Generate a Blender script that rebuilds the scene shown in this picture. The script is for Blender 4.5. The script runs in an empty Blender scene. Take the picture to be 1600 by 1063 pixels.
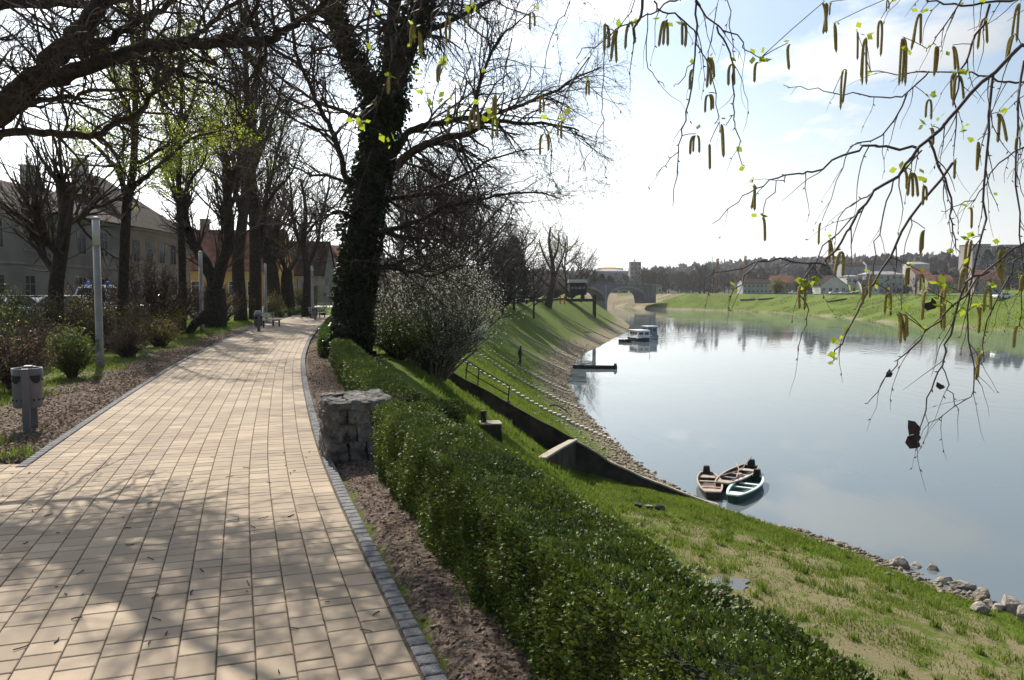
import bpy, bmesh, math, random
import numpy as np
from mathutils import Vector, noise as mnoise
R = math.radians
scene = bpy.context.scene
COL = scene.collection
# ------------------------------------------------------------------ camera, sky, sun, exposure
EYE = 1.8; FPX = 1244.0; PITCH = math.atan(76.5 / FPX)
cam_d = bpy.data.cameras.new('camera'); cam_d.sensor_width = 36.0; cam_d.lens = 28.0
cam_d.clip_start = 0.05; cam_d.clip_end = 6000
cam = bpy.data.objects.new('camera', cam_d); COL.objects.link(cam)
cam.location = (0, 0, EYE); cam.rotation_euler = (R(90) - PITCH, 0, 0); scene.camera = cam
SUN_EL, SUN_AZ = R(43), R(-26)          # azimuth from +Y towards +X
world = bpy.data.worlds.new('World'); scene.world = world; world.use_nodes = True
wn, wl = world.node_tree.nodes, world.node_tree.links
wn.clear()
w_out = wn.new('ShaderNodeOutputWorld'); w_bg = wn.new('ShaderNodeBackground')
sky = wn.new('ShaderNodeTexSky'); sky.sky_type = 'NISHITA'; sky.sun_disc = False
sky.sun_elevation = SUN_EL; sky.sun_rotation = SUN_AZ
sky.air_density = 1.0; sky.dust_density = 1.1; sky.ozone_density = 1.0; sky.altitude = 100
tc = wn.new('ShaderNodeTexCoord'); sep = wn.new('ShaderNodeSeparateXYZ'); wl.new(tc.outputs['Generated'], sep.inputs[0])
def wmath(op, a, b=None):
    n = wn.new('ShaderNodeMath'); n.operation = op
    for i, v in enumerate((a, b)):
        if v is None: continue
        if isinstance(v, (int, float)): n.inputs[i].default_value = v
        else: wl.new(v, n.inputs[i])
    return n.outputs[0]
zz = wmath('ADD', wmath('MAXIMUM', sep.outputs[2], 0.0), 0.16)
cmb = wn.new('ShaderNodeCombineXYZ')
wl.new(wmath('DIVIDE', sep.outputs[0], zz), cmb.inputs[0]); wl.new(wmath('DIVIDE', sep.outputs[1], zz), cmb.inputs[1])
cn = wn.new('ShaderNodeTexNoise'); cn.inputs['Scale'].default_value = 1.5; cn.inputs['Detail'].default_value = 9
cn.inputs['Roughness'].default_value = 0.58; cn.inputs['Distortion'].default_value = 0.25
wl.new(cmb.outputs[0], cn.inputs['Vector'])
cr = wn.new('ShaderNodeMapRange'); cr.interpolation_type = 'SMOOTHSTEP'
cr.inputs[1].default_value = 0.47; cr.inputs[2].default_value = 0.64; cr.inputs[4].default_value = 0.9
wl.new(cn.outputs[0], cr.inputs[0])
cmix = wn.new('ShaderNodeMix'); cmix.data_type = 'RGBA'
hzn = wn.new('ShaderNodeMapRange'); hzn.interpolation_type = 'SMOOTHSTEP'; hzn.inputs[1].default_value = 0.02; hzn.inputs[2].default_value = 0.30; hzn.inputs[3].default_value = 0.85; hzn.inputs[4].default_value = 0.16
wl.new(sep.outputs[2], hzn.inputs[0]); wl.new(wmath('MAXIMUM', cr.outputs[0], hzn.outputs[0]), cmix.inputs[0]); skv = wn.new('ShaderNodeVectorMath'); skv.operation = 'MULTIPLY'; skv.inputs[1].default_value = (1.28, 1.34, 1.30); wl.new(sky.outputs[0], skv.inputs[0]); wl.new(skv.outputs[0], cmix.inputs[6])
# thin cloud is brighter towards the sun
dt = wn.new('ShaderNodeVectorMath'); dt.operation = 'DOT_PRODUCT'; wl.new(tc.outputs['Generated'], dt.inputs[0])
dt.inputs[1].default_value = (math.sin(SUN_AZ) * math.cos(SUN_EL), math.cos(SUN_AZ) * math.cos(SUN_EL), math.sin(SUN_EL))
glow = wmath('MULTIPLY_ADD', wmath('POWER', wmath('MAXIMUM', dt.outputs['Value'], 0.0), 4.0), 46.0); glow.node.inputs[2].default_value = 2.2
ccol = wn.new('ShaderNodeVectorMath'); ccol.operation = 'SCALE'; ccol.inputs[0].default_value = (.985, .995, 1.0); 
hb = wn.new('ShaderNodeMapRange'); hb.interpolation_type = 'SMOOTHSTEP'; hb.inputs[1].default_value = 0.0; hb.inputs[2].default_value = 0.26; hb.inputs[3].default_value = 5.0; hb.inputs[4].default_value = 0.0
wl.new(sep.outputs[2], hb.inputs[0]); wl.new(wmath('ADD', glow, hb.outputs[0]), ccol.inputs['Scale'])
wl.new(ccol.outputs[0], cmix.inputs[7])
wl.new(cmix.outputs[2], w_bg.inputs[0]); w_bg.inputs[1].default_value = 0.075
wl.new(w_bg.outputs[0], w_out.inputs[0])
sun_d = bpy.data.lights.new('sun', 'SUN'); sun_d.energy = 4.6; sun_d.angle = R(0.5); sun_d.color = (1.0, 0.94, 0.84)
sun = bpy.data.objects.new('sun', sun_d); COL.objects.link(sun)
S_DIR = Vector((math.sin(SUN_AZ) * math.cos(SUN_EL), math.cos(SUN_AZ) * math.cos(SUN_EL), math.sin(SUN_EL)))
sun.rotation_euler = S_DIR.to_track_quat('Z', 'Y').to_euler(); sun.location = (0, 0, 60)
vs = scene.view_settings
scene.display_settings.display_device = 'sRGB'
vs.view_transform = 'Standard'; vs.look = 'None'; vs.exposure = 0.6; vs.gamma = 1.0; vs.use_curve_mapping = False
scene.render.engine = 'CYCLES'
scene.cycles.use_denoising = True
scene.cycles.max_bounces = 8; scene.cycles.transparent_max_bounces = 12
scene.cycles.sample_clamp_indirect = 6.0

# ------------------------------------------------------------------ helpers
def P(px, py, Y):
    """point at forward distance Y seen at photo pixel (px, py)"""
    xc, yc = (px - 800) / FPX, (531.5 - py) / FPX
    dx, dy, dz = xc, math.cos(PITCH) + yc * math.sin(PITCH), -math.sin(PITCH) + yc * math.cos(PITCH)
    return (dx * Y / dy, Y, EYE + dz * Y / dy)
def tag(o, label=None, cat=None, group=None, kind=None):
    if label: o['label'] = label
    if cat: o['category'] = cat
    if group: o['group'] = group
    if kind: o['kind'] = kind
    return o
def empty(name, loc=(0, 0, 0), rz=0, label=None, cat=None, group=None):
    o = bpy.data.objects.new(name, None); COL.objects.link(o); o.empty_display_size = 0.2
    o.location = loc; o.rotation_euler = (0, 0, rz)
    return tag(o, label, cat, group)
def link_mesh(name, me, parent=None, mats=()):
    for m in mats: me.materials.append(m)
    o = bpy.data.objects.new(name, me); COL.objects.link(o)
    if parent is not None: o.parent = parent
    return o
def np_mesh(name, V, F, mat=None, parent=None, smooth=False, mi=None, mats=None):
    """V (n,3), F (m,k) numpy"""
    V = np.asarray(V, dtype=np.float32); F = np.asarray(F, dtype=np.int32)
    me = bpy.data.meshes.new(name); m, k = F.shape
    me.vertices.add(len(V)); me.vertices.foreach_set('co', V.ravel())
    me.loops.add(m * k); me.loops.foreach_set('vertex_index', F.ravel())
    me.polygons.add(m); me.polygons.foreach_set('loop_start', np.arange(0, m * k, k, dtype=np.int32))
    try: me.polygons.foreach_set('loop_total', np.full(m, k, dtype=np.int32))
    except Exception: pass
    if mi is not None: me.polygons.foreach_set('material_index', np.asarray(mi, dtype=np.int32))
    if smooth: me.polygons.foreach_set('use_smooth', np.ones(m, dtype=bool))
    me.update(calc_edges=True)
    return link_mesh(name, me, parent, mats if mats else ([mat] if mat else []))
def copy_tree(o, parent=None):
    c = o.copy(); COL.objects.link(c); c.parent = parent
    for ch in list(o.children):
        copy_tree(ch, c)
    return c
class MB:
    """collects boxes, tubes, prisms; builds ONE mesh object"""
    def __init__(s): s.v = []; s.f = []; s.m = []
    def add(s, V, F, m=0):
        b = len(s.v); s.v += [tuple(x) for x in V]; s.f += [tuple(b + i for i in f) for f in F]; s.m += [m] * len(F); return s
    def box(s, c, d, rz=0, m=0, taper=1.0):
        x, y, z = (q / 2 for q in d); ca, sa = math.cos(rz), math.sin(rz); V = []
        for k, zz in ((1, -z), (taper, z)):
            for a, b in ((-x, -y), (x, -y), (x, y), (-x, y)):
                a *= k; b *= k
                V.append((c[0] + a * ca - b * sa, c[1] + a * sa + b * ca, c[2] + zz))
        return s.add(V, [(3, 2, 1, 0), (4, 5, 6, 7), (0, 1, 5, 4), (1, 2, 6, 5), (2, 3, 7, 6), (3, 0, 4, 7)], m)
    def tube(s, pts, rad, k=8, m=0, cap=True):
        pts = [Vector(p) for p in pts]; n = len(pts)
        if not hasattr(rad, '__len__'): rad = [rad] * n
        V = []
        for i, p in enumerate(pts):
            t = (pts[min(i + 1, n - 1)] - pts[max(i - 1, 0)]).normalized()
            a = t.cross(Vector((0.31, 0.87, 0.38)));
            if a.length < 1e-3: a = t.cross(Vector((1, 0, 0)))
            a.normalize(); b = t.cross(a)
            for j in range(k):
                q = 2 * math.pi * j / k; V.append(p + rad[i] * (a * math.cos(q) + b * math.sin(q)))
        F = [(i * k + j, i * k + (j + 1) % k, (i + 1) * k + (j + 1) % k, (i + 1) * k + j) for i in range(n - 1) for j in range(k)]
        if cap: F += [tuple(range(k))[::-1], tuple((n - 1) * k + j for j in range(k))]
        return s.add(V, F, m)
    def lathe(s, c, prof, k=16, m=0, cap=True):
        V = []; n = len(prof)
        for r, z in prof:
            for j in range(k):
                q = 2 * math.pi * j / k; V.append((c[0] + r * math.cos(q), c[1] + r * math.sin(q), c[2] + z))
        F = [(i * k + j, i * k + (j + 1) % k, (i + 1) * k + (j + 1) % k, (i + 1) * k + j) for i in range(n - 1) for j in range(k)]
        if cap: F += [tuple(range(k))[::-1], tuple((n - 1) * k + j for j in range(k))]
        return s.add(V, F, m)
    def prism(s, poly, a, b, fn, m=0):
        """poly 2D; extruded from a to b; fn(u,v,w)->xyz"""
        n = len(poly); V = [fn(u, v, a) for u, v in poly] + [fn(u, v, b) for u, v in poly]
        F = [tuple(range(n))[::-1], tuple(range(n, 2 * n))] + [(i, (i + 1) % n, n + (i + 1) % n, n + i) for i in range(n)]
        return s.add(V, F, m)
    def build(s, name, mats, parent=None, smooth=False, bevel=0):
        me = bpy.data.meshes.new(name); me.from_pydata(s.v, [], s.f)
        bm = bmesh.new(); bm.from_mesh(me); bmesh.ops.recalc_face_normals(bm, faces=bm.faces); bm.to_mesh(me); bm.free()
        if not isinstance(mats, (list, tuple)): mats = [mats]
        if any(s.m): me.polygons.foreach_set('material_index', np.array(s.m, dtype=np.int32))
        if smooth: me.polygons.foreach_set('use_smooth', np.ones(len(me.polygons), dtype=bool))
        o = link_mesh(name, me, parent, mats)
        if bevel:
            b = o.modifiers.new('bevel', 'BEVEL'); b.width = bevel; b.segments = 2; b.limit_method = 'ANGLE'
        return o
# ------------------------------------------------------------------ materials
def mat(name, col, rough=0.7, col2=None, scale=6.0, bump=0.0, bscale=None, spec=0.3, metal=0.0, detail=6, dist=0.0, bdist=0.02, lo=0.35, hi=0.65):
    m = bpy.data.materials.new(name); m.use_nodes = True; nt = m.node_tree; b = nt.nodes['Principled BSDF']
    b.inputs['Base Color'].default_value = (*col, 1); b.inputs['Roughness'].default_value = rough
    b.inputs['Specular IOR Level'].default_value = spec; b.inputs['Metallic'].default_value = metal
    g = nt.nodes.new('ShaderNodeNewGeometry')
    if col2:
        n = nt.nodes.new('ShaderNodeTexNoise'); n.inputs['Scale'].default_value = scale; n.inputs['Detail'].default_value = detail
        n.inputs['Distortion'].default_value = dist
        nt.links.new(g.outputs['Position'], n.inputs['Vector'])
        mr = nt.nodes.new('ShaderNodeMapRange'); mr.inputs[1].default_value = lo; mr.inputs[2].default_value = hi
        nt.links.new(n.outputs[0], mr.inputs[0])
        mx = nt.nodes.new('ShaderNodeMix'); mx.data_type = 'RGBA'
        mx.inputs[6].default_value = (*col, 1); mx.inputs[7].default_value = (*col2, 1)
        nt.links.new(mr.outputs[0], mx.inputs[0]); nt.links.new(mx.outputs[2], b.inputs['Base Color'])
    if bump:
        n2 = nt.nodes.new('ShaderNodeTexNoise'); n2.inputs['Scale'].default_value = bscale or scale * 4; n2.inputs['Detail'].default_value = 8
        nt.links.new(g.outputs['Position'], n2.inputs['Vector'])
        bp = nt.nodes.new('ShaderNodeBump'); bp.inputs['Strength'].default_value = bump; bp.inputs['Distance'].default_value = bdist
        nt.links.new(n2.outputs[0], bp.inputs['Height']); nt.links.new(bp.outputs[0], b.inputs['Normal'])
    return m
def leaf_mat(name, col, col2, trans=0.5, rough=0.45, scale=3.0, spec=0.4, bump=0):
    """leaf: diffuse/gloss mixed with translucency; colour varies per leaf"""
    m = bpy.data.materials.new(name); m.use_nodes = True; nt = m.node_tree; b = nt.nodes['Principled BSDF']
    g = nt.nodes.new('ShaderNodeNewGeometry'); n = nt.nodes.new('ShaderNodeTexNoise'); n.inputs['Scale'].default_value = scale
    nt.links.new(g.outputs['Position'], n.inputs['Vector'])
    ad = nt.nodes.new('ShaderNodeMath'); ad.operation = 'MULTIPLY_ADD'; ad.inputs[1].default_value = 0.55
    nt.links.new(g.outputs['Random Per Island'], ad.inputs[0])
    mr = nt.nodes.new('ShaderNodeMapRange'); mr.inputs[1].default_value = 0.25; mr.inputs[2].default_value = 0.75; mr.inputs[3].default_value = -0.15; mr.inputs[4].default_value = 0.6
    nt.links.new(n.outputs[0], mr.inputs[0]); nt.links.new(mr.outputs[0], ad.inputs[2])
    mx = nt.nodes.new('ShaderNodeMix'); mx.data_type = 'RGBA'; mx.inputs[6].default_value = (*col, 1); mx.inputs[7].default_value = (*col2, 1)
    nt.links.new(ad.outputs[0], mx.inputs[0]); nt.links.new(mx.outputs[2], b.inputs['Base Color'])
    b.inputs['Roughness'].default_value = rough; b.inputs['Specular IOR Level'].default_value = spec
    if bump:
        nb = nt.nodes.new('ShaderNodeTexNoise'); nb.inputs['Scale'].default_value = 110; nt.links.new(g.outputs['Position'], nb.inputs['Vector'])
        bp = nt.nodes.new('ShaderNodeBump'); bp.inputs['Strength'].default_value = bump; bp.inputs['Distance'].default_value = .012; nt.links.new(nb.outputs[0], bp.inputs['Height']); nt.links.new(bp.outputs[0], b.inputs['Normal'])
    if trans > 0:
        t = nt.nodes.new('ShaderNodeBsdfTranslucent'); nt.links.new(mx.outputs[2], t.inputs['Color'])
        ms = nt.nodes.new('ShaderNodeMixShader'); ms.inputs[0].default_value = trans
        nt.links.new(b.outputs[0], ms.inputs[1]); nt.links.new(t.outputs[0], ms.inputs[2])
        nt.links.new(ms.outputs[0], nt.nodes['Material Output'].inputs['Surface'])
    return m
M = {}
M['bark'] = mat('bark', (.025, .020, .016), .95, (.055, .045, .036), 9, .8, 30, .1)
M['bark_grey'] = mat('bark_grey', (.06, .052, .045), .95, (.12, .105, .09), 7, .7, 25, .1)
M['twig'] = mat('twig', (.04, .03, .024), .9, (.075, .058, .045), 4, 0, None, .1)
M['twig_brown'] = mat('twig_brown', (.062, .050, .042), .9, (.115, .095, .078), 3, 0, None, .1)
M['twig_far'] = mat('twig_far', (.055, .044, .038), .95, (.10, .082, .07), .4, 0, None, .05)
M['birch_twig'] = mat('birch_twig', (.045, .03, .03), .6, (.08, .055, .05), 30, 0, None, .3)
M['birch_bark'] = mat('birch_bark', (.45, .43, .4), .85, (.08, .07, .06), 5, .5, 20, .1, lo=.5, hi=.6)
M['young'] = leaf_mat('young_leaf', (.22, .30, .02), (.42, .46, .03), .6, .5)
M['young2'] = leaf_mat('budding_leaf', (.20, .26, .03), (.34, .38, .05), .6, .5)
M['hedge'] = leaf_mat('hedge_leaf', (.030, .060, .008), (.155, .205, .024), .2, .42, 2.0, .42, .8)
M['hedge_far'] = leaf_mat('hedge_far_leaf', (.035, .075, .01), (.09, .15, .02), .3, .4, 2.0, .4)
M['ivy'] = leaf_mat('ivy_leaf', (.012, .022, .008), (.035, .05, .015), .15, .4, 2.0, .35)
M['shrub_green'] = leaf_mat('shrub_leaf', (.05, .085, .012), (.15, .18, .03), .45, .5)
M['shrub_olive'] = leaf_mat('shrub_olive_leaf', (.13, .12, .03), (.26, .21, .055), .45, .5)
M['shrub_brown'] = leaf_mat('shrub_brown_leaf', (.12, .07, .045), (.22, .14, .08), .4, .6)
M['twig_pale'] = mat('twig_pale', (.10, .085, .065), .9, (.17, .15, .12), 4, 0, None, .1)
M['blossom'] = leaf_mat('blossom', (.22, .25, .16), (.62, .63, .55), .5, .6)
M['conifer'] = leaf_mat('conifer_leaf', (.014, .022, .014), (.03, .042, .022), .1, .6)
M['grass'] = leaf_mat('grass_blade', (.080, .128, .016), (.19, .245, .038), .5, .5, .8)
M['grass_far'] = leaf_mat('far_grass_blade', (.045, .095, .010), (.10, .16, .020), .4, .6, .05)
M['drygrass'] = leaf_mat('dry_grass_blade', (.22, .19, .08), (.34, .29, .14), .4, .6, .8)
M['litter'] = leaf_mat('litter_leaf', (.09, .055, .035), (.30, .21, .14), .1, .8, 4)
M['catkin'] = mat('catkin', (.19, .15, .05), .8, (.34, .28, .08), 260, 1.0, 420, .15, bdist=.003)
M['dryleaf'] = leaf_mat('dry_leaf', (.016, .009, .008), (.04, .018, .014), .15, .6, 40)
M['stone'] = mat('pier_stone', (.055, .05, .046), .9, (.22, .205, .185), 7, 1.0, 22, .2, bdist=.04)
M['rock'] = mat('river_rock', (.15, .13, .11), .9, (.37, .33, .28), 5, 1.0, 14, .2, bdist=.05)
M['kerb'] = mat('kerb_sett', (.10, .10, .105), .85, (.2, .195, .19), 12, .6, 60, .25)
M['concrete'] = mat('concrete', (.30, .28, .25), .9, (.46, .43, .38), 3, .5, 18, .2)
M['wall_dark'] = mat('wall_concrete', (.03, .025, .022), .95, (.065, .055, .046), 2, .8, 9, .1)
M['coping'] = mat('coping', (.26, .23, .18), .9, (.42, .38, .31), 4, .5, 20, .1)
M['rib'] = mat('rib_concrete', (.34, .31, .26), .9, (.55, .51, .44), 3, .3, 20, .15)
M['grey_paint'] = mat('grey_paint', (.085, .085, .095), .45, (.12, .12, .13), 3, .1, 40, .5)
M['post_grey'] = mat('post_grey', (.20, .195, .18), .5, (.26, .25, .235), 4, 0, None, .4)
M['lamp_glass'] = mat('lamp_glass', (.40, .40, .38), .3, None, spec=.5)
M['black'] = mat('black', (.012, .012, .013), .6)
M['iron'] = mat('rusty_iron', (.03, .026, .024), .8, (.07, .05, .04), 8, .3, 40)
M['wood_dark'] = mat('dark_timber', (.012, .010, .009), .85, (.03, .025, .022), 6, .5, 20)
M['roof_tile'] = mat('roof_tile', (.15, .065, .042), .9, (.25, .12, .085), 1.3, .6, 6, .1)
M['roof_dark'] = mat('roof_tile_dark', (.016, .011, .009), .95, (.038, .024, .019), 1.2, .6, 6, .1)
M['roof_grey'] = mat('roof_grey', (.2, .19, .19), .8, (.32, .3, .3), .5)
M['plaster_beige'] = mat('plaster_beige', (.15, .135, .115), .95, (.21, .19, .165), .5, .2, 8, .1)
M['plaster_tan'] = mat('plaster_tan', (.20, .15, .11), .95, (.26, .2, .15), .5, .2, 8, .1)
M['plaster_yellow'] = mat('plaster_yellow', (.45, .30, .10), .95, (.52, .37, .14), .6, .2, 8, .1)
M['plaster_grey'] = mat('plaster_grey', (.20, .19, .19), .95, (.28, .27, .26), .5, .2, 8, .1)
M['plaster_white'] = mat('plaster_white', (.46, .45, .43), .95, (.56, .55, .52), .2, .1, 8, .1)
M['plaster_pale'] = mat('plaster_pale', (.26, .27, .29), .95, (.34, .35, .37), .1)
M['plaster_brown'] = mat('plaster_brown', (.25, .22, .20), .95, (.34, .3, .28), .1)
M['plaster_pink'] = mat('plaster_pink', (.48, .30, .24), .95, (.56, .38, .3), .3)
M['trim'] = mat('trim', (.55, .52, .47), .8, (.65, .62, .57), 1)
M['trim_grey'] = mat('trim_grey', (.17, .155, .13), .85, (.22, .2, .17), 1)
M['pane'] = mat('window_pane', (.03, .035, .045), .08, None, spec=.6)
M['door_wood'] = mat('door_wood', (.05, .045, .04), .7, (.08, .07, .06), 3)
M['brick_chim'] = mat('chimney_brick', (.20, .12, .09), .95, (.3, .2, .16), 4)
M['chim_pale'] = mat('chimney_plaster', (.42, .40, .33), .95, (.52, .5, .43), 2)
M['silver'] = mat('car_silver', (.40, .41, .43), .25, None, spec=.6, metal=.6)
M['car_dark'] = mat('car_dark', (.03, .034, .045), .2, None, spec=.6)
M['car_white'] = mat('car_white', (.7, .7, .72), .25, None, spec=.6)
M['rubber'] = mat('rubber', (.015, .015, .015), .8)
M['blue_glass'] = mat('blue_lens', (.02, .10, .55), .2, None, spec=.6)
M['flag_blue'] = mat('flag_blue', (.02, .05, .50), .7)
M['flag_white'] = mat('flag_white', (.75, .75, .78), .7)
M['flag_red'] = mat('flag_red', (.55, .03, .03), .7)
M['red'] = mat('red_paint', (.30, .05, .035), .6, (.38, .08, .06), 3)
M['sign_blue'] = mat('sign_blue', (.04, .10, .32), .5)
M['boat_wood'] = mat('boat_wood', (.26, .21, .165), .8, (.42, .36, .30), 9, .3, 40)
M['boat_dark'] = mat('boat_tarred', (.02, .016, .014), .7, (.05, .04, .035), 6, .3, 30)
M['boat_green'] = mat('boat_green', (.012, .05, .035), .45, (.02, .07, .05), 5)
M['boat_mint'] = mat('boat_mint', (.48, .60, .54), .5, (.56, .66, .6), 6)
M['boat_white'] = mat('boat_white', (.66, .67, .66), .4, (.74, .75, .74), 2)
M['boat_navy'] = mat('boat_navy', (.02, .026, .05), .4)
M['boat_blue'] = mat('boat_bluegrey', (.16, .25, .32), .5, (.22, .31, .38), 2)
M['boat_brown'] = mat('boat_brown_floor', (.16, .085, .05), .8, (.24, .14, .085), 8)
M['cloth_dark'] = mat('dark_clothing', (.018, .018, .026), .9)
M['skin'] = mat('skin', (.45, .28, .2), .6)
M['hair'] = mat('hair', (.03, .02, .015), .7)
M['cabinet'] = mat('cabinet_paint', (.03, .038, .06), .6, (.05, .06, .09), 2)
M['asphalt'] = mat('asphalt', (.045, .045, .047), .9, (.07, .07, .07), 2, .4, 60)
M['plaza'] = mat('plaza_paving', (.42, .37, .31), .9, (.52, .46, .4), 1.5)
M['bridge'] = mat('bridge_stone', (.10, .095, .10), .95, (.16, .15, .155), .25, .3, 2)
M['bridge_arch'] = mat('bridge_arch_stone', (.20, .195, .195), .95, (.27, .265, .265), .3)
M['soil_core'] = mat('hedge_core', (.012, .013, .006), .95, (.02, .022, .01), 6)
# ------------------------------------------------------------------ the lie of the land
WATER = -6.8
def curve(*pts):
    a = np.array(pts, float); ys = np.arange(a[0, 0], a[-1, 0] + .01, .5)
    xs = np.interp(ys, a[:, 0], a[:, 1])
    for _ in range(3):
        k = 3; xs2 = np.convolve(np.pad(xs, k, mode='reflect', reflect_type='odd'), np.ones(2 * k + 1) / (2 * k + 1), 'valid'); xs = xs2
    return lambda y: np.interp(y, ys, xs)
fT = curve((-60, 18), (-15, 6.4), (0, 2.3), (3, 1.3), (8.5, -.6), (15, -2.4), (21, -3.8), (31, -5.0), (45, -6.5), (74, -7.3), (95, -5.4), (112, -3), (140, 4), (172, 12.4), (250, 23), (340, 30), (430, 36), (3000, 120))
fW = curve((-60, 60), (0, 29), (10, 20.5), (20.8, 13.4), (25.2, 12.1), (28, 10.2), (31.5, 7.6), (38, 6.3), (45.5, 5.85), (57, 5.1), (66, 5.07), (74, 5.3), (84, 6.0), (97, 7.7), (115, 11), (126, 14.2), (141, 17.6), (165, 23.6), (198, 29.3), (249, 34.4), (334, 38), (430, 44), (3000, 140))
fF = curve((-60, 120), (0, 118), (143, 114), (206, 99.5), (267, 106), (315, 101), (345, 93), (366, 80), (385, 65), (400, 60), (430, 55), (3000, 220))
fR = curve((-8, 3.7), (-2, 1.62), (1, .6), (3.68, -.33), (8.45, -1.97), (15.4, -3.97), (21.3, -5.57), (30, -7.6), (40.7, -9.8), (49.7, -11.4), (60, -13.2), (84, -17), (100, -19))
WALLY = lambda x: 29.0 + (x + 5.0) * 0.2
def zt(x, y):
    x = np.asarray(x, float); y = np.asarray(y, float)
    T, W, F = fT(y), fW(y), fF(y)
    s = np.clip((x - T) / np.maximum(W - T, .1), 0, None)
    far = np.where(s < 1, -6.8 * s - .65 * s * np.sin(np.clip(s, 0, 1) * math.pi), -6.8)
    # rounded crest
    d = np.clip(x - T, 0, None)
    near = np.where(d < 7.4, -5.1 * d / 7.4, -5.1 - 1.7 * np.clip((d - 7.4) / np.maximum(W - T - 7.4, .5), 0, 1))
    near = np.where(d < 1.0, -.354 * d * d, near * 1.0); near = np.where((d >= 1) & (d < 7.4), -.354 - (5.1 - .354) * (d - 1) / 6.4, near)
    k = np.clip((y - WALLY(x) + .12) / .24, 0, 1)
    z = near * (1 - k) + far * k
    # river bed, far bank
    inb = x > W
    bed = WATER - np.clip((x - W) * .35, 0, 2.5)
    z = np.where(inb, bed, z)
    fs = np.clip((x - (F - 3)) / 27.0, 0, 1)
    hill = 0.35 + 22 * np.clip((x - 190) / 260, 0, 1) ** 1.3 * np.clip((y - 230) / 260, 0, 1)
    zf = (WATER - 1.2) * (1 - fs) + .35 * fs
    zf = np.where(fs >= 1, hill, zf)
    z = np.where(x > F - 3, np.maximum(zf, z), z)
    kk = np.clip((y - 432) / 22, 0, 1)               # the river bends away behind the bridge
    z = z * (1 - kk) + (0.3 + 0 * x) * kk
    z = z + 30 * np.clip((y - 650) / 900, 0, 1) ** 1.2 + 22 * np.clip((x - 190) / 260, 0, 1) ** 1.3 * kk
    return z
def zg(x, y): return float(zt(np.array([x]), np.array([y]))[0])
# path frame (arc length along the right-hand edge)
_py = np.arange(-8, 100, .05); _px = fR(_py)
_ps = np.concatenate([[0], np.cumsum(np.hypot(np.diff(_px), np.diff(_py)))])
def path_pt(s, t):
    """s along, t to the left of the right-hand edge"""
    x = np.interp(s, _ps, _px); y = np.interp(s, _ps, _py)
    x2 = np.interp(s + .3, _ps, _px); y2 = np.interp(s + .3, _ps, _py)
    x1 = np.interp(s - .3, _ps, _px); y1 = np.interp(s - .3, _ps, _py)
    dx, dy = x2 - x1, y2 - y1; l = np.hypot(dx, dy); return x - dy / l * t, y + dx / l * t
def s_of_y(y): return float(np.interp(y, _py, _ps))
PW = 2.95; JUNC = 8.25
def path_left(y):   # approx X of left edge
    return fR(y) - PW / math.cos(math.atan(.27))
def on_path(x, y, mrg=0.0):
    r, l = fR(y), path_left(y)
    a = (x < r + mrg) & (x > l - mrg) & (y < 60)
    b = (x < r + mrg) & (y < JUNC + mrg) & (x > -12)
    return a | b
# terrain mesh
rng = np.random.default_rng(5)
ry = np.concatenate([np.arange(-14, 28, .3), np.arange(28, 33, .12), np.arange(33, 62, .5), np.arange(62, 200, 2.0), np.arange(200, 470, 6.0), np.geomspace(470, 3000, 26)])
offL = np.concatenate([np.arange(0, 13, .25), np.geomspace(13, 60, 26), np.geomspace(66, 1600, 14)])[::-1]
sl = np.linspace(0, 1, 46)[1:]
bedf = np.linspace(0, 1, 12)[1:]
offF = np.concatenate([np.linspace(0, 27, 12)[1:], np.geomspace(30, 420, 26), np.geomspace(470, 2400, 8)])
rows = []
for y in ry:
    T, W, F = float(fT(y)), float(fW(y)), float(fF(y)) - 3
    rows.append(np.concatenate([T - offL, T + (W - T) * sl, W + (F - W) * bedf, F + offF]))
GX = np.array(rows); GY = np.repeat(ry[:, None], GX.shape[1], 1)
GZ = zt(GX.ravel(), GY.ravel()).reshape(GX.shape)
def vnoise(x, y, sc, seed=0):
    return np.array([mnoise.fractal((a * sc + seed, b * sc - seed, seed * 1.7), 1.0, 2.0, 4) for a, b in zip(x.ravel(), y.ravel())]).reshape(x.shape)
N1 = vnoise(GX, GY, .9, 3.1); N2 = vnoise(GX, GY, .22, 7.7)
near = np.clip(1 - (GY - 60) / 60, 0, 1)
slope_zone = (GX > fT(GY)) & (GX < fW(GY) + 1)
GZ += near * (np.where(slope_zone, .07, .018) * N1 + np.where(slope_zone & (GY < 40), .10, .0) * N2)
PUD = (5.15, 19.0); PUZ = zg(*PUD)                          # a shallow dip that holds rain water
_w = np.exp(-(((GX - PUD[0]) / 1.0) ** 2 + ((GY - PUD[1]) / .7) ** 2) ** 2); GZ = GZ * (1 - _w) + (PUZ - .03 + .025 * N1) * _w
onp = on_path(GX, GY, .12)
GZ = np.where(onp, GZ * 0 - .09, GZ)
plateau = (~onp) & (GX < fT(GY) + .5) & (GY < 62)
dpath = np.abs(GX - fR(GY)); dleft = path_left(GY) - GX
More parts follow.
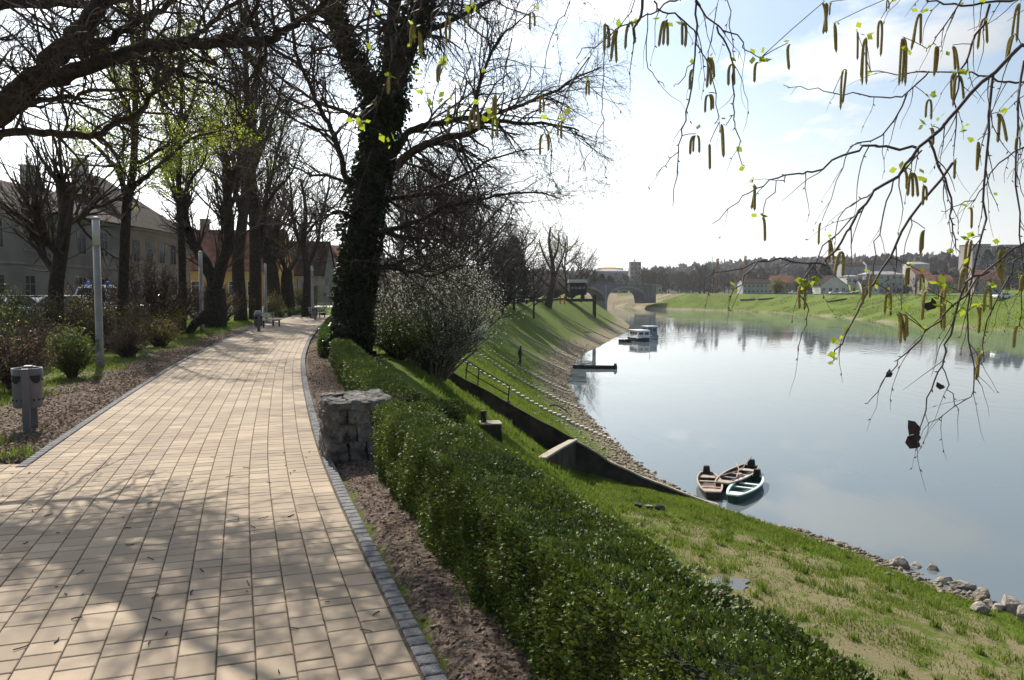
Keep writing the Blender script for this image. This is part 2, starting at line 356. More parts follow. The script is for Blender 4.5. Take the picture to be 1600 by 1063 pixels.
# weights: soil strips beside the path, stone revetment by the water, dry terrace
soil = np.zeros_like(GX)
soil = np.maximum(soil, np.where((GX > fR(GY) - .1) & (GX < fR(GY) + 1.6) & (GY < 60), 1.0, 0))
soil = np.maximum(soil, np.where((dleft > -.3) & (GY > JUNC - .5) & (GY < 62), np.clip(1.35 - dleft / np.interp(GY, [8, 20, 40], [2.6, 1.7, 1.2]) , 0, 1), 0))
soil = np.maximum(soil, np.where((dleft > .4) & (GX > -26) & (GY > 8) & (GY < 30), .42 + .5 * N2, 0))
dW = fW(GY) - GX
stone = np.where((GY > 30) & (GX > fT(GY)), np.clip(1.25 - dW / np.interp(GY, [30, 45, 80, 150, 250], [1.6, 2.4, 3.6, 4.4, 4]), 0, 1), 0)
stone = np.where((GY <= 30.5) & (GX > fT(GY)), np.clip(1.2 - dW / 1.3, 0, 1), stone)
stone = np.where(GX > fW(GY) + 3, 0, stone)
stone = np.where((GX > (fF(GY) - 4)) & (GX < fF(GY) + 4), np.maximum(np.clip((GY - 330) / 40, 0, 1), .45 + .5 * N2), stone)
stone = np.where((GY > 395) & (GX > 20) & (GX < 110) & (GY < 452), np.maximum(stone, .9), stone)
dd = GX - fT(GY)
dry = np.where((GY < 27.5) & (dd > 6.2) & (dW > 1.2), np.clip((dd - 6.2) / 2, 0, 1) * np.clip((27 - GY) / 3, 0, 1) * np.clip((dW - 1.4) / 2.5, 0, 1) * .64, 0)
far_w = np.clip((GY - 480) / 120, 0, 1)
nr, nc = GX.shape
idx = np.arange(nr * nc).reshape(nr, nc)
Fq = np.stack([idx[:-1, :-1], idx[:-1, 1:], idx[1:, 1:], idx[1:, :-1]], -1).reshape(-1, 4)

def attr(nt, name):
    a = nt.nodes.new('ShaderNodeAttribute'); a.attribute_name = name; return a.outputs['Fac']
def ground_mat():
    m = bpy.data.materials.new('ground'); m.use_nodes = True; nt = m.node_tree; b = nt.nodes['Principled BSDF']; L = nt.links
    g = nt.nodes.new('ShaderNodeNewGeometry')
    def noise(sc, det=6, rough=.6, off=0):
        n = nt.nodes.new('ShaderNodeTexNoise'); n.inputs['Scale'].default_value = sc; n.inputs['Detail'].default_value = det; n.inputs['Roughness'].default_value = rough
        L.new(g.outputs['Position'], n.inputs['Vector']); return n.outputs[0]
    def rngm(v, a, c, lo=0, hi=1):
        r = nt.nodes.new('ShaderNodeMapRange'); r.inputs[1].default_value = a; r.inputs[2].default_value = c; r.inputs[3].default_value = lo; r.inputs[4].default_value = hi
        L.new(v, r.inputs[0]); return r.outputs[0]
    def mix(f, a, c):
        x = nt.nodes.new('ShaderNodeMix'); x.data_type = 'RGBA'
        if isinstance(f, (int, float)): x.inputs[0].default_value = f
        else: L.new(f, x.inputs[0])
        for i, v in ((6, a), (7, c)):
            if isinstance(v, tuple): x.inputs[i].default_value = (*v, 1)
            else: L.new(v, x.inputs[i])
        return x.outputs[2]
    def edge(att, n, w=.12):   # soft threshold of weight broken up by noise
        s = nt.nodes.new('ShaderNodeMath'); s.operation = 'SUBTRACT'; L.new(att, s.inputs[0]); L.new(n, s.inputs[1])
        return rngm(s.outputs[0], -w, w)
    n_f, n_m, n_l, n_x = noise(22, 8), noise(3.2, 6), noise(.45, 5), noise(90, 4)
    grass = mix(rngm(n_m, .3, .7), (.055, .105, .009), (.115, .18, .016))
    grass = mix(rngm(n_l, .40, .66), grass, (.105, .125, .026))
    grass = mix(rngm(noise(.07, 6, .65), .42, .66, 0, .5), grass, (.10, .115, .028))
    grass = mix(rngm(n_f, .50, .75, 0, .55), grass, (.17, .16, .05))
    dryc = mix(rngm(n_f, .35, .65), (.18, .15, .078), (.29, .245, .15))
    dryc = mix(rngm(n_x, .4, .7, 0, .5), dryc, (.13, .14, .04))
    soilc = mix(rngm(n_f, .40, .62), (.045, .032, .024), (.235, .18, .145))
    soilc = mix(rngm(n_x, .5, .75, 0, .7), soilc, (.32, .26, .215))
    stc = mix(rngm(n_f, .3, .7), (.17, .13, .085), (.33, .27, .195))
    stc = mix(rngm(n_m, .45, .7, 0, .65), stc, (.10, .115, .03))
    c = mix(edge(attr(nt, 'dry'), rngm(noise(.75, 9, .72), .34, .66), .16), grass, dryc)
    c = mix(edge(attr(nt, 'stone'), rngm(n_m, .25, .75), .25), c, stc)
    c = mix(edge(attr(nt, 'soil'), rngm(n_m, .25, .75), .2), c, soilc)
    c = mix(attr(nt, 'far'), c, mix(rngm(noise(.02, 8), .4, .6), (.045, .045, .035), (.09, .08, .06)))
    L.new(c, b.inputs['Base Color']); b.inputs['Roughness'].default_value = .95; b.inputs['Specular IOR Level'].default_value = .08
    ad = nt.nodes.new('ShaderNodeMath'); ad.operation = 'ADD'; L.new(n_f, ad.inputs[0]); L.new(n_x, ad.inputs[1])
    bp = nt.nodes.new('ShaderNodeBump'); bp.inputs['Strength'].default_value = .9; bp.inputs['Distance'].default_value = .03
    L.new(ad.outputs[0], bp.inputs['Height']); L.new(bp.outputs[0], b.inputs['Normal'])
    return m
ground = np_mesh('ground', np.stack([GX, GY, GZ], -1).reshape(-1, 3), Fq, ground_mat(), smooth=True)
for nm, w in (('soil', soil), ('stone', stone), ('dry', dry), ('far', far_w)):
    ground.data.attributes.new(nm, 'FLOAT', 'POINT').data.foreach_set('value', w.ravel().astype(np.float32))
tag(ground, kind='structure')
def gz(x, y):
    """height of the built ground (with its bumps) under a point"""
    i = int(np.clip(np.searchsorted(ry, y) - 1, 0, nr - 2)); t = (y - ry[i]) / (ry[i + 1] - ry[i])
    a = np.interp(x, GX[i], GZ[i]); c = np.interp(x, GX[i + 1], GZ[i + 1]); return float(a * (1 - t) + c * t)
def gzv(x, y):
    i = np.clip(np.searchsorted(ry, y) - 1, 0, nr - 2); out = np.empty(len(x))
    for r in np.unique(i):
        k = i == r; t = (y[k] - ry[r]) / (ry[r + 1] - ry[r])
        out[k] = np.interp(x[k], GX[r], GZ[r]) * (1 - t) + np.interp(x[k], GX[r + 1], GZ[r + 1]) * t
    return out
def on_ground(px, py, lo=3.0, hi=900.0):
    """ground point seen at a photo pixel (below the horizon)"""
    ys = np.geomspace(lo, hi, 1600); q = [P(px, py, 1.0)]
    dx, dz = q[0][0], q[0][2] - EYE
    X = dx * ys; Z = EYE + dz * ys; G = gzv(X, ys); k = np.argmax(Z <= G)
    return (float(X[k]), float(ys[k]), float(G[k]))
# ------------------------------------------------------------------ water
def water_mat():
    m = bpy.data.materials.new('water'); m.use_nodes = True; nt = m.node_tree; b = nt.nodes['Principled BSDF']; L = nt.links
    b.inputs['Base Color'].default_value = (.115, .138, .145, 1); b.inputs['Roughness'].default_value = .03; b.inputs['IOR'].default_value = 1.333
    b.inputs['Specular IOR Level'].default_value = .5
    g = nt.nodes.new('ShaderNodeNewGeometry'); mp = nt.nodes.new('ShaderNodeMapping'); mp.inputs['Scale'].default_value = (.55, .16, 1)
    L.new(g.outputs['Position'], mp.inputs[0])
    n = nt.nodes.new('ShaderNodeTexNoise'); n.inputs['Scale'].default_value = 1.6; n.inputs['Detail'].default_value = 4; L.new(mp.outputs[0], n.inputs['Vector'])
    n2 = nt.nodes.new('ShaderNodeTexNoise'); n2.inputs['Scale'].default_value = .035; n2.inputs['Detail'].default_value = 5; L.new(g.outputs['Position'], n2.inputs['Vector'])
    mr = nt.nodes.new('ShaderNodeMapRange'); mr.inputs[1].default_value = .45; mr.inputs[2].default_value = .62; mr.inputs[3].default_value = .015; mr.inputs[4].default_value = .06; L.new(n2.outputs[0], mr.inputs[0])
    bp = nt.nodes.new('ShaderNodeBump'); bp.inputs['Distance'].default_value = .35; sy = nt.nodes.new('ShaderNodeSeparateXYZ'); L.new(g.outputs['Position'], sy.inputs[0]); my = nt.nodes.new('ShaderNodeMapRange'); my.inputs[1].default_value = 90; my.inputs[2].default_value = 240; my.inputs[3].default_value = 1; my.inputs[4].default_value = 4; L.new(sy.outputs[1], my.inputs[0])
    mm = nt.nodes.new('ShaderNodeMath'); mm.operation = 'MULTIPLY'; L.new(mr.outputs[0], mm.inputs[0]); L.new(my.outputs[0], mm.inputs[1]); L.new(mm.outputs[0], bp.inputs['Strength']); L.new(n.outputs[0], bp.inputs['Height'])
    L.new(bp.outputs[0], b.inputs['Normal']); return m
wx = np.linspace(-12, 150, 30); wy = np.linspace(-13, 460, 60)
WXg, WYg = np.meshgrid(wx, wy); ii = np.arange(WXg.size).reshape(WXg.shape)
water = np_mesh('river_water', np.stack([WXg, WYg, WXg * 0 + WATER], -1).reshape(-1, 3), np.stack([ii[:-1, :-1], ii[:-1, 1:], ii[1:, 1:], ii[1:, :-1]], -1).reshape(-1, 4), water_mat())
tag(water, kind='structure')
# ------------------------------------------------------------------ paved path, setts, street, plaza
def paver_mat():
    m = bpy.data.materials.new('path_pavers'); m.use_nodes = True; nt = m.node_tree; b = nt.nodes['Principled BSDF']; L = nt.links
    a = nt.nodes.new('ShaderNodeAttribute'); a.attribute_name = 'shade'
    g = nt.nodes.new('ShaderNodeNewGeometry')
    mx = nt.nodes.new('ShaderNodeMix'); mx.data_type = 'RGBA'; mx.inputs[6].default_value = (.285, .222, .158, 1); mx.inputs[7].default_value = (.415, .325, .232, 1)
    L.new(a.outputs['Fac'], mx.inputs[0])
    n = nt.nodes.new('ShaderNodeTexNoise'); n.inputs['Scale'].default_value = 1.3; n.inputs['Detail'].default_value = 9; n.inputs['Roughness'].default_value = .68; L.new(g.outputs['Position'], n.inputs['Vector'])
    mr = nt.nodes.new('ShaderNodeMapRange'); mr.inputs[1].default_value = .42; mr.inputs[2].default_value = .68; mr.inputs[3].default_value = 0; mr.inputs[4].default_value = .75; L.new(n.outputs[0], mr.inputs[0])
    m2 = nt.nodes.new('ShaderNodeMix'); m2.data_type = 'RGBA'; m2.inputs[7].default_value = (.215, .172, .128, 1); L.new(mx.outputs[2], m2.inputs[6]); L.new(mr.outputs[0], m2.inputs[0])
    n3 = nt.nodes.new('ShaderNodeTexNoise'); n3.inputs['Scale'].default_value = 160; n3.inputs['Detail'].default_value = 3; L.new(g.outputs['Position'], n3.inputs['Vector'])
    mr3 = nt.nodes.new('ShaderNodeMapRange'); mr3.inputs[1].default_value = .58; mr3.inputs[2].default_value = .75; mr3.inputs[4].default_value = .45; L.new(n3.outputs[0], mr3.inputs[0])
    m3 = nt.nodes.new('ShaderNodeMix'); m3.data_type = 'RGBA'; m3.inputs[7].default_value = (.24, .185, .13, 1); L.new(m2.outputs[2], m3.inputs[6]); L.new(mr3.outputs[0], m3.inputs[0])
    L.new(m3.outputs[2], b.inputs['Base Color']); b.inputs['Roughness'].default_value = .85; b.inputs['Specular IOR Level'].default_value = .25
    bp = nt.nodes.new('ShaderNodeBump'); bp.inputs['Strength'].default_value = .35; bp.inputs['Distance'].default_value = .004; L.new(n3.outputs[0], bp.inputs['Height']); L.new(bp.outputs[0], b.inputs['Normal'])
    return m
M['joint'] = mat('path_joint', (.075, .058, .042), .95, (.15, .12, .09), 14, .6, 60, .1)
prng = random.Random(11)
pv, pf, pm, psh = [], [], [], []
def slab(cs, ct, ls, lt, gap, ztop, zbot, shade, mi, bev=.005):
    b0 = len(pv); tz = [ztop + prng.uniform(-.0012, .0012) for _ in range(4)]
    a, c = ls / 2 - gap / 2, lt / 2 - gap / 2
    q = [path_pt(cs + u, ct + v) for u, v in ((-a, -c), (a, -c), (a, c), (-a, c))]
    q2 = [path_pt(cs + u, ct + v) for u, v in ((-a + bev, -c + bev), (a - bev, -c + bev), (a - bev, c - bev), (-a + bev, c - bev))]
    for (x, y), z in zip(q2, tz): pv.append((x, y, z))
    for (x, y), z in zip(q, tz): pv.append((x, y, z - bev * .7))
    for (x, y) in q: pv.append((x, y, zbot))
    f = [(0, 3, 2, 1)]
    for k in range(4):
        n = (k + 1) % 4; f.append((k, n, 4 + n, 4 + k)); f.append((4 + k, 4 + n, 8 + n, 8 + k))
    pf.extend(tuple(b0 + i for i in r) for r in f); pm.extend([mi] * len(f)); psh.extend([shade] * 12)
CW = .182; ncol = 16; smax = s_of_y(60)
for ci in range(ncol + 38):
    t = .11 + CW * (ci + .5); s = s_of_y(-1) + prng.uniform(0, .2); drift = 0
    lim = smax if ci < ncol else s_of_y(JUNC) + 4.5
    while s < lim:
        l = prng.choice((.105, .15, .15, .2, .245)); x, y = path_pt(s + l / 2, t)
        if y > -1 and not (ci >= ncol and y > JUNC - .04):
            slab(s + l / 2, t, l, CW, .0075, 0, -.02, prng.random(), 0)
        s += l
# setts: right edge along the whole path, left edge beyond the junction
s = s_of_y(0)
while s < smax:
    slab(s + .055, .05, .11, .105, .010, .012, -.05, prng.random(), 1, .008); s += .11
s = s_of_y(JUNC) + .75
while s < smax:
    slab(s + .055, .11 + CW * ncol + .055, .11, .105, .010, .010, -.05, prng.random(), 1, .008); s += .11
me = bpy.data.meshes.new('path'); me.from_pydata(pv, [], pf)
me.polygons.foreach_set('material_index', np.array(pm, dtype=np.int32)); me.attributes.new('shade', 'FLOAT', 'POINT').data.foreach_set('value', np.array(psh, dtype=np.float32))
path = link_mesh('path', me, None, [paver_mat(), M['kerb']]); tag(path, kind='structure')
jv, jf = [], []
ss = np.arange(s_of_y(-1.5), smax, .5)
for s in ss:
    for t in (0, CW * ncol + .22): x, y = path_pt(s, t); jv.append((x, y, -.009))
jf = [(2 * i, 2 * i + 2, 2 * i + 3, 2 * i + 1) for i in range(len(ss) - 1)]
b0 = len(jv); jv += [(-12, -2, -.013), (3, -2, -.013), (3, -.5, -.013), (fR(JUNC) , JUNC, -.013), (-12, JUNC, -.013)]
xr = float(fR(JUNC)); jv[b0 + 2] = (float(fR(-.5)) - .05, -.5, -.013); jv[b0 + 1] = (float(fR(-2)) - .05, -2, -.013); jv[b0 + 3] = (xr - .05, JUNC, -.013)
jf.append(tuple(range(b0, b0 + 5)))
me = bpy.data.meshes.new('path_bedding'); me.from_pydata(jv, [], jf); tag(link_mesh('path_bedding', me, None, [M['joint']]), kind='structure')
mb = MB(); mb.box((-26.5, 48, .0), (7.5, 80, .03)); tag(mb.build('street', M['asphalt']), kind='structure')
mb = MB(); mb.box((-32, 48, .03), (3.3, 80, .14)); tag(mb.build('pavement', M['plaza']), kind='structure')
mb = MB(); mb.box((-21, 93, .0), (26, 11, .06)); tag(mb.build('plaza', M['plaza']), kind='structure')
# ------------------------------------------------------------------ vegetation builders
def polys_mesh(name, polys, k, m, parent=None, smooth=True):
    """polys: list of (points list, radii list) -> one mesh of tubes with k sides"""
    pts = np.concatenate([np.asarray(p[0], float) for p in polys]); rad = np.concatenate([np.asarray(p[1], float) for p in polys])
    ln = np.array([len(p[0]) for p in polys]); end = np.cumsum(ln) - 1; sta = end - ln + 1
    n = len(pts); i0 = np.arange(n) - 1; i1 = np.arange(n) + 1; i0[sta] = sta; i1[end] = end
    t = pts[i1] - pts[i0]; t /= np.maximum(np.linalg.norm(t, axis=1, keepdims=True), 1e-9)
    a = np.cross(t, np.array([.31, .87, .38])); a /= np.maximum(np.linalg.norm(a, axis=1, keepdims=True), 1e-6); b = np.cross(t, a)
    q = np.arange(k) * 2 * math.pi / k
    V = pts[:, None] + rad[:, None, None] * (a[:, None] * np.cos(q)[None, :, None] + b[:, None] * np.sin(q)[None, :, None])
    last = np.zeros(n, bool); last[end] = True; s = np.nonzero(~last)[0]; j = np.arange(k); j2 = (j + 1) % k
    F = np.stack([s[:, None] * k + j, s[:, None] * k + j2, (s[:, None] + 1) * k + j2, (s[:, None] + 1) * k + j], -1).reshape(-1, 4)
    return np_mesh(name, V.reshape(-1, 3), F, m, parent, smooth)
def cards(name, Pt, size, m, parent=None, rs=0, asp=.55, up=0.0, axis=None, var=.45, mats=None, mi=None, fold=0.0):
    """one small leaf (a pointed quad) per point"""
    r = np.random.default_rng(rs); Pt = np.asarray(Pt, float); n = len(Pt)
    d = r.normal(size=(n, 3)) if axis is None else np.asarray(axis, float) + .45 * r.normal(size=(n, 3))
    d[:, 2] += up; d /= np.linalg.norm(d, axis=1, keepdims=True)
    w = np.cross(d, r.normal(size=(n, 3))); w /= np.maximum(np.linalg.norm(w, axis=1, keepdims=True), 1e-6)
    s = size * (1 - var + 2 * var * r.random((n, 1)))
    V = np.stack([Pt, Pt + d * s * .5 + w * s * asp * .5, Pt + d * s, Pt + d * s * .5 - w * s * asp * .5], 1)
    F = np.arange(4 * n).reshape(n, 4)
    return np_mesh(name, V.reshape(-1, 3), F, m, parent, False, mi, mats)
class Tree:
    def __init__(s, seed): s.r = random.Random(seed); s.lv = {}; s.tips = []
    def limb(s, pts, r0, r1, lev=0, sub=3, jit=0.0, pw=1.0):
        """polyline limb, resampled by Catmull-Rom"""
        p = [Vector(q) for q in pts]; out = []
        for i in range(len(p) - 1):
            a, b, c, d = p[max(i - 1, 0)], p[i], p[i + 1], p[min(i + 2, len(p) - 1)]
            for j in range(sub):
                t = j / sub
                out.append(0.5 * (2 * b + (c - a) * t + (2 * a - 5 * b + 4 * c - d) * t * t + (3 * b - a - 3 * c + d) * t ** 3))
        out.append(p[-1])
        if jit:
            for q in out[1:-1]: q += Vector((s.r.gauss(0, jit), s.r.gauss(0, jit), s.r.gauss(0, jit)))
        n = len(out); rad = [r0 + (r1 - r0) * (i / (n - 1)) ** pw for i in range(n)]
        s.lv.setdefault(lev, []).append(([tuple(q) for q in out], rad)); return out, rad
    def grow(s, p, d, L, r, lev, prm):
        R_ = s.r; mx = prm['max']; n = max(3, min(9, int(L / prm['seg'][min(lev, len(prm['seg']) - 1)]) + 1)); st = L / n
        wig = prm['wig']; tr = prm['trop'][min(lev, len(prm['trop']) - 1)]
        pts, rad = [tuple(p)], [r]; x, y, z = p; dx, dy, dz = d
        nch = prm['nch'][min(lev, len(prm['nch']) - 1)] if lev < mx else 0
        acc = R_.random()
        for i in range(n):
            dx += R_.gauss(0, wig); dy += R_.gauss(0, wig); dz += R_.gauss(0, wig) + tr
            l = math.sqrt(dx * dx + dy * dy + dz * dz) or 1; dx /= l; dy /= l; dz /= l
            x += dx * st; y += dy * st; z += dz * st; t = (i + 1) / n
            pts.append((x, y, z)); rad.append(r * (1 - t * (1 - prm.get('tip', .35))))
            if nch and t > prm.get('bare', .15):
                acc += nch / n
                while acc >= 1:
                    acc -= 1
                    ang = math.radians(R_.uniform(*prm['ang'])); v = Vector((dx, dy, dz))
                    o = v.orthogonal().normalized(); o.rotate(__import__('mathutils').Quaternion(v, R_.uniform(0, 6.283)))
                    c = v * math.cos(ang) + o * math.sin(ang)
                    s.grow((x, y, z), c, L * prm['ratio'] * (1.15 - .6 * t) * R_.uniform(.6, 1.2), max(rad[-1] * prm.get('rr', .6), prm.get('rmin', .004)), lev + 1, prm)
        s.lv.setdefault(lev, []).append((pts, rad))
        if lev >= mx - 1: s.tips.append(pts[-1]); s.tips.append(pts[len(pts) // 2])
    def sprout(s, limb, every, L, prm, lev=1, t0=.15, ang=None, bias=None, taper=.5, flat=0):
        """grow side branches along a limb from limb()"""
        pts, rad = limb; R_ = s.r; n = len(pts); acc = R_.random() * every
        tot = sum((pts[i + 1] - pts[i]).length for i in range(n - 1)); run = 0
        for i in range(n - 1):
            sg = (pts[i + 1] - pts[i]); l = sg.length; v = sg.normalized(); k = 0
            while acc < l:
                f = acc / l; p = pts[i].lerp(pts[i + 1], f); t = (run + acc) / tot; acc += every * R_.uniform(.6, 1.4)
                if t < t0: continue
                a = math.radians(R_.uniform(*(ang or prm['ang']))); o = v.orthogonal().normalized(); o.rotate(__import__('mathutils').Quaternion(v, R_.uniform(0, 6.283)))
                c = v * math.cos(a) + o * math.sin(a)
                if bias: c = (c + Vector(bias)).normalized()
                s.grow(tuple(p), tuple(c), L * R_.uniform(.55, 1.25) * (1 - taper * t), max(prm.get('smin', .006), min(rad[i] * .55, L * .018)), lev, prm)
            acc -= l; run += l
    def build(s, root, bark, twig, ktr=9, trunk_lv=1):
        tr = [q for k, v in s.lv.items() if k <= trunk_lv for q in v]; tw = [q for k, v in s.lv.items() if k > trunk_lv for q in v]
        o = [polys_mesh('trunk', tr, ktr, bark, root)]
        if tw: o.append(polys_mesh('crown', tw, 3, twig, root, False))
        return o
def hedge_leaves(paths, w, h, dens, size, rs, wob=.05):
    """leaf points on the skin of a box hedge along a polyline of (x, y, z) feet; returns points, outward axes"""
    r = np.random.default_rng(rs); p = np.asarray(paths, float); sg = np.diff(p, axis=0); ln = np.hypot(sg[:, 0], sg[:, 1]); tot = ln.sum()
    cs = np.concatenate([[0], np.cumsum(ln)]); out, ax = [], []
    def frame(u):
        i = np.clip(np.searchsorted(cs, u) - 1, 0, len(ln) - 1); f = (u - cs[i]) / ln[i]
        b = p[i] + sg[i] * f[:, None]; d = sg[i] / ln[i][:, None]; return b, d, np.stack([-d[:, 1], d[:, 0], 0 * d[:, 0]], -1)
    per = h * 2 + w
    n = int(tot * per * dens); u = r.random(n) * tot; v = r.random(n) * per
    b, d, nn = frame(u)
    side = np.where(v < h, 1, np.where(v > h + w, -1, 0)); hz = np.where(v < h, v, np.where(v > h + w, per - v, h)); off = np.where(side == 0, (h + w / 2 - v), side * w / 2)
    rag = np.array([mnoise.fractal((a * 2.2, c * 2.2, e * 2.2), 1, 2, 3) for a, c, e in zip(b[:, 0] + nn[:, 0] * off, b[:, 1] + nn[:, 1] * off, hz)]) * wob * 1.6
    dep = np.abs(r.normal(0, wob * .6, n)); q = rag - dep + .01
    hz2 = np.where(side == 0, hz + q, hz); off2 = np.where(side == 0, off, off + side * q)
    # rounded shoulders
    rd = .07; oz = hz2 - (h - rd); oo = np.abs(off2) - (w / 2 - rd); cr = (oz > 0) & (oo > 0); l = np.hypot(oz, oo); k = np.where(cr & (l > rd), rd / np.maximum(l, 1e-6), 1)
    hz2 = np.where(cr, h - rd + oz * k, hz2); off2 = np.where(cr, np.sign(off2) * (w / 2 - rd + oo * k), off2)
    Q = b + nn * off2[:, None]; Q[:, 2] += hz2
    A = nn * side[:, None] * 1.0; A[:, 2] += np.where(side == 0, .8, .35)
    out.append(Q); ax.append(A)
    for e, sgn in ((0, -1), (tot, 1)):                        # two ends
        m = int(w * h * dens); bb, d2, n2 = frame(np.full(m, min(max(e, 1e-4), tot - 1e-4)))
        Q = bb + n2 * ((r.random((m, 1)) - .5) * w) + d2 * sgn * (.01 - np.abs(r.normal(0, wob * .6, (m, 1)))); Q[:, 2] += r.random(m) * h
        A = d2 * sgn; A[:, 2] += .4; out.append(Q); ax.append(A)
    return np.concatenate(out), np.concatenate(ax)
def hedge(feet, w, h, dens, size, label, rs, leaf='hedge', wob=.05, group='clipped hedges beside the path'):
    Q, A = hedge_leaves(feet, w, h, dens, size, rs, wob)
    g = np.random.default_rng(rs + 50); k = g.random(len(Q)) < .035; Q[k] += A[k] * g.random((k.sum(), 1)) * .06      # a few stray shoots
    o = cards('clipped_hedge', Q, size, None, None, rs, .62, 0, A, .45, [M[leaf], M['litter'], M['young2']], np.where(g.random(len(Q)) < .025, 1, 0))
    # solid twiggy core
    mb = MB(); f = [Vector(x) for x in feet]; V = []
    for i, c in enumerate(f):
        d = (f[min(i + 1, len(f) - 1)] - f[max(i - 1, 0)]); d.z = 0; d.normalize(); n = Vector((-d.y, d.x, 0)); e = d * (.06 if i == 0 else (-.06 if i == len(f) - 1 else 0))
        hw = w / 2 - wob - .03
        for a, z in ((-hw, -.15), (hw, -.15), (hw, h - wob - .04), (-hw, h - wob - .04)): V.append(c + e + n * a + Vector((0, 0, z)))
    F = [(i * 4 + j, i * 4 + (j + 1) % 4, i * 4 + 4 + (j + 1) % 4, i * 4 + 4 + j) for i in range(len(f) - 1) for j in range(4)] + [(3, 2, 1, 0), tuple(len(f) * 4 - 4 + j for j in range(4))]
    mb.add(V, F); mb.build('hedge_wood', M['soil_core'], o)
    return tag(o, label, 'hedge', group)
def shrub(name, label, loc, h, w, nst, nleaf, lsize, leaf, stem='twig_brown', rs=0, up=.5, group=None, cat='shrub', top=0.0):
    """many thin stems from the ground, forked, with small leaves along them"""
    r = random.Random(rs); T = Tree(rs); polys = []; pts = []
    for i in range(nst):
        a = r.uniform(0, 6.283); sp = r.random() ** .6; tx, ty, tz = math.cos(a) * sp * w / 2, math.sin(a) * sp * w / 2, h * r.uniform(.5, 1.06) * (1 - .35 * sp * sp)
        p = [(tx * .12, ty * .12, -.03)]
        for k in range(1, 6):
            t = k / 5; e = t ** (1 + up); p.append((tx * (.12 + .88 * e) + r.gauss(0, .03 * h), ty * (.12 + .88 * e) + r.gauss(0, .03 * h), tz * t))
        polys.append((p, [.012 * h * (1 - .75 * k / 5) + .002 for k in range(6)]))
        for _ in range(5):
            k = r.randrange(1, 5); b = Vector(p[k]).lerp(Vector(p[k + 1]), r.random()); d = Vector((r.gauss(0, 1), r.gauss(0, 1), r.uniform(.2, 1.6))).normalized() * h * r.uniform(.14, .34)
            c = b + d * .5 + Vector((r.gauss(0, .02), r.gauss(0, .02), 0)) * h; e = b + d
            polys.append(([tuple(b), tuple(c), tuple(e)], [.006 * h, .004 * h, .002 * h])); pts += [tuple(b.lerp(e, r.random())) for _ in range(3)] + [tuple(e)]
        pts += [tuple(Vector(p[k]).lerp(Vector(p[k + 1]), r.random())) for k in (2, 3, 3, 4, 4)]
    root = empty(name, loc, r.uniform(0, 6.28), label, cat, group)
    polys_mesh('stems', polys, 3, M[stem], root, False)
    if nleaf:
        g = np.random.default_rng(rs); base = np.array(pts); base = base[base[:, 2] > top * h] if top else base
        Q = base[g.integers(0, len(base), nleaf)] + g.normal(size=(nleaf, 3)) * np.array([.055, .055, .06]) * h
        Q[:, 2] = np.abs(Q[:, 2]); cards('foliage', Q, lsize, M[leaf], root, rs, .5, .5)
    return root

# ------------------------------------------------------------------ ivy-clad tree beside the path
IY = 21.6
def il(pts, dy=0.0, y0=IY):
    n = len(pts); return [P(x, y, y0 + dy * i / (n - 1)) for i, (x, y) in enumerate(pts)]
t = Tree(3)
base_p = P(550, 562, IY)
trunk = t.limb([P(549, 566, IY), P(551, 520, IY), P(556, 450, IY), P(565, 380, IY), P(580, 290, IY), P(594, 210, IY), P(606, 150, IY)], .46, .40, 0, 4)
t.lv[0][-1][1][0] = .60; t.lv[0][-1][1][1] = .52
lim = []
lim.append(t.limb(il([(598, 175), (565, 115), (538, 62), (520, 0), (508, -80), (490, -190), (470, -330)], 2), .27, .07, 0))
lim.append(t.limb(il([(604, 160), (640, 60), (658, 0), (685, -110), (712, -250), (730, -400)], -1), .33, .08, 0))
lim.append(t.limb(il([(606, 150), (612, 60), (618, -60), (600, -200), (610, -360)], 3), .24, .06, 0))
br = [(il([(598, 285), (628, 250), (659, 229), (695, 216), (737, 207), (762, 189), (802, 193), (860, 195), (905, 205)], -2), .13, .02),
      (il([(600, 262), (628, 222), (641, 204), (680, 193), (723, 186), (766, 180), (802, 168), (860, 146), (905, 120), (940, 105)], 3), .12, .018),
      (il([(737, 186), (750, 130), (765, 90), (790, 50), (830, 20)], 2), .06, .015),
      (il([(572, 330), (600, 314), (634, 307), (666, 304), (684, 293), (730, 272), (766, 250), (816, 236), (850, 232)], 2), .08, .012),
      (il([(566, 375), (590, 362), (616, 357), (659, 343), (702, 322), (741, 314), (784, 304), (837, 300), (880, 312)], -3), .08, .012),
      (il([(570, 420), (598, 418), (637, 404), (673, 379)], -1.5), .05, .014),
      (il([(572, 425), (598, 418), (634, 422), (673, 432), (712, 415), (740, 420)], -3), .05, .01),
      (il([(560, 290), (541, 279), (530, 236), (512, 193), (494, 157), (480, 121), (462, 80), (452, 0), (446, -90)], -1), .085, .03),
      (il([(565, 190), (551, 179), (501, 161), (480, 150), (440, 122), (400, 95), (370, 80)], 3), .07, .015),
      (il([(560, 295), (551, 289), (516, 275), (480, 272), (440, 245), (410, 225)], 2), .06, .012),
      (il([(640, 60), (690, 40), (750, 10), (810, -30), (860, -60)], 3), .09, .02),
      (il([(655, 10), (720, -60), (800, -110), (880, -120)], -3), .09, .02),
      (il([(530, 40), (480, 10), (430, -20), (390, -70)], -2), .08, .02),
      (il([(560, 345), (530, 330), (500, 345), (470, 350)], -2), .05, .012)]
prm_ivy = dict(max=4, seg=[.5, .4, .28, .2, .14], wig=.16, trop=[0, .02, -.03, -.09, -.12], nch=[4, 6, 8, 7, 4], ang=(25, 65), ratio=.55, rr=.55, rmin=.0045, bare=.1)
for p, a, b in br:
    l = t.limb(p, a, b, 1, 4, .015); t.sprout(l, .19, 2.4, prm_ivy, 2, .10, taper=.35)
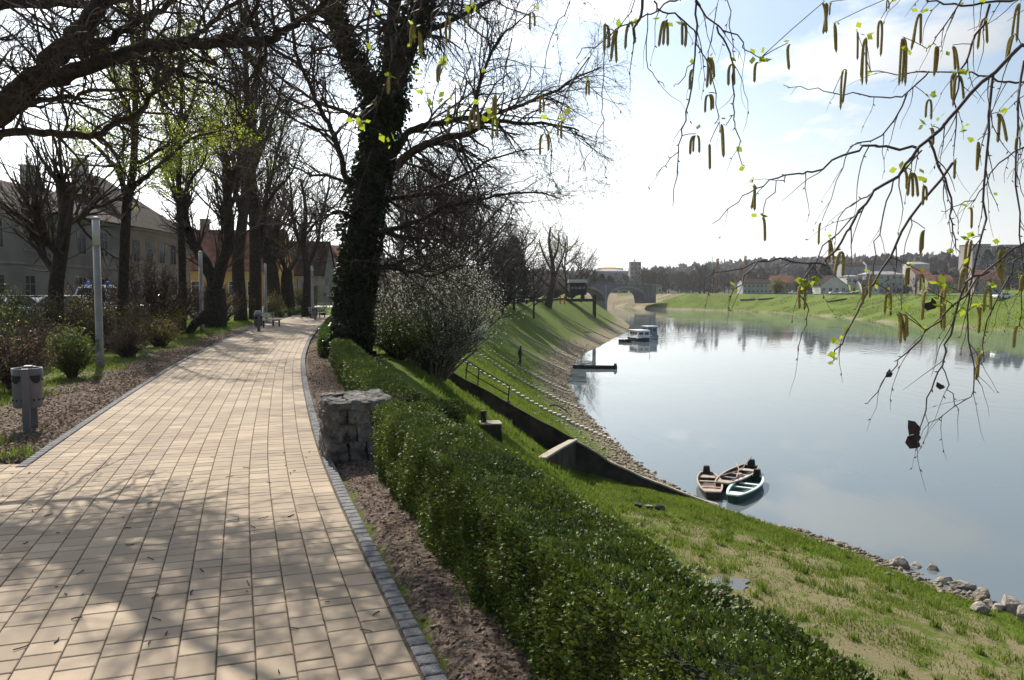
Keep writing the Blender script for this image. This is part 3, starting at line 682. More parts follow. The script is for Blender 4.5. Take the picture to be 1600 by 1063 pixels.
for l in lim: t.sprout(l, .26, 3.0, prm_ivy, 2, .1)
t.sprout(trunk, .9, 1.5, prm_ivy, 2, .35)
ivy_tree = empty('ivy_clad_tree', (0, 0, 0), 0, 'tall bare tree with its thick trunk smothered in dark ivy, between the hedges', 'tree')
t.build(ivy_tree, M['bark'], M['twig'], 10, 1)
g = np.random.default_rng(8)
ip, ia = [], []
def ivy_on(limb, n, t0, t1, spread):
    pts = np.array([tuple(q) for q in limb[0]]); rad = np.array(limb[1]); m = len(pts)
    u = (t0 + (t1 - t0) * g.random(n)) * (m - 1); i = np.minimum(u.astype(int), m - 2); f = (u - i)[:, None]
    c = pts[i] * (1 - f) + pts[i + 1] * f; d = pts[i + 1] - pts[i]; d /= np.linalg.norm(d, axis=1, keepdims=True)
    o = g.normal(size=(n, 3)); o -= d * (o * d).sum(1, keepdims=True); o /= np.linalg.norm(o, axis=1, keepdims=True)
    lump = np.array([mnoise.fractal(tuple(x * 1.7), 1, 2, 3) for x in (c + o * .4)])
    rr = rad[i] * (1 + 0 * u) + np.abs(g.normal(0, spread, n)) * (1 + 1.2 * np.clip(lump, -.6, 1)) + np.clip(lump, 0, 1) * spread
    ip.append(c + o * rr[:, None]); ia.append(o + np.array([0, 0, -.5]))
ivy_on(trunk, 15000, 0, 1, .07); ivy_on(lim[0], 3200, 0, .5, .07); ivy_on(lim[1], 3600, 0, .6, .07); ivy_on(lim[2], 1500, 0, .3, .07)
cards('ivy', np.concatenate(ip), .085, M['ivy'], ivy_tree, 4, .8, 0, np.concatenate(ia))

# ------------------------------------------------------------------ old spreading tree, trunk outside the frame on the left
t = Tree(21); FY = 10.2
def fl(pts, y0=FY, dy=0.0):
    n = len(pts); return [P(x, y, y0 + dy * i / (n - 1)) for i, (x, y) in enumerate(pts)]
fb = (-10.6, 10.9)
trunk = t.limb([(fb[0], fb[1], -.1), (-10.5, 10.9, .9), (-10.1, 10.8, 2.0), (-9.3, 10.6, 3.0), (-8.4, 10.4, 3.6), P(-45, 205, FY)], .55, .36, 0, 4)
prm_old = dict(max=4, seg=[.4, .3, .2, .14, .1], wig=.24, trop=[0, .03, .02, 0, -.01], nch=[4, 6, 8, 6, 0], ang=(30, 75), ratio=.55, rr=.58, rmin=.0026, smin=.0035, bare=.08)
LL = [(fl([(-45, 205), (0, 172), (31, 150), (78, 97), (119, 56), (150, 12), (172, -45), (200, -120)]), 0.191, 0.072, .34),
      (fl([(10, 160), (47, 131), (94, 122), (141, 103), (200, 84), (250, 73), (312, 69), (375, 66), (412, 64), (437, 53), (469, 34), (500, 12), (530, -25)], FY, -1.2), 0.116, 0.021, .3),
      (fl([(290, 70), (297, 59), (328, 37), (372, 0), (395, -40)], FY - .8, .5), 0.041, 0.018, .3),
      (fl([(315, 69), (331, 66), (359, 53), (390, 34), (402, 0), (408, -30)], FY - .9, -1), 0.032, 0.015, .3),
      (fl([(100, 88), (119, 81), (175, 62), (219, 34), (266, 6), (310, -25)], FY, 1.5), 0.075, 0.030, .32),
      (fl([(-40, 230), (22, 206), (78, 206), (150, 212), (187, 191), (219, 175), (250, 134), (262, 116), (290, 88)], FY, .8), 0.058, 0.018, .3),
      (fl([(10, 175), (37, 166), (94, 153), (125, 148), (194, 140), (240, 150)], FY, -.8), 0.043, 0.012, .3),
      (fl([(205, 84), (219, 87), (269, 109), (312, 125), (344, 141), (375, 169), (392, 200)], FY - .6, -.8), 0.035, 0.007, .3),
      (fl([(-45, 205), (-70, 120), (-20, 40), (0, 6), (94, 6), (162, 6), (220, -15)], FY, 1.5), 0.116, 0.036, .34),
      (fl([(437, 53), (460, 70), (490, 75), (520, 95)], FY - 1.2, -.5), 0.017, 0.006, .28),
      (fl([(172, -45), (240, -120), (340, -170), (430, -190)], FY, -1.5), .06, .02, .4)]
for p, a, b, ev in LL:
    l = t.limb(p, a, b, 1, 4, .02); t.sprout(l, ev * .40, 1.3, prm_old, 2, .08, taper=.3)
old_tree = empty('spreading_tree', (0, 0, 0), 0, 'old leafless tree whose thick crooked dark limbs reach over the paved path near the bin', 'tree')
t.build(old_tree, M['bark'], M['twig'], 9, 1)

# ------------------------------------------------------------------ other bare trees of the park, each after its own trunk and arms
def park_tree(label, Y, trunk, r0, r1, arms, prm, every, L, seed, leaves=0, leafm='young2', lsize=.09, bark='bark', twig='twig', t0=.35, lean=0, lz=(0, 99)):
    T = Tree(seed); gx = P(trunk[0][0], 455, Y)[0]; z0 = gz(gx, Y)
    pts = [P(x, y, Y) for x, y in trunk]; pts = [(pts[0][0], Y, z0 - .1)] + pts
    tr = T.limb(pts, r0 * 1.25, r1, 0, 3); T.sprout(tr, every * .8, L, prm, 2, t0)
    for i, (a, ra, rb) in enumerate(arms):
        n = len(a); dy = ((-1) ** i) * (1.2 + (i % 3)); l = T.limb([P(x, y, Y + dy * k / (n - 1)) for k, (x, y) in enumerate(a)], ra, rb, 1, 4, .02)
        T.sprout(l, every * .6, L, prm, 2, .1)
    root = empty('bare_tree', (0, 0, 0), 0, label, 'tree', 'bare trees of the park')
    T.build(root, M[bark], M[twig], 7, 1)
    if leaves and T.tips:
        g = np.random.default_rng(seed); tp = np.array(T.tips); tp = tp[(tp[:, 2] > lz[0]) & (tp[:, 2] < lz[1])]
        Q = tp[g.integers(0, len(tp), leaves)] + g.normal(size=(leaves, 3)) * .13; cards('young_leaves', Q, lsize, M[leafm], root, seed, .6, -.3)
    return root
prm_park = dict(max=4, seg=[.8, .6, .5, .35, .3], wig=.14, trop=[0, .05, .04, .02, -.02], nch=[5, 7, 7, 5, 0], ang=(20, 60), ratio=.55, rr=.55, rmin=.008, bare=.12)
prm_up = dict(max=4, seg=[.9, .8, .6, .45, .3], wig=.09, trop=[.02, .09, .08, .05, .02], nch=[5, 6, 7, 5, 0], ang=(15, 45), ratio=.58, rr=.55, rmin=.009, bare=.12)
prm_poll = dict(max=3, seg=[.6, .5, .4, .3], wig=.07, trop=[.05, .10, .08, .05], nch=[4, 5, 6, 0], ang=(12, 50), ratio=.55, rr=.55, rmin=.007, bare=.1)
park_tree('pollarded street tree forking low in front of the flag, knobbly on top', 25.5, [(88, 480), (89, 440), (96, 395), (102, 350), (108, 300), (110, 285)], .20, .17,
          [([(95, 445), (78, 412), (59, 384), (49, 353), (42, 320)], .13, .10), ([(98, 400), (80, 384), (62, 350), (58, 325)], .12, .10), ([(104, 345), (122, 340), (140, 325), (146, 310)], .15, .10), ([(106, 310), (98, 290), (96, 275)], .15, .12), ([(50, 350), (35, 335), (25, 315)], .08, .06)],
          prm_poll, .28, 3.4, 31, t0=.72)
park_tree('bare tree with two wide curved arms and pale green buds behind the nearest lamp post', 29, [(191, 490), (192, 470), (198, 327), (203, 299), (209, 256), (211, 200), (212, 110), (205, 40), (208, -40)], .175, .06,
          [([(201, 303), (195, 299), (184, 268), (169, 248), (150, 228), (136, 214), (120, 200)], .13, .03), ([(206, 295), (218, 283), (234, 273), (254, 254), (300, 217), (345, 205)], .12, .025), ([(208, 262), (217, 254), (254, 231), (280, 215), (310, 205), (335, 190)], .10, .02),
           ([(184, 268), (187, 245), (195, 225), (190, 200), (175, 175)], .07, .02), ([(210, 200), (190, 150), (180, 110), (160, 60)], .09, .02), ([(211, 190), (235, 150), (250, 100), (270, 50)], .09, .02)],
          prm_park, .55, 2.2, 32, 9500, 'young', .085, lz=(3.2, 12))
park_tree('slim bare tree with bright yellow green young leaves high along its upright trunk', 36, [(285, 500), (285, 420), (282, 350), (279, 300), (282, 220), (284, 130), (280, 40), (285, -30)], .165, .04,
          [([(281, 345), (277, 320), (265, 290), (250, 260)], .08, .02), ([(282, 325), (300, 280), (320, 250), (325, 210)], .08, .02), ([(283, 230), (262, 190), (250, 150), (255, 100)], .08, .02), ([(284, 200), (305, 150), (312, 100)], .08, .02)],
          prm_up, .5, 2.2, 33, 8200, 'young', .10, lz=(3.5, 13))
park_tree('pollarded tree with a low V-shaped fork in front of the yellow house', 39, [(336, 470), (337, 450)], .46, .46,
          [([(336, 453), (323, 413), (305, 384), (294, 358), (291, 337), (293, 300)], .30, .14), ([(338, 453), (352, 396), (358, 367), (356, 323), (358, 279), (350, 230)], .28, .13), ([(294, 358), (280, 330), (276, 300)], .14, .08), ([(356, 330), (370, 300), (372, 260)], .12, .08)],
          prm_up, .45, 3.6, 34, t0=.9)
park_tree('tall straight bare tree on the lawn, the left one of a close pair', 48, [(376, 485), (372, 410), (378, 352), (384, 294), (383, 230), (386, 150), (382, 60), (385, 0)], .36, .09,
          [([(371, 412), (364, 390), (362, 337), (358, 308), (345, 280), (320, 262)], .20, .04), ([(379, 340), (366, 290), (350, 240), (340, 190), (335, 140)], .17, .03), ([(384, 290), (370, 230), (362, 170), (358, 110)], .15, .03), ([(384, 280), (400, 230), (410, 180), (416, 120)], .14, .03), ([(384, 200), (372, 150), (368, 90)], .12, .03)],
          prm_up, .75, 4.2, 35, 4500, 'young', .11, lz=(8, 13))
park_tree('tall straight bare tree on the lawn, the right one of a close pair', 50, [(399, 480), (399, 390), (396, 323), (393, 250), (398, 150), (404, 80), (400, 10)], .37, .09,
          [([(402, 400), (409, 387), (413, 323), (425, 273), (440, 210), (452, 150)], .22, .04), ([(397, 330), (385, 280), (375, 220), (372, 160)], .16, .03), ([(395, 270), (415, 220), (432, 170), (445, 110)], .15, .03), ([(413, 330), (430, 300), (455, 270), (470, 230)], .12, .03)],
          prm_up, .75, 4.4, 36, 1500, 'young2', .10, lz=(8, 14))
park_tree('dark pollarded tree with a stout leaning top before the grey building', 64, [(426, 465), (424, 430), (420, 405)], .62, .5,
          [([(421, 410), (413, 395), (412, 350), (405, 320)], .3, .15), ([(423, 408), (432, 395), (432, 360), (440, 330)], .3, .15), ([(421, 400), (420, 370), (424, 340)], .22, .12)], prm_poll, .4, 5.5, 37, t0=.8)
park_tree('shorter pollarded tree leaning right beside the red sign', 66, [(450, 470), (448, 440), (449, 425)], .5, .42,
          [([(449, 428), (457, 412), (464, 402), (470, 385)], .25, .12), ([(448, 425), (442, 405), (444, 380)], .2, .12)], prm_poll, .4, 5.0, 38, t0=.8)
park_tree('many-stemmed bare tree spreading fine brown twigs left of the ivy trunk', 56, [(478, 470), (480, 430), (474, 380), (478, 330), (470, 280)], .28, .08,
          [([(479, 425), (495, 380), (505, 330), (515, 280), (520, 230)], .14, .03), ([(478, 400), (462, 360), (455, 300), (450, 240)], .14, .03), ([(475, 370), (500, 340), (525, 320), (545, 290)], .11, .03), ([(474, 360), (452, 330), (435, 310), (425, 270)], .1, .03)],
          prm_park, .5, 3.6, 39, twig='twig_brown')
# ------------------------------------------------------------------ trees and thickets on the bank top, then the far woods
def proto_tree(seed, h, prm, spread=.5, arms=7, trunk_t=.35, r=.035, twig='twig_brown', bark='bark', every=.9, L=.22):
    T = Tree(seed); rr = random.Random(seed); top = [(0, 0, -.15)]
    for i in range(1, 7): top.append((rr.gauss(0, .012 * h * i / 3), rr.gauss(0, .012 * h * i / 3), h * .92 * i / 6))
    tr = T.limb(top, h * r * .5, h * .006, 0, 2)
    for i in range(arms):
        z = h * (trunk_t + (.8 - trunk_t) * i / arms); a = i * 2.4 + rr.uniform(-.4, .4); l = h * spread * (1.05 - .5 * i / arms) * rr.uniform(.8, 1.15)
        c, s = math.cos(a), math.sin(a); p = [(0, 0, z), (c * l * .3, s * l * .3, z + l * .25), (c * l * .62, s * l * .62, z + l * .62), (c * l * .85, s * l * .85, z + l * 1.05)]
        lb = T.limb(p, h * .011, h * .003, 1, 3, h * .004); T.sprout(lb, every * h / 16, h * L, prm, 2, .12)
    T.sprout(tr, every * h / 12, h * L, prm, 2, .45)
    return T
prm_bg = dict(max=4, seg=[.9, .8, .7, .5, .4], wig=.13, trop=[0, .05, .03, 0, -.03], nch=[4, 6, 7, 5, 0], ang=(22, 60), ratio=.56, rr=.6, rmin=.0115, bare=.1)
prm_wp = dict(max=4, seg=[.9, .8, .7, .5, .4], wig=.12, trop=[0, .03, -.04, -.16, -.2], nch=[4, 6, 7, 6, 0], ang=(22, 60), ratio=.60, rr=.6, rmin=.0115, bare=.1)
bank_list = [(700, 82, 15.5, 1, 'tall bare weeping tree with a dense brown twig curtain behind the blossoming shrub', 41),
             (655, 70, 13.5, 0, 'bare brown tree standing just right of the ivy trunk behind the blossoming shrub', 42),
             (748, 92, 14.5, 1, 'bare weeping tree left of the dark conifer on the bank top', 43),
             (786, 104, 10.5, 0, 'low dense brown tree in front of the dark conifer', 44),
             (834, 120, 9.5, 0, 'small bare tree on the bank top left of the leaning tree', 45),
             (908, 190, 12.0, 0, 'dark dense bare tree directly behind the timber hut', 46),
             (628, 88, 16.5, 1, 'tall bare tree filling the gap right of the ivy trunk, farther back', 141), (672, 98, 16.0, 0, 'bare tree with a broad brown crown behind the weeping tree', 142), (722, 112, 16.0, 1, 'tall back row weeping tree between the two front weeping trees', 143),
             (768, 128, 14.5, 0, 'back row bare tree whose top shows just left of the rounded conifer', 144), (818, 150, 14.0, 0, 'back row bare tree right of the rounded conifer', 145), (884, 175, 15.0, 0, 'thin topped bare tree between the leaning tree and the hut', 146)]
for px, Y, h, wp, lab, sd in bank_list:
    x = (px - 800) / FPX * Y; root = empty('bare_tree', (x, Y, gz(x, Y)), 0, lab, 'tree', 'bare trees along the bank top')
    T = proto_tree(sd, h, prm_wp if wp else prm_bg, .44, 10, .2, every=.62, L=.27); T.build(root, M['bark'], M['twig_brown'], 6, 1)
# leaning tree with budding crown on the edge of the bank, beside the hut
Y = 142; T = Tree(47); x0 = (861 - 800) / FPX * Y
tr = T.limb([(x0 - .6, Y, gz(x0 - .6, Y) - .2), P(861, 455, Y), P(864, 435, Y), P(863, 410, Y), P(858, 380, Y), P(860, 355, Y)], .75, .12, 0, 3)
prm_b = dict(prm_bg); prm_b['trop'] = [0, .06, .05, .0, -.02]
for a in ([(858, 447), (850, 441), (840, 432), (832, 425)], [(864, 440), (872, 420), (880, 400), (884, 380)], [(863, 425), (850, 400), (842, 375)], [(863, 410), (872, 385), (873, 360)]):
    l = T.limb([P(q, w, Y + i * .6) for i, (q, w) in enumerate(a)], .28, .06, 1, 3); T.sprout(l, .7, 3.2, prm_b, 2, .15)
T.sprout(tr, .8, 3.6, prm_b, 2, .35)
root = empty('bare_tree', (0, 0, 0), 0, 'budding olive-tinted tree leaning over the bank edge just left of the timber hut', 'tree', 'bare trees along the bank top'); T.build(root, M['bark'], M['twig_brown'], 7, 1)
g = np.random.default_rng(47); tp = np.array(T.tips); cards('young_leaves', tp[g.integers(0, len(tp), 2600)] + g.normal(size=(2600, 3)) * .25, .16, M['shrub_olive'], root, 47)
mb = MB(); mb.tube([P(872, 441, 143), P(893, 462, 146)], .17, 6); tag(mb.build('timber_prop', M['wood_dark']), 'slanting dark timber prop between the leaning tree and the hut', 'timber prop')
def conifer(label, x, y, h, w, seed, group=None, n=2600, size=.5, mname='conifer', name='conifer_tree'):
    g = np.random.default_rng(seed); root = empty(name, (x, y, gz(x, y)), 0, label, 'tree', group)
    mb = MB(); mb.tube([(0, 0, -.2), (0, 0, h * .95)], [h * .02, h * .004], 6); mb.build('trunk', M['bark'], root)
    zc = g.random(n) ** .8; a = g.random(n) * 6.283; lob = 1 + .18 * np.sin(zc * 40 + a * 3); rad = (1 - zc) ** .75 * w / 2 * np.sqrt(g.random(n)) * lob + .05
    Q = np.stack([np.cos(a) * rad, np.sin(a) * rad, h * (.08 + .92 * zc)], -1); A = np.stack([np.cos(a), np.sin(a), .3 + 0 * a], -1)
    cards('foliage', Q, size, M[mname], root, seed, .45, 0, A); return root
conifer('dark rounded conifer rising among the bare trees on the bank top', (803 - 800) / FPX * 118, 118, 10.6, 5.5, 51, n=5000, size=.45)
conifer('smaller dark conifer half hidden left of the rounded conifer', (784 - 800) / FPX * 112, 112, 8.6, 4.5, 52, n=3600, size=.45)
# brown thicket along the bank top
thick = [(640, 58, 3.2, 4.5), (675, 66, 4.0, 5.5), (712, 74, 4.4, 6), (745, 84, 4.6, 6), (775, 96, 4.8, 7), (806, 112, 4.6, 7), (832, 128, 4.2, 7), (850, 160, 4.5, 8), (600, 66, 2.6, 5), (880, 205, 6, 10), (905, 220, 7, 12), (622, 86, 3.5, 6), (690, 100, 5.5, 8), (740, 120, 6, 9)]
p0 = shrub('bare_thicket', 'dense brown leafless thicket in the row along the bank top under the bare trees', (0, 0, 0), 1.0, 1.35, 120, 500, .05, 'shrub_brown', 'twig_brown', 61, .3, 'brown thickets along the bank top', 'thicket')
for i, (px, Y, h, w) in enumerate(thick):
    o = p0 if i == 0 else copy_tree(p0); x = (px - 800) / FPX * Y - 2.2; o.location = (x, Y, gz(x, Y)); o.scale = (w / 1.4, w / 1.4, h * .8); o.rotation_euler.z = i * 1.9
# white blossoming shrub on the slope
bx, by = -2.35, 24.6
sh = shrub('blossom_shrub', 'big wiry shrub sprinkled with greyish white blossom on the slope right of the ivy tree', (bx, by, gz(bx, by)), 3.9, 4.4, 150, 34000, .046, 'blossom', 'twig_pale', 71, .05, None, 'shrub', .2)
for i, (ux, uy, uh, uw, lab) in enumerate(((-3.25, 22.9, 1.5, 2.4, 'dark leafy bush between the ivy trunk and the blossoming shrub'), (-3.9, 26.5, 1.7, 2.6, 'dark bush behind the blossoming shrub by the steel cabinet'))):
    shrub('dark_bush', lab, (ux, uy, gz(ux, uy)), uh, uw, 90, 5200, .075, 'hedge', 'twig', 170 + i, -.1, 'dark bushes on the slope', 'bush')
# hedges -----------------------------------------------------------------
def right_of_path(y0, y1, off, n=10):
    ys = np.linspace(y0, y1, n); return [(float(fR(y)) + off, float(y), -.03) for y in ys]
hedge(right_of_path(.9, 8.0, .68, 14), .52, .69, 12500, .021, 'long glossy dark green clipped hedge running along the path in the foreground', 1, wob=.055)
hedge(right_of_path(9.9, 20.6, .95, 12), .54, .55, 5500, .030, 'low clipped hedge just beyond the stone pier, curving to the ivy trunk', 2)
hedge([(-.75, 10.2, -.12), (-1.15, 10.5, -.10), (-1.7, 10.9, -.06)], .5, .45, 5500, .030, 'short end piece of clipped hedge turning toward the slope behind the stone pier', 6)
hedge(right_of_path(21.6, 29.5, .72, 8), .62, .56, 2600, .040, 'flat topped sunlit hedge left of the ivy trunk base', 3, 'hedge_far')
hedge(right_of_path(30.5, 38.0, .85, 6), .7, .60, 1800, .045, 'second flat topped hedge farther along the path past the ivy trunk', 4, 'hedge_far')
hedge(right_of_path(41.0, 46.0, 1.0, 5), .9, .8, 1500, .05, 'dark boxy hedge at the far end of the path', 5, 'hedge')
# park shrubs on the left --------------------------------------------------
def ground_px(px, py): return on_ground(px, py)
SH = [(112, 592, 1.05, 1.05, 'shrub_green', 'dense little yellow green bush standing nearest the lamp post base', 90, 2600, .055),
      (28, 612, 1.25, 1.5, 'shrub_brown', 'dark brown twiggy bush right behind the litter bin', 90, 900, .05),
      (-30, 600, 1.5, 1.6, 'shrub_green', 'green bush at the edge of the lawn left of the litter bin', 90, 1500, .06),
      (60, 572, 1.25, 1.5, 'shrub_brown', 'brown twiggy bush between the bin and the yellow green bush', 90, 1000, .05),
      (200, 560, 1.0, 1.5, 'shrub_brown', 'reddish brown low bush just right of the lamp post', 90, 1000, .045),
      (250, 543, 1.0, 1.6, 'shrub_olive', 'olive tinted bush next to the sunlit grass edge', 90, 1300, .05),
      (165, 548, 1.45, 1.9, 'shrub_olive', 'tall olive bush behind the nearest lamp post', 100, 1600, .05),
      (20, 560, 1.7, 2.2, 'shrub_green', 'broad green bush under the beige building', 110, 2600, .06),
      (75, 548, 1.7, 2.2, 'shrub_olive', 'broad olive bush in front of the pollarded tree', 110, 1500, .055),
      (120, 540, 1.7, 2.2, 'shrub_olive', 'olive bush below the parked silver car', 110, 1500, .055),
      (215, 532, 1.6, 2.2, 'shrub_brown', 'brown bush before the emergency vehicle', 110, 1200, .055),
      (262, 524, 1.5, 2.2, 'shrub_olive', 'greenish bush behind the fallen branch', 100, 1500, .055),
      (-10, 545, 2.0, 2.6, 'shrub_green', 'tall green bush at the street side of the lawn', 110, 2600, .06)]
for i, (px, py, h, w, lf, lab, ns, nl, ls) in enumerate(SH):
    x, y, z = ground_px(px, py); shrub('park_shrub', lab, (x, y, z), h, w, ns, int(nl * 2.2), ls * .85, lf, 'twig_brown', 100 + i, .25, 'shrubs on the lawn', 'shrub')
# taller arching bare bushes behind
AR = [(232, 31, 3.2, 3.2, 'arching dark bare bush in front of the tan building'), (262, 34, 2.6, 3.0, 'arching bare bush left of the second lamp post'), (318, 44, 2.4, 4.4, 'reddish brown bush under the V-forked tree'), (345, 45, 2.2, 4.0, 'greenish brown bush right of the V-forked tree'),
      (150, 30, 2.4, 3.0, 'thin bare bush behind the nearest lamp post')]
for i, (px, Y, h, w, lab) in enumerate(AR):
    x = (px - 800) / FPX * Y; shrub('bare_bush', lab, (x, Y, gz(x, Y)), h, w, 80, 900 if i > 1 else 250, .06, 'shrub_brown' if i != 3 else 'shrub_olive', 'twig', 130 + i, .15, 'bare bushes behind the lawn', 'bush')
SM = [(428, 56, 1.7, 2.2, 'shrub_olive', 'yellow green bush behind the third lamp post'), (478, 70, 2.5, 3.2, 'shrub_green', 'rounded green bush beneath the red sign'), (612, 62, 2.4, 2.6, 'young2', 'yellow flowering bush seen just right of the ivy trunk')]
for i, (px, Y, h, w, lf, lab) in enumerate(SM):
    x = (px - 800) / FPX * Y; shrub('leafy_bush', lab, (x, Y, gz(x, Y)), h, w, 80, 1800, .08, lf, 'twig_brown', 140 + i, .2, None, 'bush')
pl = None
for i, (px, py) in enumerate([(440, 496), (452, 495), (462, 494), (473, 493), (505, 494), (484, 496), (430, 489), (447, 488)]):
    x, y, z = ground_px(px, py)
    if pl is None: pl = shrub('low_plant', 'small round green plant in the flower bed behind the far lamp post', (x, y, z), .8, 1.2, 40, 500, .09, 'shrub_green', 'twig_brown', 150, .2, 'small plants in the far flower bed', 'plant')
    else: c = copy_tree(pl); c.location = (x, y, z); c.rotation_euler.z = i * 1.3; c.scale = [(.7 + .08 * i)] * 3
# far trees across the river ----------------------------------------------
protos = []
for k, (sd, sp, tt) in enumerate(((81, .42, .25), (82, .5, .2), (83, .36, .3))):
    T = proto_tree(sd, 12, dict(prm_bg, max=3, nch=[4, 6, 6, 0], rmin=.03), sp, 8, tt, .04, every=1.0, L=.24)
    root = empty('far_bare_tree', (0, 0, 0)); T.build(root, M['bark'], M['twig_far'], 4, 1); protos.append(root)
r = random.Random(77); used = [False] * 3; GROUPF = 'bare trees lined along the far bank'
ftrees = []
for px in range(1012, 1210, 9): ftrees.append((px + r.uniform(-4, 4), r.uniform(455, 520), r.uniform(11, 18)))
for px in range(1380, 1610, 15): ftrees.append((px + r.uniform(-5, 5), r.uniform(225, 290), r.uniform(4.5, 7.5)))
for px in (1247, 1262, 1275, 1345, 1352): ftrees.append((px, 380, r.uniform(9, 12)))
for px in (1003, 1012, 1022, 1034, 1092, 1100): ftrees.append((px, r.uniform(452, 462), r.uniform(14, 19)))
for px in range(905, 1010, 11): ftrees.append((px + r.uniform(-4, 4), r.uniform(480, 560), r.uniform(10, 15)))
for i, (px, Y, h) in enumerate(ftrees):
    k = i % 3; o = protos[k] if not used[k] else copy_tree(protos[k]); used[k] = True
    x = (px - 800) / FPX * Y; o.location = (x, Y, gz(x, Y) - .1); s = h / 12; o.scale = (s * r.uniform(.9, 1.3), s * r.uniform(.9, 1.3), s); o.rotation_euler.z = r.uniform(0, 6.28)
    tag(o, 'bare grey brown tree in the long row along the far bank', 'tree', GROUPF)
for i, (px, h) in enumerate(((1120, 24), (1163, 26), (1156, 20))):
    conifer(('slender poplar, left of the two tall ones on the far bank skyline', 'slender poplar, right of the two tall ones on the far bank skyline', 'short poplar beside the right tall poplar on the skyline')[i], (px - 800) / FPX * 560, 560, h, 4.5, 160 + i, None, 900, .9, 'shrub_brown', 'poplar_tree')
for i, (px, Y, h, w) in enumerate(((1266, 395, 15, 9), (1288, 400, 15, 11), (1460, 430, 10, 7), (940, 470, 11, 10), (952, 475, 10, 9), (930, 472, 9, 9), (1575, 400, 20, 16), (1540, 470, 20, 16), (1592, 440, 22, 16), (1560, 450, 22, 16))):
    lab = 'dark evergreen beyond the river ' + ('beside the white gabled house', 'just left of the white gabled house roof', 'on the skyline above the pale houses', 'behind the bridge deck, tallest of three', 'behind the bridge deck, rightmost of three', 'behind the bridge deck, leftmost of three', 'near the right edge under the apartment blocks', 'below the left apartment block', 'below the right apartment block', 'between the apartment blocks')[i]
    conifer(lab, (px - 800) / FPX * Y, Y, h, w, 170 + i, 'dark evergreens beyond the river', 1800, 1.0)
x = (1213 - 800) / FPX * 372; shrub('leafy_tree', 'fresh yellow green rounded tree beside the red roofed house across the river', (x, 372, gz(x, 372)), 7.5, 7.5, 70, 2600, .55, 'shrub_olive', 'twig_brown', 190, .1, None, 'tree')
# far-off woods on the hills
g = np.random.default_rng(9); n = 26000
wx = g.uniform(-500, 1400, n); wy = g.uniform(600, 1500, n); k = np.abs(wx / wy) < .9; wx, wy = wx[k], wy[k]
zt_ = gzv(wx, wy); Q = np.stack([wx, wy, zt_ + g.random(len(wx)) * 9], -1)
tag(cards('far_woods', Q, 9.0, M['twig_far'], None, 9, .7, .6), kind='stuff')
n = 9000; wx = g.uniform(100, 420, n); wy = g.uniform(400, 560, n); k = (wx > .32 * wy) ; wx, wy = wx[k], wy[k]
Q = np.stack([wx, wy, gzv(wx, wy) + g.random(len(wx)) * 4.5], -1); tag(cards('hillside_scrub', Q, 4.0, M['twig_far'], None, 10, .7, .6), kind='stuff')
n = 9000; wx = g.uniform(-60, -8, n); wy = g.uniform(118, 150, n); Q = np.stack([wx, wy, gzv(wx, wy) + g.random(n) ** 1.5 * 7], -1); tag(cards('park_scrub', Q, 1.2, M['twig_brown'], None, 12, .6, .6), kind='stuff')
# ------------------------------------------------------------------ lumps of stone
def lump(name, c, d, seed, m, parent=None, rough=.25, sub=3, flat=0):
    bm = bmesh.new(); bmesh.ops.create_icosphere(bm, subdivisions=sub, radius=1); r = random.Random(seed)
    pl = [(Vector((r.gauss(0, 1), r.gauss(0, 1), r.gauss(0, 1))).normalized(), r.uniform(.5, .86)) for _ in range(15)]
    for v in bm.verts:
        p = v.co.copy()
        for n, h in pl:
            e = p.dot(n) - h
            if e > 0: p -= n * e * .9
        p *= 1 + rough * mnoise.fractal(tuple(p * 1.6 + Vector((seed, 0, 0))), 1, 2, 4)
        v.co = p
    me = bpy.data.meshes.new(name); bm.to_mesh(me); bm.free()
    o = link_mesh(name, me, parent, [m]); o.location = c; o.scale = (d[0] / 2, d[1] / 2, d[2] / 2); o.rotation_euler = (0, 0, r.uniform(0, 6.28)); return o
# stone pier: squared rubble blocks in courses
pd = Vector((fR(9.2) - fR(8.4), .8, 0)).normalized(); pr = math.atan2(pd.y, pd.x) - math.pi / 2
pier = empty('stone_pier', (-1.74, 8.8, -.03), pr, 'squat pier of rough grey rubble stone at the end of the long foreground hedge', 'stone pier')
mb = MB(); mb.box((0, 0, .24), (.66, .80, .5)); mb.build('mortar_core', M['wall_dark'], pier)
r = random.Random(4)
def block(c, d, rz, seed):
    bm = bmesh.new(); bmesh.ops.create_cube(bm, size=1); bmesh.ops.subdivide_edges(bm, edges=bm.edges, cuts=9, use_grid_fill=True); q = random.Random(seed)
    cut = [q.uniform(.05, .2) for _ in range(8)]
    for v in bm.verts:
        p = v.co; l = (abs(p.x * 2) ** 9 + abs(p.y * 2) ** 9 + abs(p.z * 2) ** 9) ** (1 / 9)
        p = p * (1 / max(l, .4)) * max(abs(p.x * 2), abs(p.y * 2), abs(p.z * 2))
        p = Vector((p.x * d[0], p.y * d[1], p.z * d[2])); s = Vector((seed * 3.1, 0, 0))
        p += Vector((mnoise.fractal(tuple(p * 8 + s), .8, 2, 6), mnoise.fractal(tuple(p * 7 + s * 2), 1, 2, 4), mnoise.fractal(tuple(p * 7 + s * 3), 1, 2, 4))) * .03
        v.co = p
    me = bpy.data.meshes.new('stone_block'); bm.to_mesh(me); bm.free()
    o = link_mesh('stone_block', me, pier, [M['stone']]); o.location = c; o.rotation_euler = (0, 0, rz); return o
sd = 0
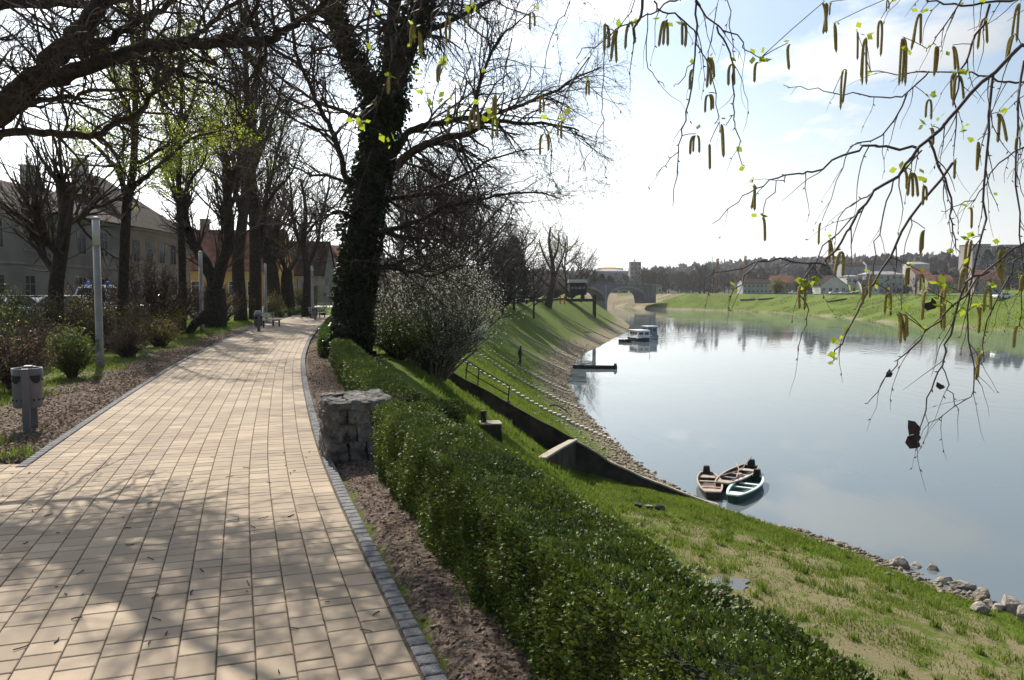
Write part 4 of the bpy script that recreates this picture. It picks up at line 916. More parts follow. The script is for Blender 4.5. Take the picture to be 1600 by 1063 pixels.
for ci, (z0, hh) in enumerate(((-.02, .26), (.22, .22), (.42, .17))):
    for side in range(4):                       # front, right, back, left
        L = .70 if side % 2 == 0 else .84; u = -L / 2; k = 0
        while u < L / 2 - .05:
            w = min(r.uniform(.14, .5), L / 2 - u + .03);
            if L / 2 - (u + w) < .12: w = L / 2 - u
            cc = u + w / 2; dep = .22; off = (.84 if side % 2 == 0 else .70) / 2 - dep / 2 + .02 + r.uniform(-.012, .02)
            c = [(cc, -off), (off, cc), (cc, off), (-off, cc)][side]; sd += 1
            block((c[0], c[1], z0 + hh / 2), ((w - .012 if side % 2 == 0 else dep), (dep if side % 2 == 0 else w - .012), hh - .012), r.uniform(-.04, .04), sd); u += w
for gx_ in (-.24, .0, .24):
    for gy_ in (-.30, 0, .30):
        sd += 1; block((gx_ + r.uniform(-.02, .02), gy_ + r.uniform(-.03, .03), .62 + r.uniform(-.01, .015)), (.255, .32, .10), r.uniform(-.12, .12), sd)
# ------------------------------------------------------------------ lamp posts, bins, benches
lamp = empty('lamp_post'); mb = MB(); mb.lathe((0, 0, -.05), [(.092, 0), (.092, .35), (.082, .38), (.08, 2.92)], 16); mb.build('post', M['post_grey'], lamp, True)
mb = MB(); mb.lathe((0, 0, 2.87), [(.083, 0), (.083, .60)], 16); mb.build('lamp_tube', M['lamp_glass'], lamp, True)
mb = MB(); mb.lathe((0, 0, 3.47), [(.09, 0), (.09, .035), (.05, .06)], 16); mb.build('cap', M['post_grey'], lamp, True)
mb = MB(); mb.box((0, -.088, .55), (.07, .02, .28)); mb.build('hatch', M['grey_paint'], lamp)
LP = [(157, 575, 'nearest tall grey lamp post, rising from the gravel in front of the shrubs'), (316, 520, 'grey lamp post beside the fallen branch'), (416, 499, 'thin grey lamp post behind the bench, next to the pair of tall trees'), (489, 500, 'farthest slim grey lamp post at the end of the path')]
for i, (px, py, lab) in enumerate(LP):
    o = lamp if i == 0 else copy_tree(lamp); o.location = on_ground(px, py); tag(o, lab, 'lamp post', 'lamp posts along the path')
hl = empty('street_lamp', (P(541, 480, 40)[0], 40, gz(P(541, 480, 40)[0], 40)), 0, 'street lamp with a flat box head mostly hidden by the ivy trunk', 'street lamp')
mb = MB(); mb.tube([(0, 0, -.1), (0, 0, 5.0)], [.07, .05], 10); mb.build('pole', M['post_grey'], hl, True)
mb = MB(); mb.box((-.18, 0, 5.06), (.62, .34, .2), 0, 0, .8); mb.build('lamp_head', M['post_grey'], hl, bevel=.02)
bin0 = empty('litter_bin')
mb = MB(); mb.lathe((0, 0, .30), [(.165, 0), (.172, .02), (.175, .44), (.178, .50), (.17, .50), (.165, .42), (.16, .03), (.0, .03)], 24, cap=False)
mb.build('bucket', M['grey_paint'], bin0, True)
mb = MB(); mb.lathe((0, 0, .72), [(.1785, 0), (.1785, .085), (.16, .085), (.16, 0)], 24, cap=False); mb.build('rim', M['grey_paint'], bin0, True)
for zz_ in (.40, .655):
    mb = MB()
    for k in range(16):
        a = k / 16 * 6.283 + .1; mb.box((math.cos(a) * .1745, math.sin(a) * .1745, zz_), (.012, .016, .024), a)
    mb.build('drain_holes', M['black'], bin0)
for k in (-1, 1):
    a0 = -math.pi / 2 + k * .72; mb = MB(); V = []; F = []
    for i in range(9):
        a = a0 + (i - 4) / 4 * .44; zz2 = .085 * (1 - (abs(i - 4) / 4) ** 3)
        V += [(math.cos(a) * .1775, math.sin(a) * .1775, .715), (math.cos(a) * .1775, math.sin(a) * .1775, .70 - zz2)]
    F = [(2 * i, 2 * i + 2, 2 * i + 3, 2 * i + 1) for i in range(8)]; mb.add(V, F); mb.build('slot', M['black'], bin0)
mb = MB(); mb.box((0, -.205, .38), (.085, .05, .86)); mb.build('front_post', M['grey_paint'], bin0, bevel=.008)
mb = MB(); mb.box((.035, .205, .38), (.085, .05, .86)); mb.build('rear_post', M['grey_paint'], bin0, bevel=.008)
mb = MB(); mb.box((0, .1, .812), (.10, .12, .03)); mb.build('hinge_lid', M['grey_paint'], bin0, bevel=.008)
bin0.location = on_ground(46, 672); bin0.location.z = gz(bin0.location.x, bin0.location.y); bin0.rotation_euler.z = .42
tag(bin0, 'small grey metal litter bin on two posts beside the near left edge of the path', 'litter bin', 'litter bins')
for (px, py, rz, lab) in ((404, 521, .5, 'grey litter bin with a pale slab of rubbish on top, next to the bench'), (492, 502, .3, 'tiny grey litter bin at the foot of the farthest lamp post')):
    c = copy_tree(bin0); c.location = on_ground(px, py); c.rotation_euler.z = rz; c.scale = (1.05, 1.05, 1.05); tag(c, lab, 'litter bin', 'litter bins'); last = c
    if px == 404: x_, y_, z_ = c.location
mb = MB(); mb.box((x_, y_, z_ + .93), (.34, .28, .18), .4, 0, .75); tag(mb.build('rubbish_bag', M['plaster_pale'], None, bevel=.04), 'pale bulky rubbish lying on top of the bin by the bench', 'rubbish')
bench = empty('park_bench')
mb = MB(); [mb.box((0, -.16 + .16 * i, .44), (1.5, .12, .04)) for i in range(3)]; mb.build('seat', M['concrete'], bench, bevel=.006)
mb = MB(); [mb.box((0, .25 + .03 * i, .60 + .15 * i), (1.5, .035, .11)) for i in range(2)]; mb.build('backrest', M['concrete'], bench, bevel=.006)
for sx in (-1, 1):
    mb = MB(); mb.box((sx * .6, -.18, .21), (.06, .06, .44)); mb.box((sx * .6, .2, .21), (.06, .06, .44)); mb.box((sx * .6, .0, .405), (.05, .44, .03)); mb.tube([(sx * .6, .2, .42), (sx * .6, .265, .82)], .022, 6); mb.build('leg', M['iron'], bench)
bench.location = on_ground(420, 514); bench.rotation_euler.z = R(68); tag(bench, 'white slatted bench beside the bin with rubbish on top', 'bench', 'benches')
c = copy_tree(bench); c.location = on_ground(497, 499); c.rotation_euler.z = R(75); tag(c, 'small white bench by the farthest lamp post', 'bench', 'benches')
# fallen branch on the lawn
T = Tree(17); Y = 33.5
l = T.limb([P(262, 516, Y + 1), P(285, 521, Y), P(296, 522, Y - .2)], .05, .09, 0, 3); l2 = T.limb([P(294, 523, Y - .2), P(303, 508, Y), P(315, 499, Y + .2), P(322, 492, Y + .4)], .16, .26, 0, 3)
prm_f = dict(prm_park, max=3); T.sprout(l, .5, 1.0, prm_f, 1, .1); T.sprout(l2, .5, .9, prm_f, 1, .1)
root = empty('fallen_branch', (0, 0, 0), 0, 'dark fallen tree limb propped on the grass at the foot of the second lamp post', 'branch'); T.build(root, M['bark'], M['twig'], 7, 0)
# steel cabinet behind the ivy tree
cy = 31.0; cx = P(601, 500, cy)[0]; cab = empty('steel_cabinet', (cx, cy, gz(cx, cy)), .15, 'dark blue grey steel cabinet with a railed top behind the ivy trunk', 'cabinet')
mb = MB(); mb.box((0, 0, .42), (1.25, .8, .95)); mb.build('body', M['cabinet'], cab, bevel=.02)
mb = MB(); mb.box((.05, 0, .93), (1.42, .95, .07)); mb.build('lid', M['cabinet'], cab, bevel=.01)
mb = MB(); mb.box((-.2, 0, 1.05), (.42, .35, .2)); mb.build('motor_housing', M['cabinet'], cab, bevel=.02)
mb = MB(); [mb.tube([(.72, a, .0), (.72, a, 1.12)], .025, 6) for a in (-.4, .4)]; mb.tube([(-.6, -.42, 1.12), (.72, -.4, 1.12)], .022, 6); mb.tube([(.72, -.4, .35), (1.05, -.4, .35)], .02, 6); mb.build('rail', M['iron'], cab)
# ------------------------------------------------------------------ retaining walls, mooring block, railing, concrete ribs
def strip_wall(name, pts, th, m, label, cat, cop=None, bot=1.6):
    """pts: (x, y, z_top); wall of thickness th, set into the ground"""
    root = empty(name, (0, 0, 0), 0, label, cat); mb = MB(); p = [Vector(q) for q in pts]
    def body(mb, w, dz0, dz1):
        V = []
        for i, c in enumerate(p):
            d = p[min(i + 1, len(p) - 1)] - p[max(i - 1, 0)]; d.z = 0; d.normalize(); n = Vector((-d.y, d.x, 0)) * w / 2
            V += [c - n + Vector((0, 0, dz0)), c + n + Vector((0, 0, dz0)), c + n + Vector((0, 0, dz1)), c - n + Vector((0, 0, dz1))]
        m_ = len(p); mb.add(V, [(i * 4 + j, i * 4 + (j + 1) % 4, i * 4 + 4 + (j + 1) % 4, i * 4 + 4 + j) for i in range(m_ - 1) for j in range(4)] + [(3, 2, 1, 0), tuple(m_ * 4 - 4 + j for j in range(4))])
    body(mb, th, -bot, 0); mb.build('wall_face', m, root)
    if cop: mb = MB(); body(mb, th + .07, .002, .07); mb.build('coping', cop, root)
    return root
def slope_pt(x, dz=0.0, dy=.16): y = float(WALLY(x)); return (x, y, gz(x, y + .45) + dz)
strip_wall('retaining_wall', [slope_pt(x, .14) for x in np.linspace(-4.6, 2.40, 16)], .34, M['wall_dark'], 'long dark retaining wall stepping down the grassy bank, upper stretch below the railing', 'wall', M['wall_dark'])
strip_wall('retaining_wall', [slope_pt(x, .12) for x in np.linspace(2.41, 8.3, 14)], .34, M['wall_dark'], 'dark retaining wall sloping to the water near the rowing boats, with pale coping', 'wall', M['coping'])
e = slope_pt(2.4, .12); rw = on_ground(846, 721)
strip_wall('return_wall', [(2.42, e[1] + .1, e[2])] + [(2.42 + (rw[0] - 2.42) * k, e[1] + (rw[1] - e[1]) * k - .12 * math.sin(k * 3.14), e[2] + (rw[2] + .05 - e[2]) * k + .06 * math.sin(k * 3.14)) for k in (.33, .66, 1)], .2, M['wall_dark'], 'short low wall with pale top curving off the retaining wall', 'wall', M['coping'], 1.2)
# mooring block with a bollard
mx, my, mz = on_ground(766, 680)
blk = empty('mooring_block', (mx, my, mz - .02), .15, 'dark concrete block with a round iron mooring post, standing below the railing', 'mooring block')
mb = MB(); mb.box((0, 0, .15), (.78, .78, .62), 0, 0, .94); mb.build('plinth', M['wall_dark'], blk, bevel=.02)
mb = MB(); mb.box((0, 0, .485), (.80, .80, .05)); mb.build('slab', M['coping'], blk, bevel=.012)
mb = MB(); mb.lathe((-.24, 0, .5), [(.11, 0), (.105, .34), (.125, .37), (.125, .41), (.09, .44)], 14); mb.build('mooring_post', M['iron'], blk, True)
blk.scale = (.66, .66, .66)
x, y = -1.55, 12.4; lump('boulder', (x, y, gz(x, y) + .12), (.55, .5, .35), 5, M['stone']); tag(bpy.data.objects['boulder'], 'grey rounded boulder lying behind the stone pier in the grass', 'boulder')
rail = empty('hand_railing', (0, 0, 0), 0, 'dark iron hand railing running down the bank above the retaining wall', 'railing')
ra = []
for px, x in ((0, -1.80), (1, -1.35), (2, -.20)):
    y = float(WALLY(x)) + .5; ra.append(Vector((x, y, gz(x, y))))
for q in ra:
    mb = MB(); mb.tube([q - Vector((0, 0, .3)), q + Vector((.1, 0, .78))], .028, 6); mb.build('rail_post', M['iron'], rail)
for hgt in (.78, .40):
    mb = MB(); mb.tube([ra[0] + Vector((.0, 0, hgt + .12)), ra[1] + Vector((.1, 0, hgt)), ra[2] + Vector((.1, 0, hgt))], .024, 6); mb.build('top_bar' if hgt > .5 else 'middle_bar', M['iron'], rail)
mb = MB(); mb.box((ra[2].x, ra[2].y - .05, ra[2].z + .05), (.24, .24, .3)); mb.build('footing', M['wall_dark'], rail)
# concrete stepped ribs down the revetment
ribY = [45, 56.5, 66.4, 84, 98, 114, 127, 141, 158, 178]; start = [.30, .40, .47, .45, .48, .42, .50, .48, .5, .5]
words = ['first stepped concrete rib on the slope, the one just past the railing', 'second stepped concrete rib past the railing, right below the first', 'stepped concrete rib under the feet of the walking figure', 'stepped concrete rib just above the walking figure', 'fifth stepped rib counted from the railing', 'sixth stepped rib counted from the railing', 'seventh stepped rib counted from the railing', 'eighth stepped rib counted from the railing', 'stepped rib below the timber hut', 'stepped rib farthest along the bank, near the moored cabin boats']
for i, (yw, st) in enumerate(zip(ribY, start)):
    xw = float(fW(yw)); dxdy = float(fW(yw + 2) - fW(yw - 2)) / 4; L = 12.6; n = Vector((-1, dxdy, 0)).normalized()   # up the slope
    mb = MB(); side = Vector((-n.y, n.x, 0)) * .14; step = .26; k = 0; u = .25
    while u < L * (1 - st):
        a, b = Vector((xw, yw, 0)) + n * u, Vector((xw, yw, 0)) + n * (u + step * .74)
        za = gz(a.x, a.y) + .02; zb = gz(b.x, b.y) + .02; zt2 = zb + .10
        V = [a - side + Vector((0, 0, za - .3)), a + side + Vector((0, 0, za - .3)), b + side + Vector((0, 0, zb - .3)), b - side + Vector((0, 0, zb - .3)),
             a - side + Vector((0, 0, zt2)), a + side + Vector((0, 0, zt2)), b + side + Vector((0, 0, zt2)), b - side + Vector((0, 0, zt2))]
        mb.add(V, [(3, 2, 1, 0), (4, 5, 6, 7), (0, 1, 5, 4), (1, 2, 6, 5), (2, 3, 7, 6), (3, 0, 4, 7)]); u += step
    tag(mb.build('stepped_rib', M['rib']), words[i], 'concrete rib', 'stepped concrete ribs on the bank')
# low wall along the crest of the bank
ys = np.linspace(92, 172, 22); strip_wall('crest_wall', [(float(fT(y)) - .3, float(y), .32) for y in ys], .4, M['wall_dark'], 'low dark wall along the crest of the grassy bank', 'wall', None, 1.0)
# small branch snagged on the slope, bits by the wall
T = Tree(18); x, y, z = on_ground(866, 640); l = T.limb([(x - .6, y, z + .06), (x, y + .1, z + .25), (x + .5, y, z + .05), (x + 1.1, y + .2, gz(x + 1.1, y) + .03)], .06, .02, 0, 3); T.sprout(l, .3, .6, dict(prm_f, max=2), 1, .1)
root = empty('driftwood', (0, 0, 0), 0, 'dark twiggy driftwood snagged on the slope between two ribs', 'driftwood'); T.build(root, M['wood_dark'], M['twig'], 6, 0)
for i, (px, py, s, lab) in enumerate(((996, 792, .34, 'dark chunk of wood on the grass, leftmost of the three'), (1014, 796, .3, 'pale chunk of stone on the grass between two dark chunks'), (1031, 797, .42, 'dark flat chunk of wood on the grass, rightmost of the three'))):
    x, y, z = on_ground(px, py); o = lump('rubble_chunk', (x, y, z + .07), (s * 1.3, s * .7, s * .6), 30 + i, M['rock'] if i == 1 else M['wood_dark'], None, .2, 2); tag(o, lab, 'rubble', 'three chunks on the grass')
# ------------------------------------------------------------------ rocks at the water's edge
RK = [(1405, 884, .62, .42, 'long pale boulder at the head of the rock row by the water'), (1431, 891, .55, .42, 'grey brown boulder second in the rock row'), (1455, 900, .52, .46, 'dark angular boulder third in the rock row'), (1470, 910, .32, .30, 'small pale angular rock beside the dark angular boulder'),
      (1482, 913, .40, .40, 'brown rounded rock in the middle of the row'), (1503, 920, .72, .42, 'broad flat pale boulder below the pointed one'), (1500, 904, .36, .44, 'dark pointed rock standing on the broad boulder'), (1533, 936, .55, .44, 'pale broken boulder with a dark left half'), (1530, 955, .5, .3, 'dark low rock with a lit end'),
      (1557, 952, .40, .28, 'small tan rock left of the big round boulder'), (1580, 955, .72, .56, 'large round boulder with a white streak'), (1598, 968, .5, .5, 'rough boulder cut by the right picture edge'), (1418, 900, .26, .12, 'flat pale stone on the grass below the first boulder'), (1467, 923, .22, .1, 'thin pale stone on the grass below the row'), (1545, 948, .3, .25, 'small dark stone between two large boulders')]
for i, (px, py, w, h, lab) in enumerate(RK):
    x, y, z = on_ground(px, py + 3); o = lump('rock', (x, y, z + h * .28), (w * 1.15, w * .9, h * 1.25), 50 + i, M['rock'], None, .09, 4); tag(o, lab, 'rock', "rocks at the water's edge")
r = random.Random(6); mb = MB()
def pebbles(name, n, fn, seed, m, smin, smax):
    q = np.random.default_rng(seed); V, F = [], []
    base = np.array([(1, 0, 0), (-1, 0, 0), (0, 1, 0), (0, -1, 0), (0, 0, 1), (0, 0, -1)], float); tri = [(0, 2, 4), (2, 1, 4), (1, 3, 4), (3, 0, 4), (2, 0, 5), (1, 2, 5), (3, 1, 5), (0, 3, 5)]
    XY = fn(q, n); Z = gzv(XY[:, 0], XY[:, 1]); s = smin + (smax - smin) * q.random(n) ** 3
    B = base[None] * (s[:, None] * q.uniform(.6, 1.2, (n, 3)))[:, None, :]; a = q.random(n) * 6.28; ca, sa = np.cos(a)[:, None], np.sin(a)[:, None]
    B = np.stack([B[..., 0] * ca - B[..., 1] * sa, B[..., 0] * sa + B[..., 1] * ca, B[..., 2] * .6], -1) + q.normal(size=(n, 6, 3)) * (s[:, None, None] * .18)
    V = (B + np.stack([XY[:, 0], XY[:, 1], Z + s * .15], -1)[:, None]).reshape(-1, 3); F = (np.array(tri)[None] + 6 * np.arange(n)[:, None, None]).reshape(-1, 3)
    return tag(np_mesh(name, V, F, m), kind='stuff')
def shore(q, n):
    y = 17 + 15 * q.random(n); x = fW(y) - np.abs(q.normal(0, .55, n)) + .25; return np.stack([x, y], -1)
pebbles('shore_gravel', 2600, shore, 3, mat('shore_stone', (.09, .075, .06), .95, (.28, .24, .19), 5), .015, .15)
def revet(q, n):
    y = 31.5 + 90 * q.random(n) ** 1.5; x = fW(y) - np.abs(q.normal(0, 2.0, n)) + .3; return np.stack([x, y], -1)
pebbles('revetment_stones', 5500, revet, 4, mat('revetment_stone', (.17, .135, .095), .95, (.36, .30, .225), 6), .03, .16)
# puddle on the terrace
pu = MB(); V = []
for k in range(40):
    a = k / 40 * 6.283; q = 1 + .6 * mnoise.fractal((math.cos(a) * 1.5, math.sin(a) * 1.5, 3), 1, 2, 3); V.append((PUD[0] + math.cos(a) * .62 * q, PUD[1] + math.sin(a) * .40 * q, PUZ - .016))
pu.add([(PUD[0], PUD[1], PUZ - .016)] + V, [(0, k + 1, (k + 1) % 40 + 1) for k in range(40)])
M['puddle'] = mat('puddle_water', (.10, .095, .08), .02, None, spec=.5); tag(pu.build('puddle', M['puddle']), 'shallow silvery puddle on the bare patch of the terrace', 'puddle', None, 'structure')
# ------------------------------------------------------------------ boats
def hull(mb, L, B, H, m_out=0, m_in=1, stern=.62, rise=.12, n=22, th=.035, bowp=.3, flat=.62):
    """open boat: bow at -y, transom at +y; outer and inner skin"""
    out, inn = [], []
    for i in range(n + 1):
        t = i / n; y = (t - .5) * L
        wv = (math.sin(min(t / .55, 1) * math.pi / 2) ** .75) if t < .55 else 1 - (1 - stern) * ((t - .55) / .45) ** 2
        w = B / 2 * (bowp + (1 - bowp) * wv) if t < .55 else B / 2 * wv; zb = rise * H * max(0, (.3 - t) / .3) ** 2 * 2.2; zt3 = H + rise * H * ((1 - t) ** 3) * 1.2
        out.append([(-w, y, zt3), (-w * (flat + .2), y, zb + .05), (-w * flat, y, zb), (w * flat, y, zb), (w * (flat + .2), y, zb + .05), (w, y, zt3)])
        w2 = max(w - th, .01); yy = max(min(y, L / 2 - th), -L / 2 + th * 3); inn.append([(-w2, yy, zt3 - .002), (-w2 * flat, yy, zb + .06), (w2 * flat, yy, zb + .06), (w2, yy, zt3 - .002)])
    V = [q for r_ in out for q in r_]; F = [(i * 6 + j, (i + 1) * 6 + j, (i + 1) * 6 + j + 1, i * 6 + j + 1) for i in range(n) for j in range(5)] + [(0, 1, 2, 3, 4, 5), tuple(n * 6 + j for j in (5, 4, 3, 2, 1, 0))]
    mb.add(V, F, m_out)
    V = [q for r_ in inn for q in r_]; F = [(i * 4 + j, i * 4 + j + 1, (i + 1) * 4 + j + 1, (i + 1) * 4 + j) for i in range(n) for j in range(3)] + [(3, 2, 1, 0), tuple(n * 4 + j for j in (0, 1, 2, 3))]
    mb.add(V, F, m_in); return out, inn
def rowboat(name, label, loc, rz, L, B, H, mo, mi_, mr, ms, thw, motor=True, stuff=None, flat=.62, bowp=.3, stern=.62, rimw=.05):
    root = empty(name, loc, rz, label, 'boat', 'boats moored by the retaining wall'); mb = MB(); out, inn = hull(mb, L, B, H, 0, 1, flat=flat, bowp=bowp, stern=stern); mb.build('hull', [M[mo], M[mi_]], root)
    mb = MB(); rimp = [Vector(o_[0]) for o_ in out][::-1] + [Vector(o_[5]) for o_ in out]; rimp.append(rimp[0].copy()); m_ = len(rimp); V = []
    for i, p in enumerate(rimp):
        c = Vector((-p.x, (-p.y) * .25, 0)); c = c.normalized() if c.length > 1e-4 else Vector((0, 1, 0)); q = p + c * rimw
        V += [p - c * .02 + Vector((0, 0, -.03)), p - c * .02 + Vector((0, 0, .025)), q + Vector((0, 0, .025)), q + Vector((0, 0, -.03))]
    mb.add(V, [(i * 4 + j, i * 4 + (j + 1) % 4, i * 4 + 4 + (j + 1) % 4, i * 4 + 4 + j) for i in range(m_ - 1) for j in range(4)]); mb.build('gunwale', M[mr], root)
    for (t, dp) in thw:
        i = int(t * 22); w = out[i][5][0] - .03; mb = MB(); mb.box((0, (t - .5) * L, H * .74), (2 * w, dp, .04)); mb.build('thwart', M[ms], root)
    mb = MB(); w0 = out[2][5][0]; w1 = out[4][5][0]; mb.prism([(-w0 * .9, (2 / 22 - .5) * L), (w0 * .9, (2 / 22 - .5) * L), (w1 * .93, (4 / 22 - .5) * L), (-w1 * .93, (4 / 22 - .5) * L)], H * .98, H * 1.02, lambda u, v, w: (u, v, w)); mb.build('foredeck', M[ms], root)
    if motor:
        mo_ = MB(); mo_.box((0, L / 2 + .06, H + .12), (.34, .30, .34), 0, 0, .75); mo_.box((0, L / 2 + .1, H - .2), (.12, .14, .5)); mo_.build('outboard_motor', M['black'], root, bevel=.03)
    return root
b1 = rowboat('rowing_boat', 'small wooden rowing boat with plank seats, moored nearest the retaining wall', (8.62, 34.3, WATER - .10), R(-10), 3.9, 1.05, .38, 'boat_dark', 'boat_brown', 'boat_wood', 'boat_wood', [(.36, .12), (.64, .16), (.88, .5)], bowp=.55, stern=.5)
mb = MB(); mb.box((0, -.15, .16), (.7, .9, .05)); mb.build('floor_boards', M['boat_brown'], b1)
b2 = rowboat('rowing_boat', 'dark tarred wooden boat with oars and rope inside, moored between the other two', (10.2, 35.7, WATER - .10), R(-33), 4.4, 1.2, .40, 'boat_dark', 'boat_dark', 'boat_wood', 'boat_wood', [(.42, .10), (.62, .10), (.86, .45)], bowp=.42)
mb = MB(); mb.tube([(-.35, -1.1, .52), (.1, .3, .55), (.2, 1.6, .95)], .025, 6); mb.tube([(.3, -1.0, .5), (-.05, .5, .55), (-.45, 1.3, .6)], .025, 6); mb.build('oar', M['boat_wood'], b2)
mb = MB(); mb.lathe((.25, -.35, .25), [(.12, 0), (.16, .1), (.15, .25), (.08, .3)], 10); mb.build('fuel_can', M['plaster_pink'], b2, True)
b3 = rowboat('rowing_boat', 'dark green boat with a pale mint rim and seats, moored nearest the camera', (10.0, 33.7, WATER - .10), R(-30), 4.2, 1.15, .38, 'boat_green', 'boat_green', 'boat_mint', 'boat_mint', [(.26, .16), (.50, .16), (.68, .2)], flat=.7, rimw=.09, bowp=.36, stern=.5)
x, y = 9.3, 32.6
cn_ = empty('long_canoe', ((930 - 800) / FPX * 88, 88, WATER - .08), R(-93), 'long low black wooden canoe drifting off the bank below the walking figure', 'boat')
mb = MB(); out, inn = hull(mb, 4.9, .85, .42, 0, 1, stern=.45, bowp=.2); mb.build('hull', [M['boat_dark'], M['boat_dark']], cn_)
mb = MB(); mb.box((0, 2.25, .5), (.34, .36, .34), 0, 0, .7); mb.build('outboard_motor', M['black'], cn_, bevel=.03)
mb = MB(); mb.box((0, .9, .33), (.6, .2, .04)); mb.box((0, -.8, .33), (.6, .2, .04)); mb.build('thwart', M['boat_dark'], cn_)
# cabin boats
def cabin_boat(label, x, y, rz, L, B, hm, cm, H=.8, ch=1.35, cl=.55, off=.05, wheel=False):
    root = empty('cabin_boat', (x, y, WATER - .15), rz, label, 'boat', 'moored cabin boats'); mb = MB(); hull(mb, L, B, H, 0, 1, stern=.8); mb.build('hull', [M[hm], M[cm]], root)
    mb = MB(); mb.prism([(-B * .47, -L * .02 - L * cl / 2 + off * L), (B * .47, -L * .02 - L * cl / 2 + off * L), (B * .42, L * cl / 2 + off * L), (-B * .42, L * cl / 2 + off * L)], H * .9, H + ch, lambda u, v, w: (u * (1 - .06 * (w > H)), v, w)); cab_ = mb.build('cabin', M[cm], root)
    mb = MB(); mb.box((0, off * L, H + ch + .035), (B * .98, L * cl + .35, .07)); mb.build('cabin_roof', M['boat_white'], root, bevel=.02)
    n = 3
    for s in (-1, 1):
        for k in range(n):
            mb = MB(); mb.box((s * B * .437, off * L + (k - 1) * L * cl / 3.4, H + ch * .62), (.06, L * cl / 5, ch * .34), 0, 0, 1); mb.build('window', M['pane'], root)
    for k in (-.5, .5):
        mb = MB(); mb.box((k * B * .42, -L * .02 - L * cl / 2 + off * L - .01, H + ch * .62), (B * .3, .05, ch * .36)); mb.build('window', M['pane'], root)
        mb = MB(); mb.box((k * B * .40, L * cl / 2 + off * L + .01, H + ch * .60), (B * .26, .05, ch * .36)); mb.build('window', M['pane'], root)
    mb = MB(); mb.tube([(B * .46, -L * .5, H + .1), (B * .47, 0, H + .08)], .03, 6); mb.tube([(-B * .46, -L * .5, H + .1), (-B * .47, 0, H + .08)], .03, 6); mb.build('rub_rail', M['boat_white'], root)
    if wheel: mb = MB(); mb.tube([(0, .4, H + ch), (0, .4, H + ch + 1.5)], .035, 6); mb.tube([(-.3, .4, H + ch + 1.1), (.3, .4, H + ch + 1.1)], .025, 6); mb.build('mast', M['iron'], root)
    return root
cabin_boat('white cabin boat with dark windows moored beside the dinghy', (1000 - 800) / FPX * 137, 137, R(18), 5.6, 2.5, 'boat_navy', 'boat_white', .75, 1.25, .6)
cabin_boat('blue grey wheelhouse boat with a mast behind the white cabin boat', (1017 - 800) / FPX * 143, 143, R(14), 5.2, 2.1, 'boat_blue', 'boat_blue', .85, 1.55, .42, .1, True)
dg = rowboat('dinghy', 'small dark dinghy carrying reddish gear, left of the white cabin boat', ((977 - 800) / FPX * 134, 134, WATER - .08), R(85), 2.2, 1.0, .5, 'boat_dark', 'boat_brown', 'boat_dark', 'boat_brown', [(.5, .2)], False); dg['group'] = 'moored cabin boats'
lump('gear_heap', ((976.5 - 800) / FPX * 134, 134, WATER + .42), (1.2, .7, .5), 9, M['red']); tag(bpy.data.objects['gear_heap'], 'reddish heap of gear lying in the small dinghy', 'gear')
# ------------------------------------------------------------------ walking figure on the slope
def figure(label, loc, rz):
    root = empty('person', loc, rz, label, 'person')
    J = {'pel': (0, 0, .92, .13), 'waist': (0, .02, 1.08, .125), 'chest': (0, .0, 1.30, .15), 'neck': (0, -.02, 1.47, .06), 'head0': (0, -.04, 1.56, .075), 'head1': (0, -.05, 1.66, .085), 'head2': (0, -.04, 1.73, .06),
         'shl': (-.18, 0, 1.40, .065), 'ell': (-.24, .06, 1.13, .048), 'wrl': (-.22, -.08, .92, .035), 'hal': (-.21, -.12, .85, .035), 'shr': (.18, 0, 1.40, .065), 'elr': (.25, .02, 1.13, .048), 'wrr': (.23, -.14, .95, .035), 'har': (.22, -.2, .90, .035),
         'hpl': (-.10, 0, .86, .10), 'knl': (-.12, -.16, .50, .065), 'anl': (-.12, -.05, .10, .045), 'fol': (-.13, -.2, .04, .045), 'hpr': (.10, 0, .86, .10), 'knr': (.11, .06, .48, .065), 'anr': (.11, .28, .12, .045), 'for': (.11, .16, .04, .045)}
    E = [('pel', 'waist'), ('waist', 'chest'), ('chest', 'neck'), ('neck', 'head0'), ('head0', 'head1'), ('head1', 'head2'), ('chest', 'shl'), ('shl', 'ell'), ('ell', 'wrl'), ('wrl', 'hal'), ('chest', 'shr'), ('shr', 'elr'), ('elr', 'wrr'), ('wrr', 'har'), ('pel', 'hpl'), ('hpl', 'knl'), ('knl', 'anl'), ('anl', 'fol'), ('pel', 'hpr'), ('hpr', 'knr'), ('knr', 'anr'), ('anr', 'for')]
    ks = list(J); me = bpy.data.meshes.new('body'); me.from_pydata([J[k][:3] for k in ks], [(ks.index(a), ks.index(b)) for a, b in E], [])
    o = link_mesh('body', me, root, [M['cloth_dark']]); sk = o.modifiers.new('skin', 'SKIN'); o.modifiers.new('smooth', 'SUBSURF').levels = 1
    for i, k in enumerate(ks): me.skin_vertices[0].data[i].radius = (J[k][3], J[k][3])
    me.skin_vertices[0].data[0].use_root = True; o.modifiers['smooth'].render_levels = 2
    mb = MB(); mb.lathe((0, -.05, 1.60), [(.075, 0), (.098, .04), (.10, .1), (.075, .155), (.02, .18)], 14); mb.build('hair', M['hair'], root, True)
    mb = MB(); mb.lathe((0, -.112, 1.555), [(.02, 0), (.05, .03), (.055, .08), (.03, .11)], 10); mb.build('face', M['skin'], root, True)
    return root
x, y, z = on_ground(812.5, 573); figure('person in dark clothes walking along the grassy slope between the concrete ribs', (x, y, z), R(60))
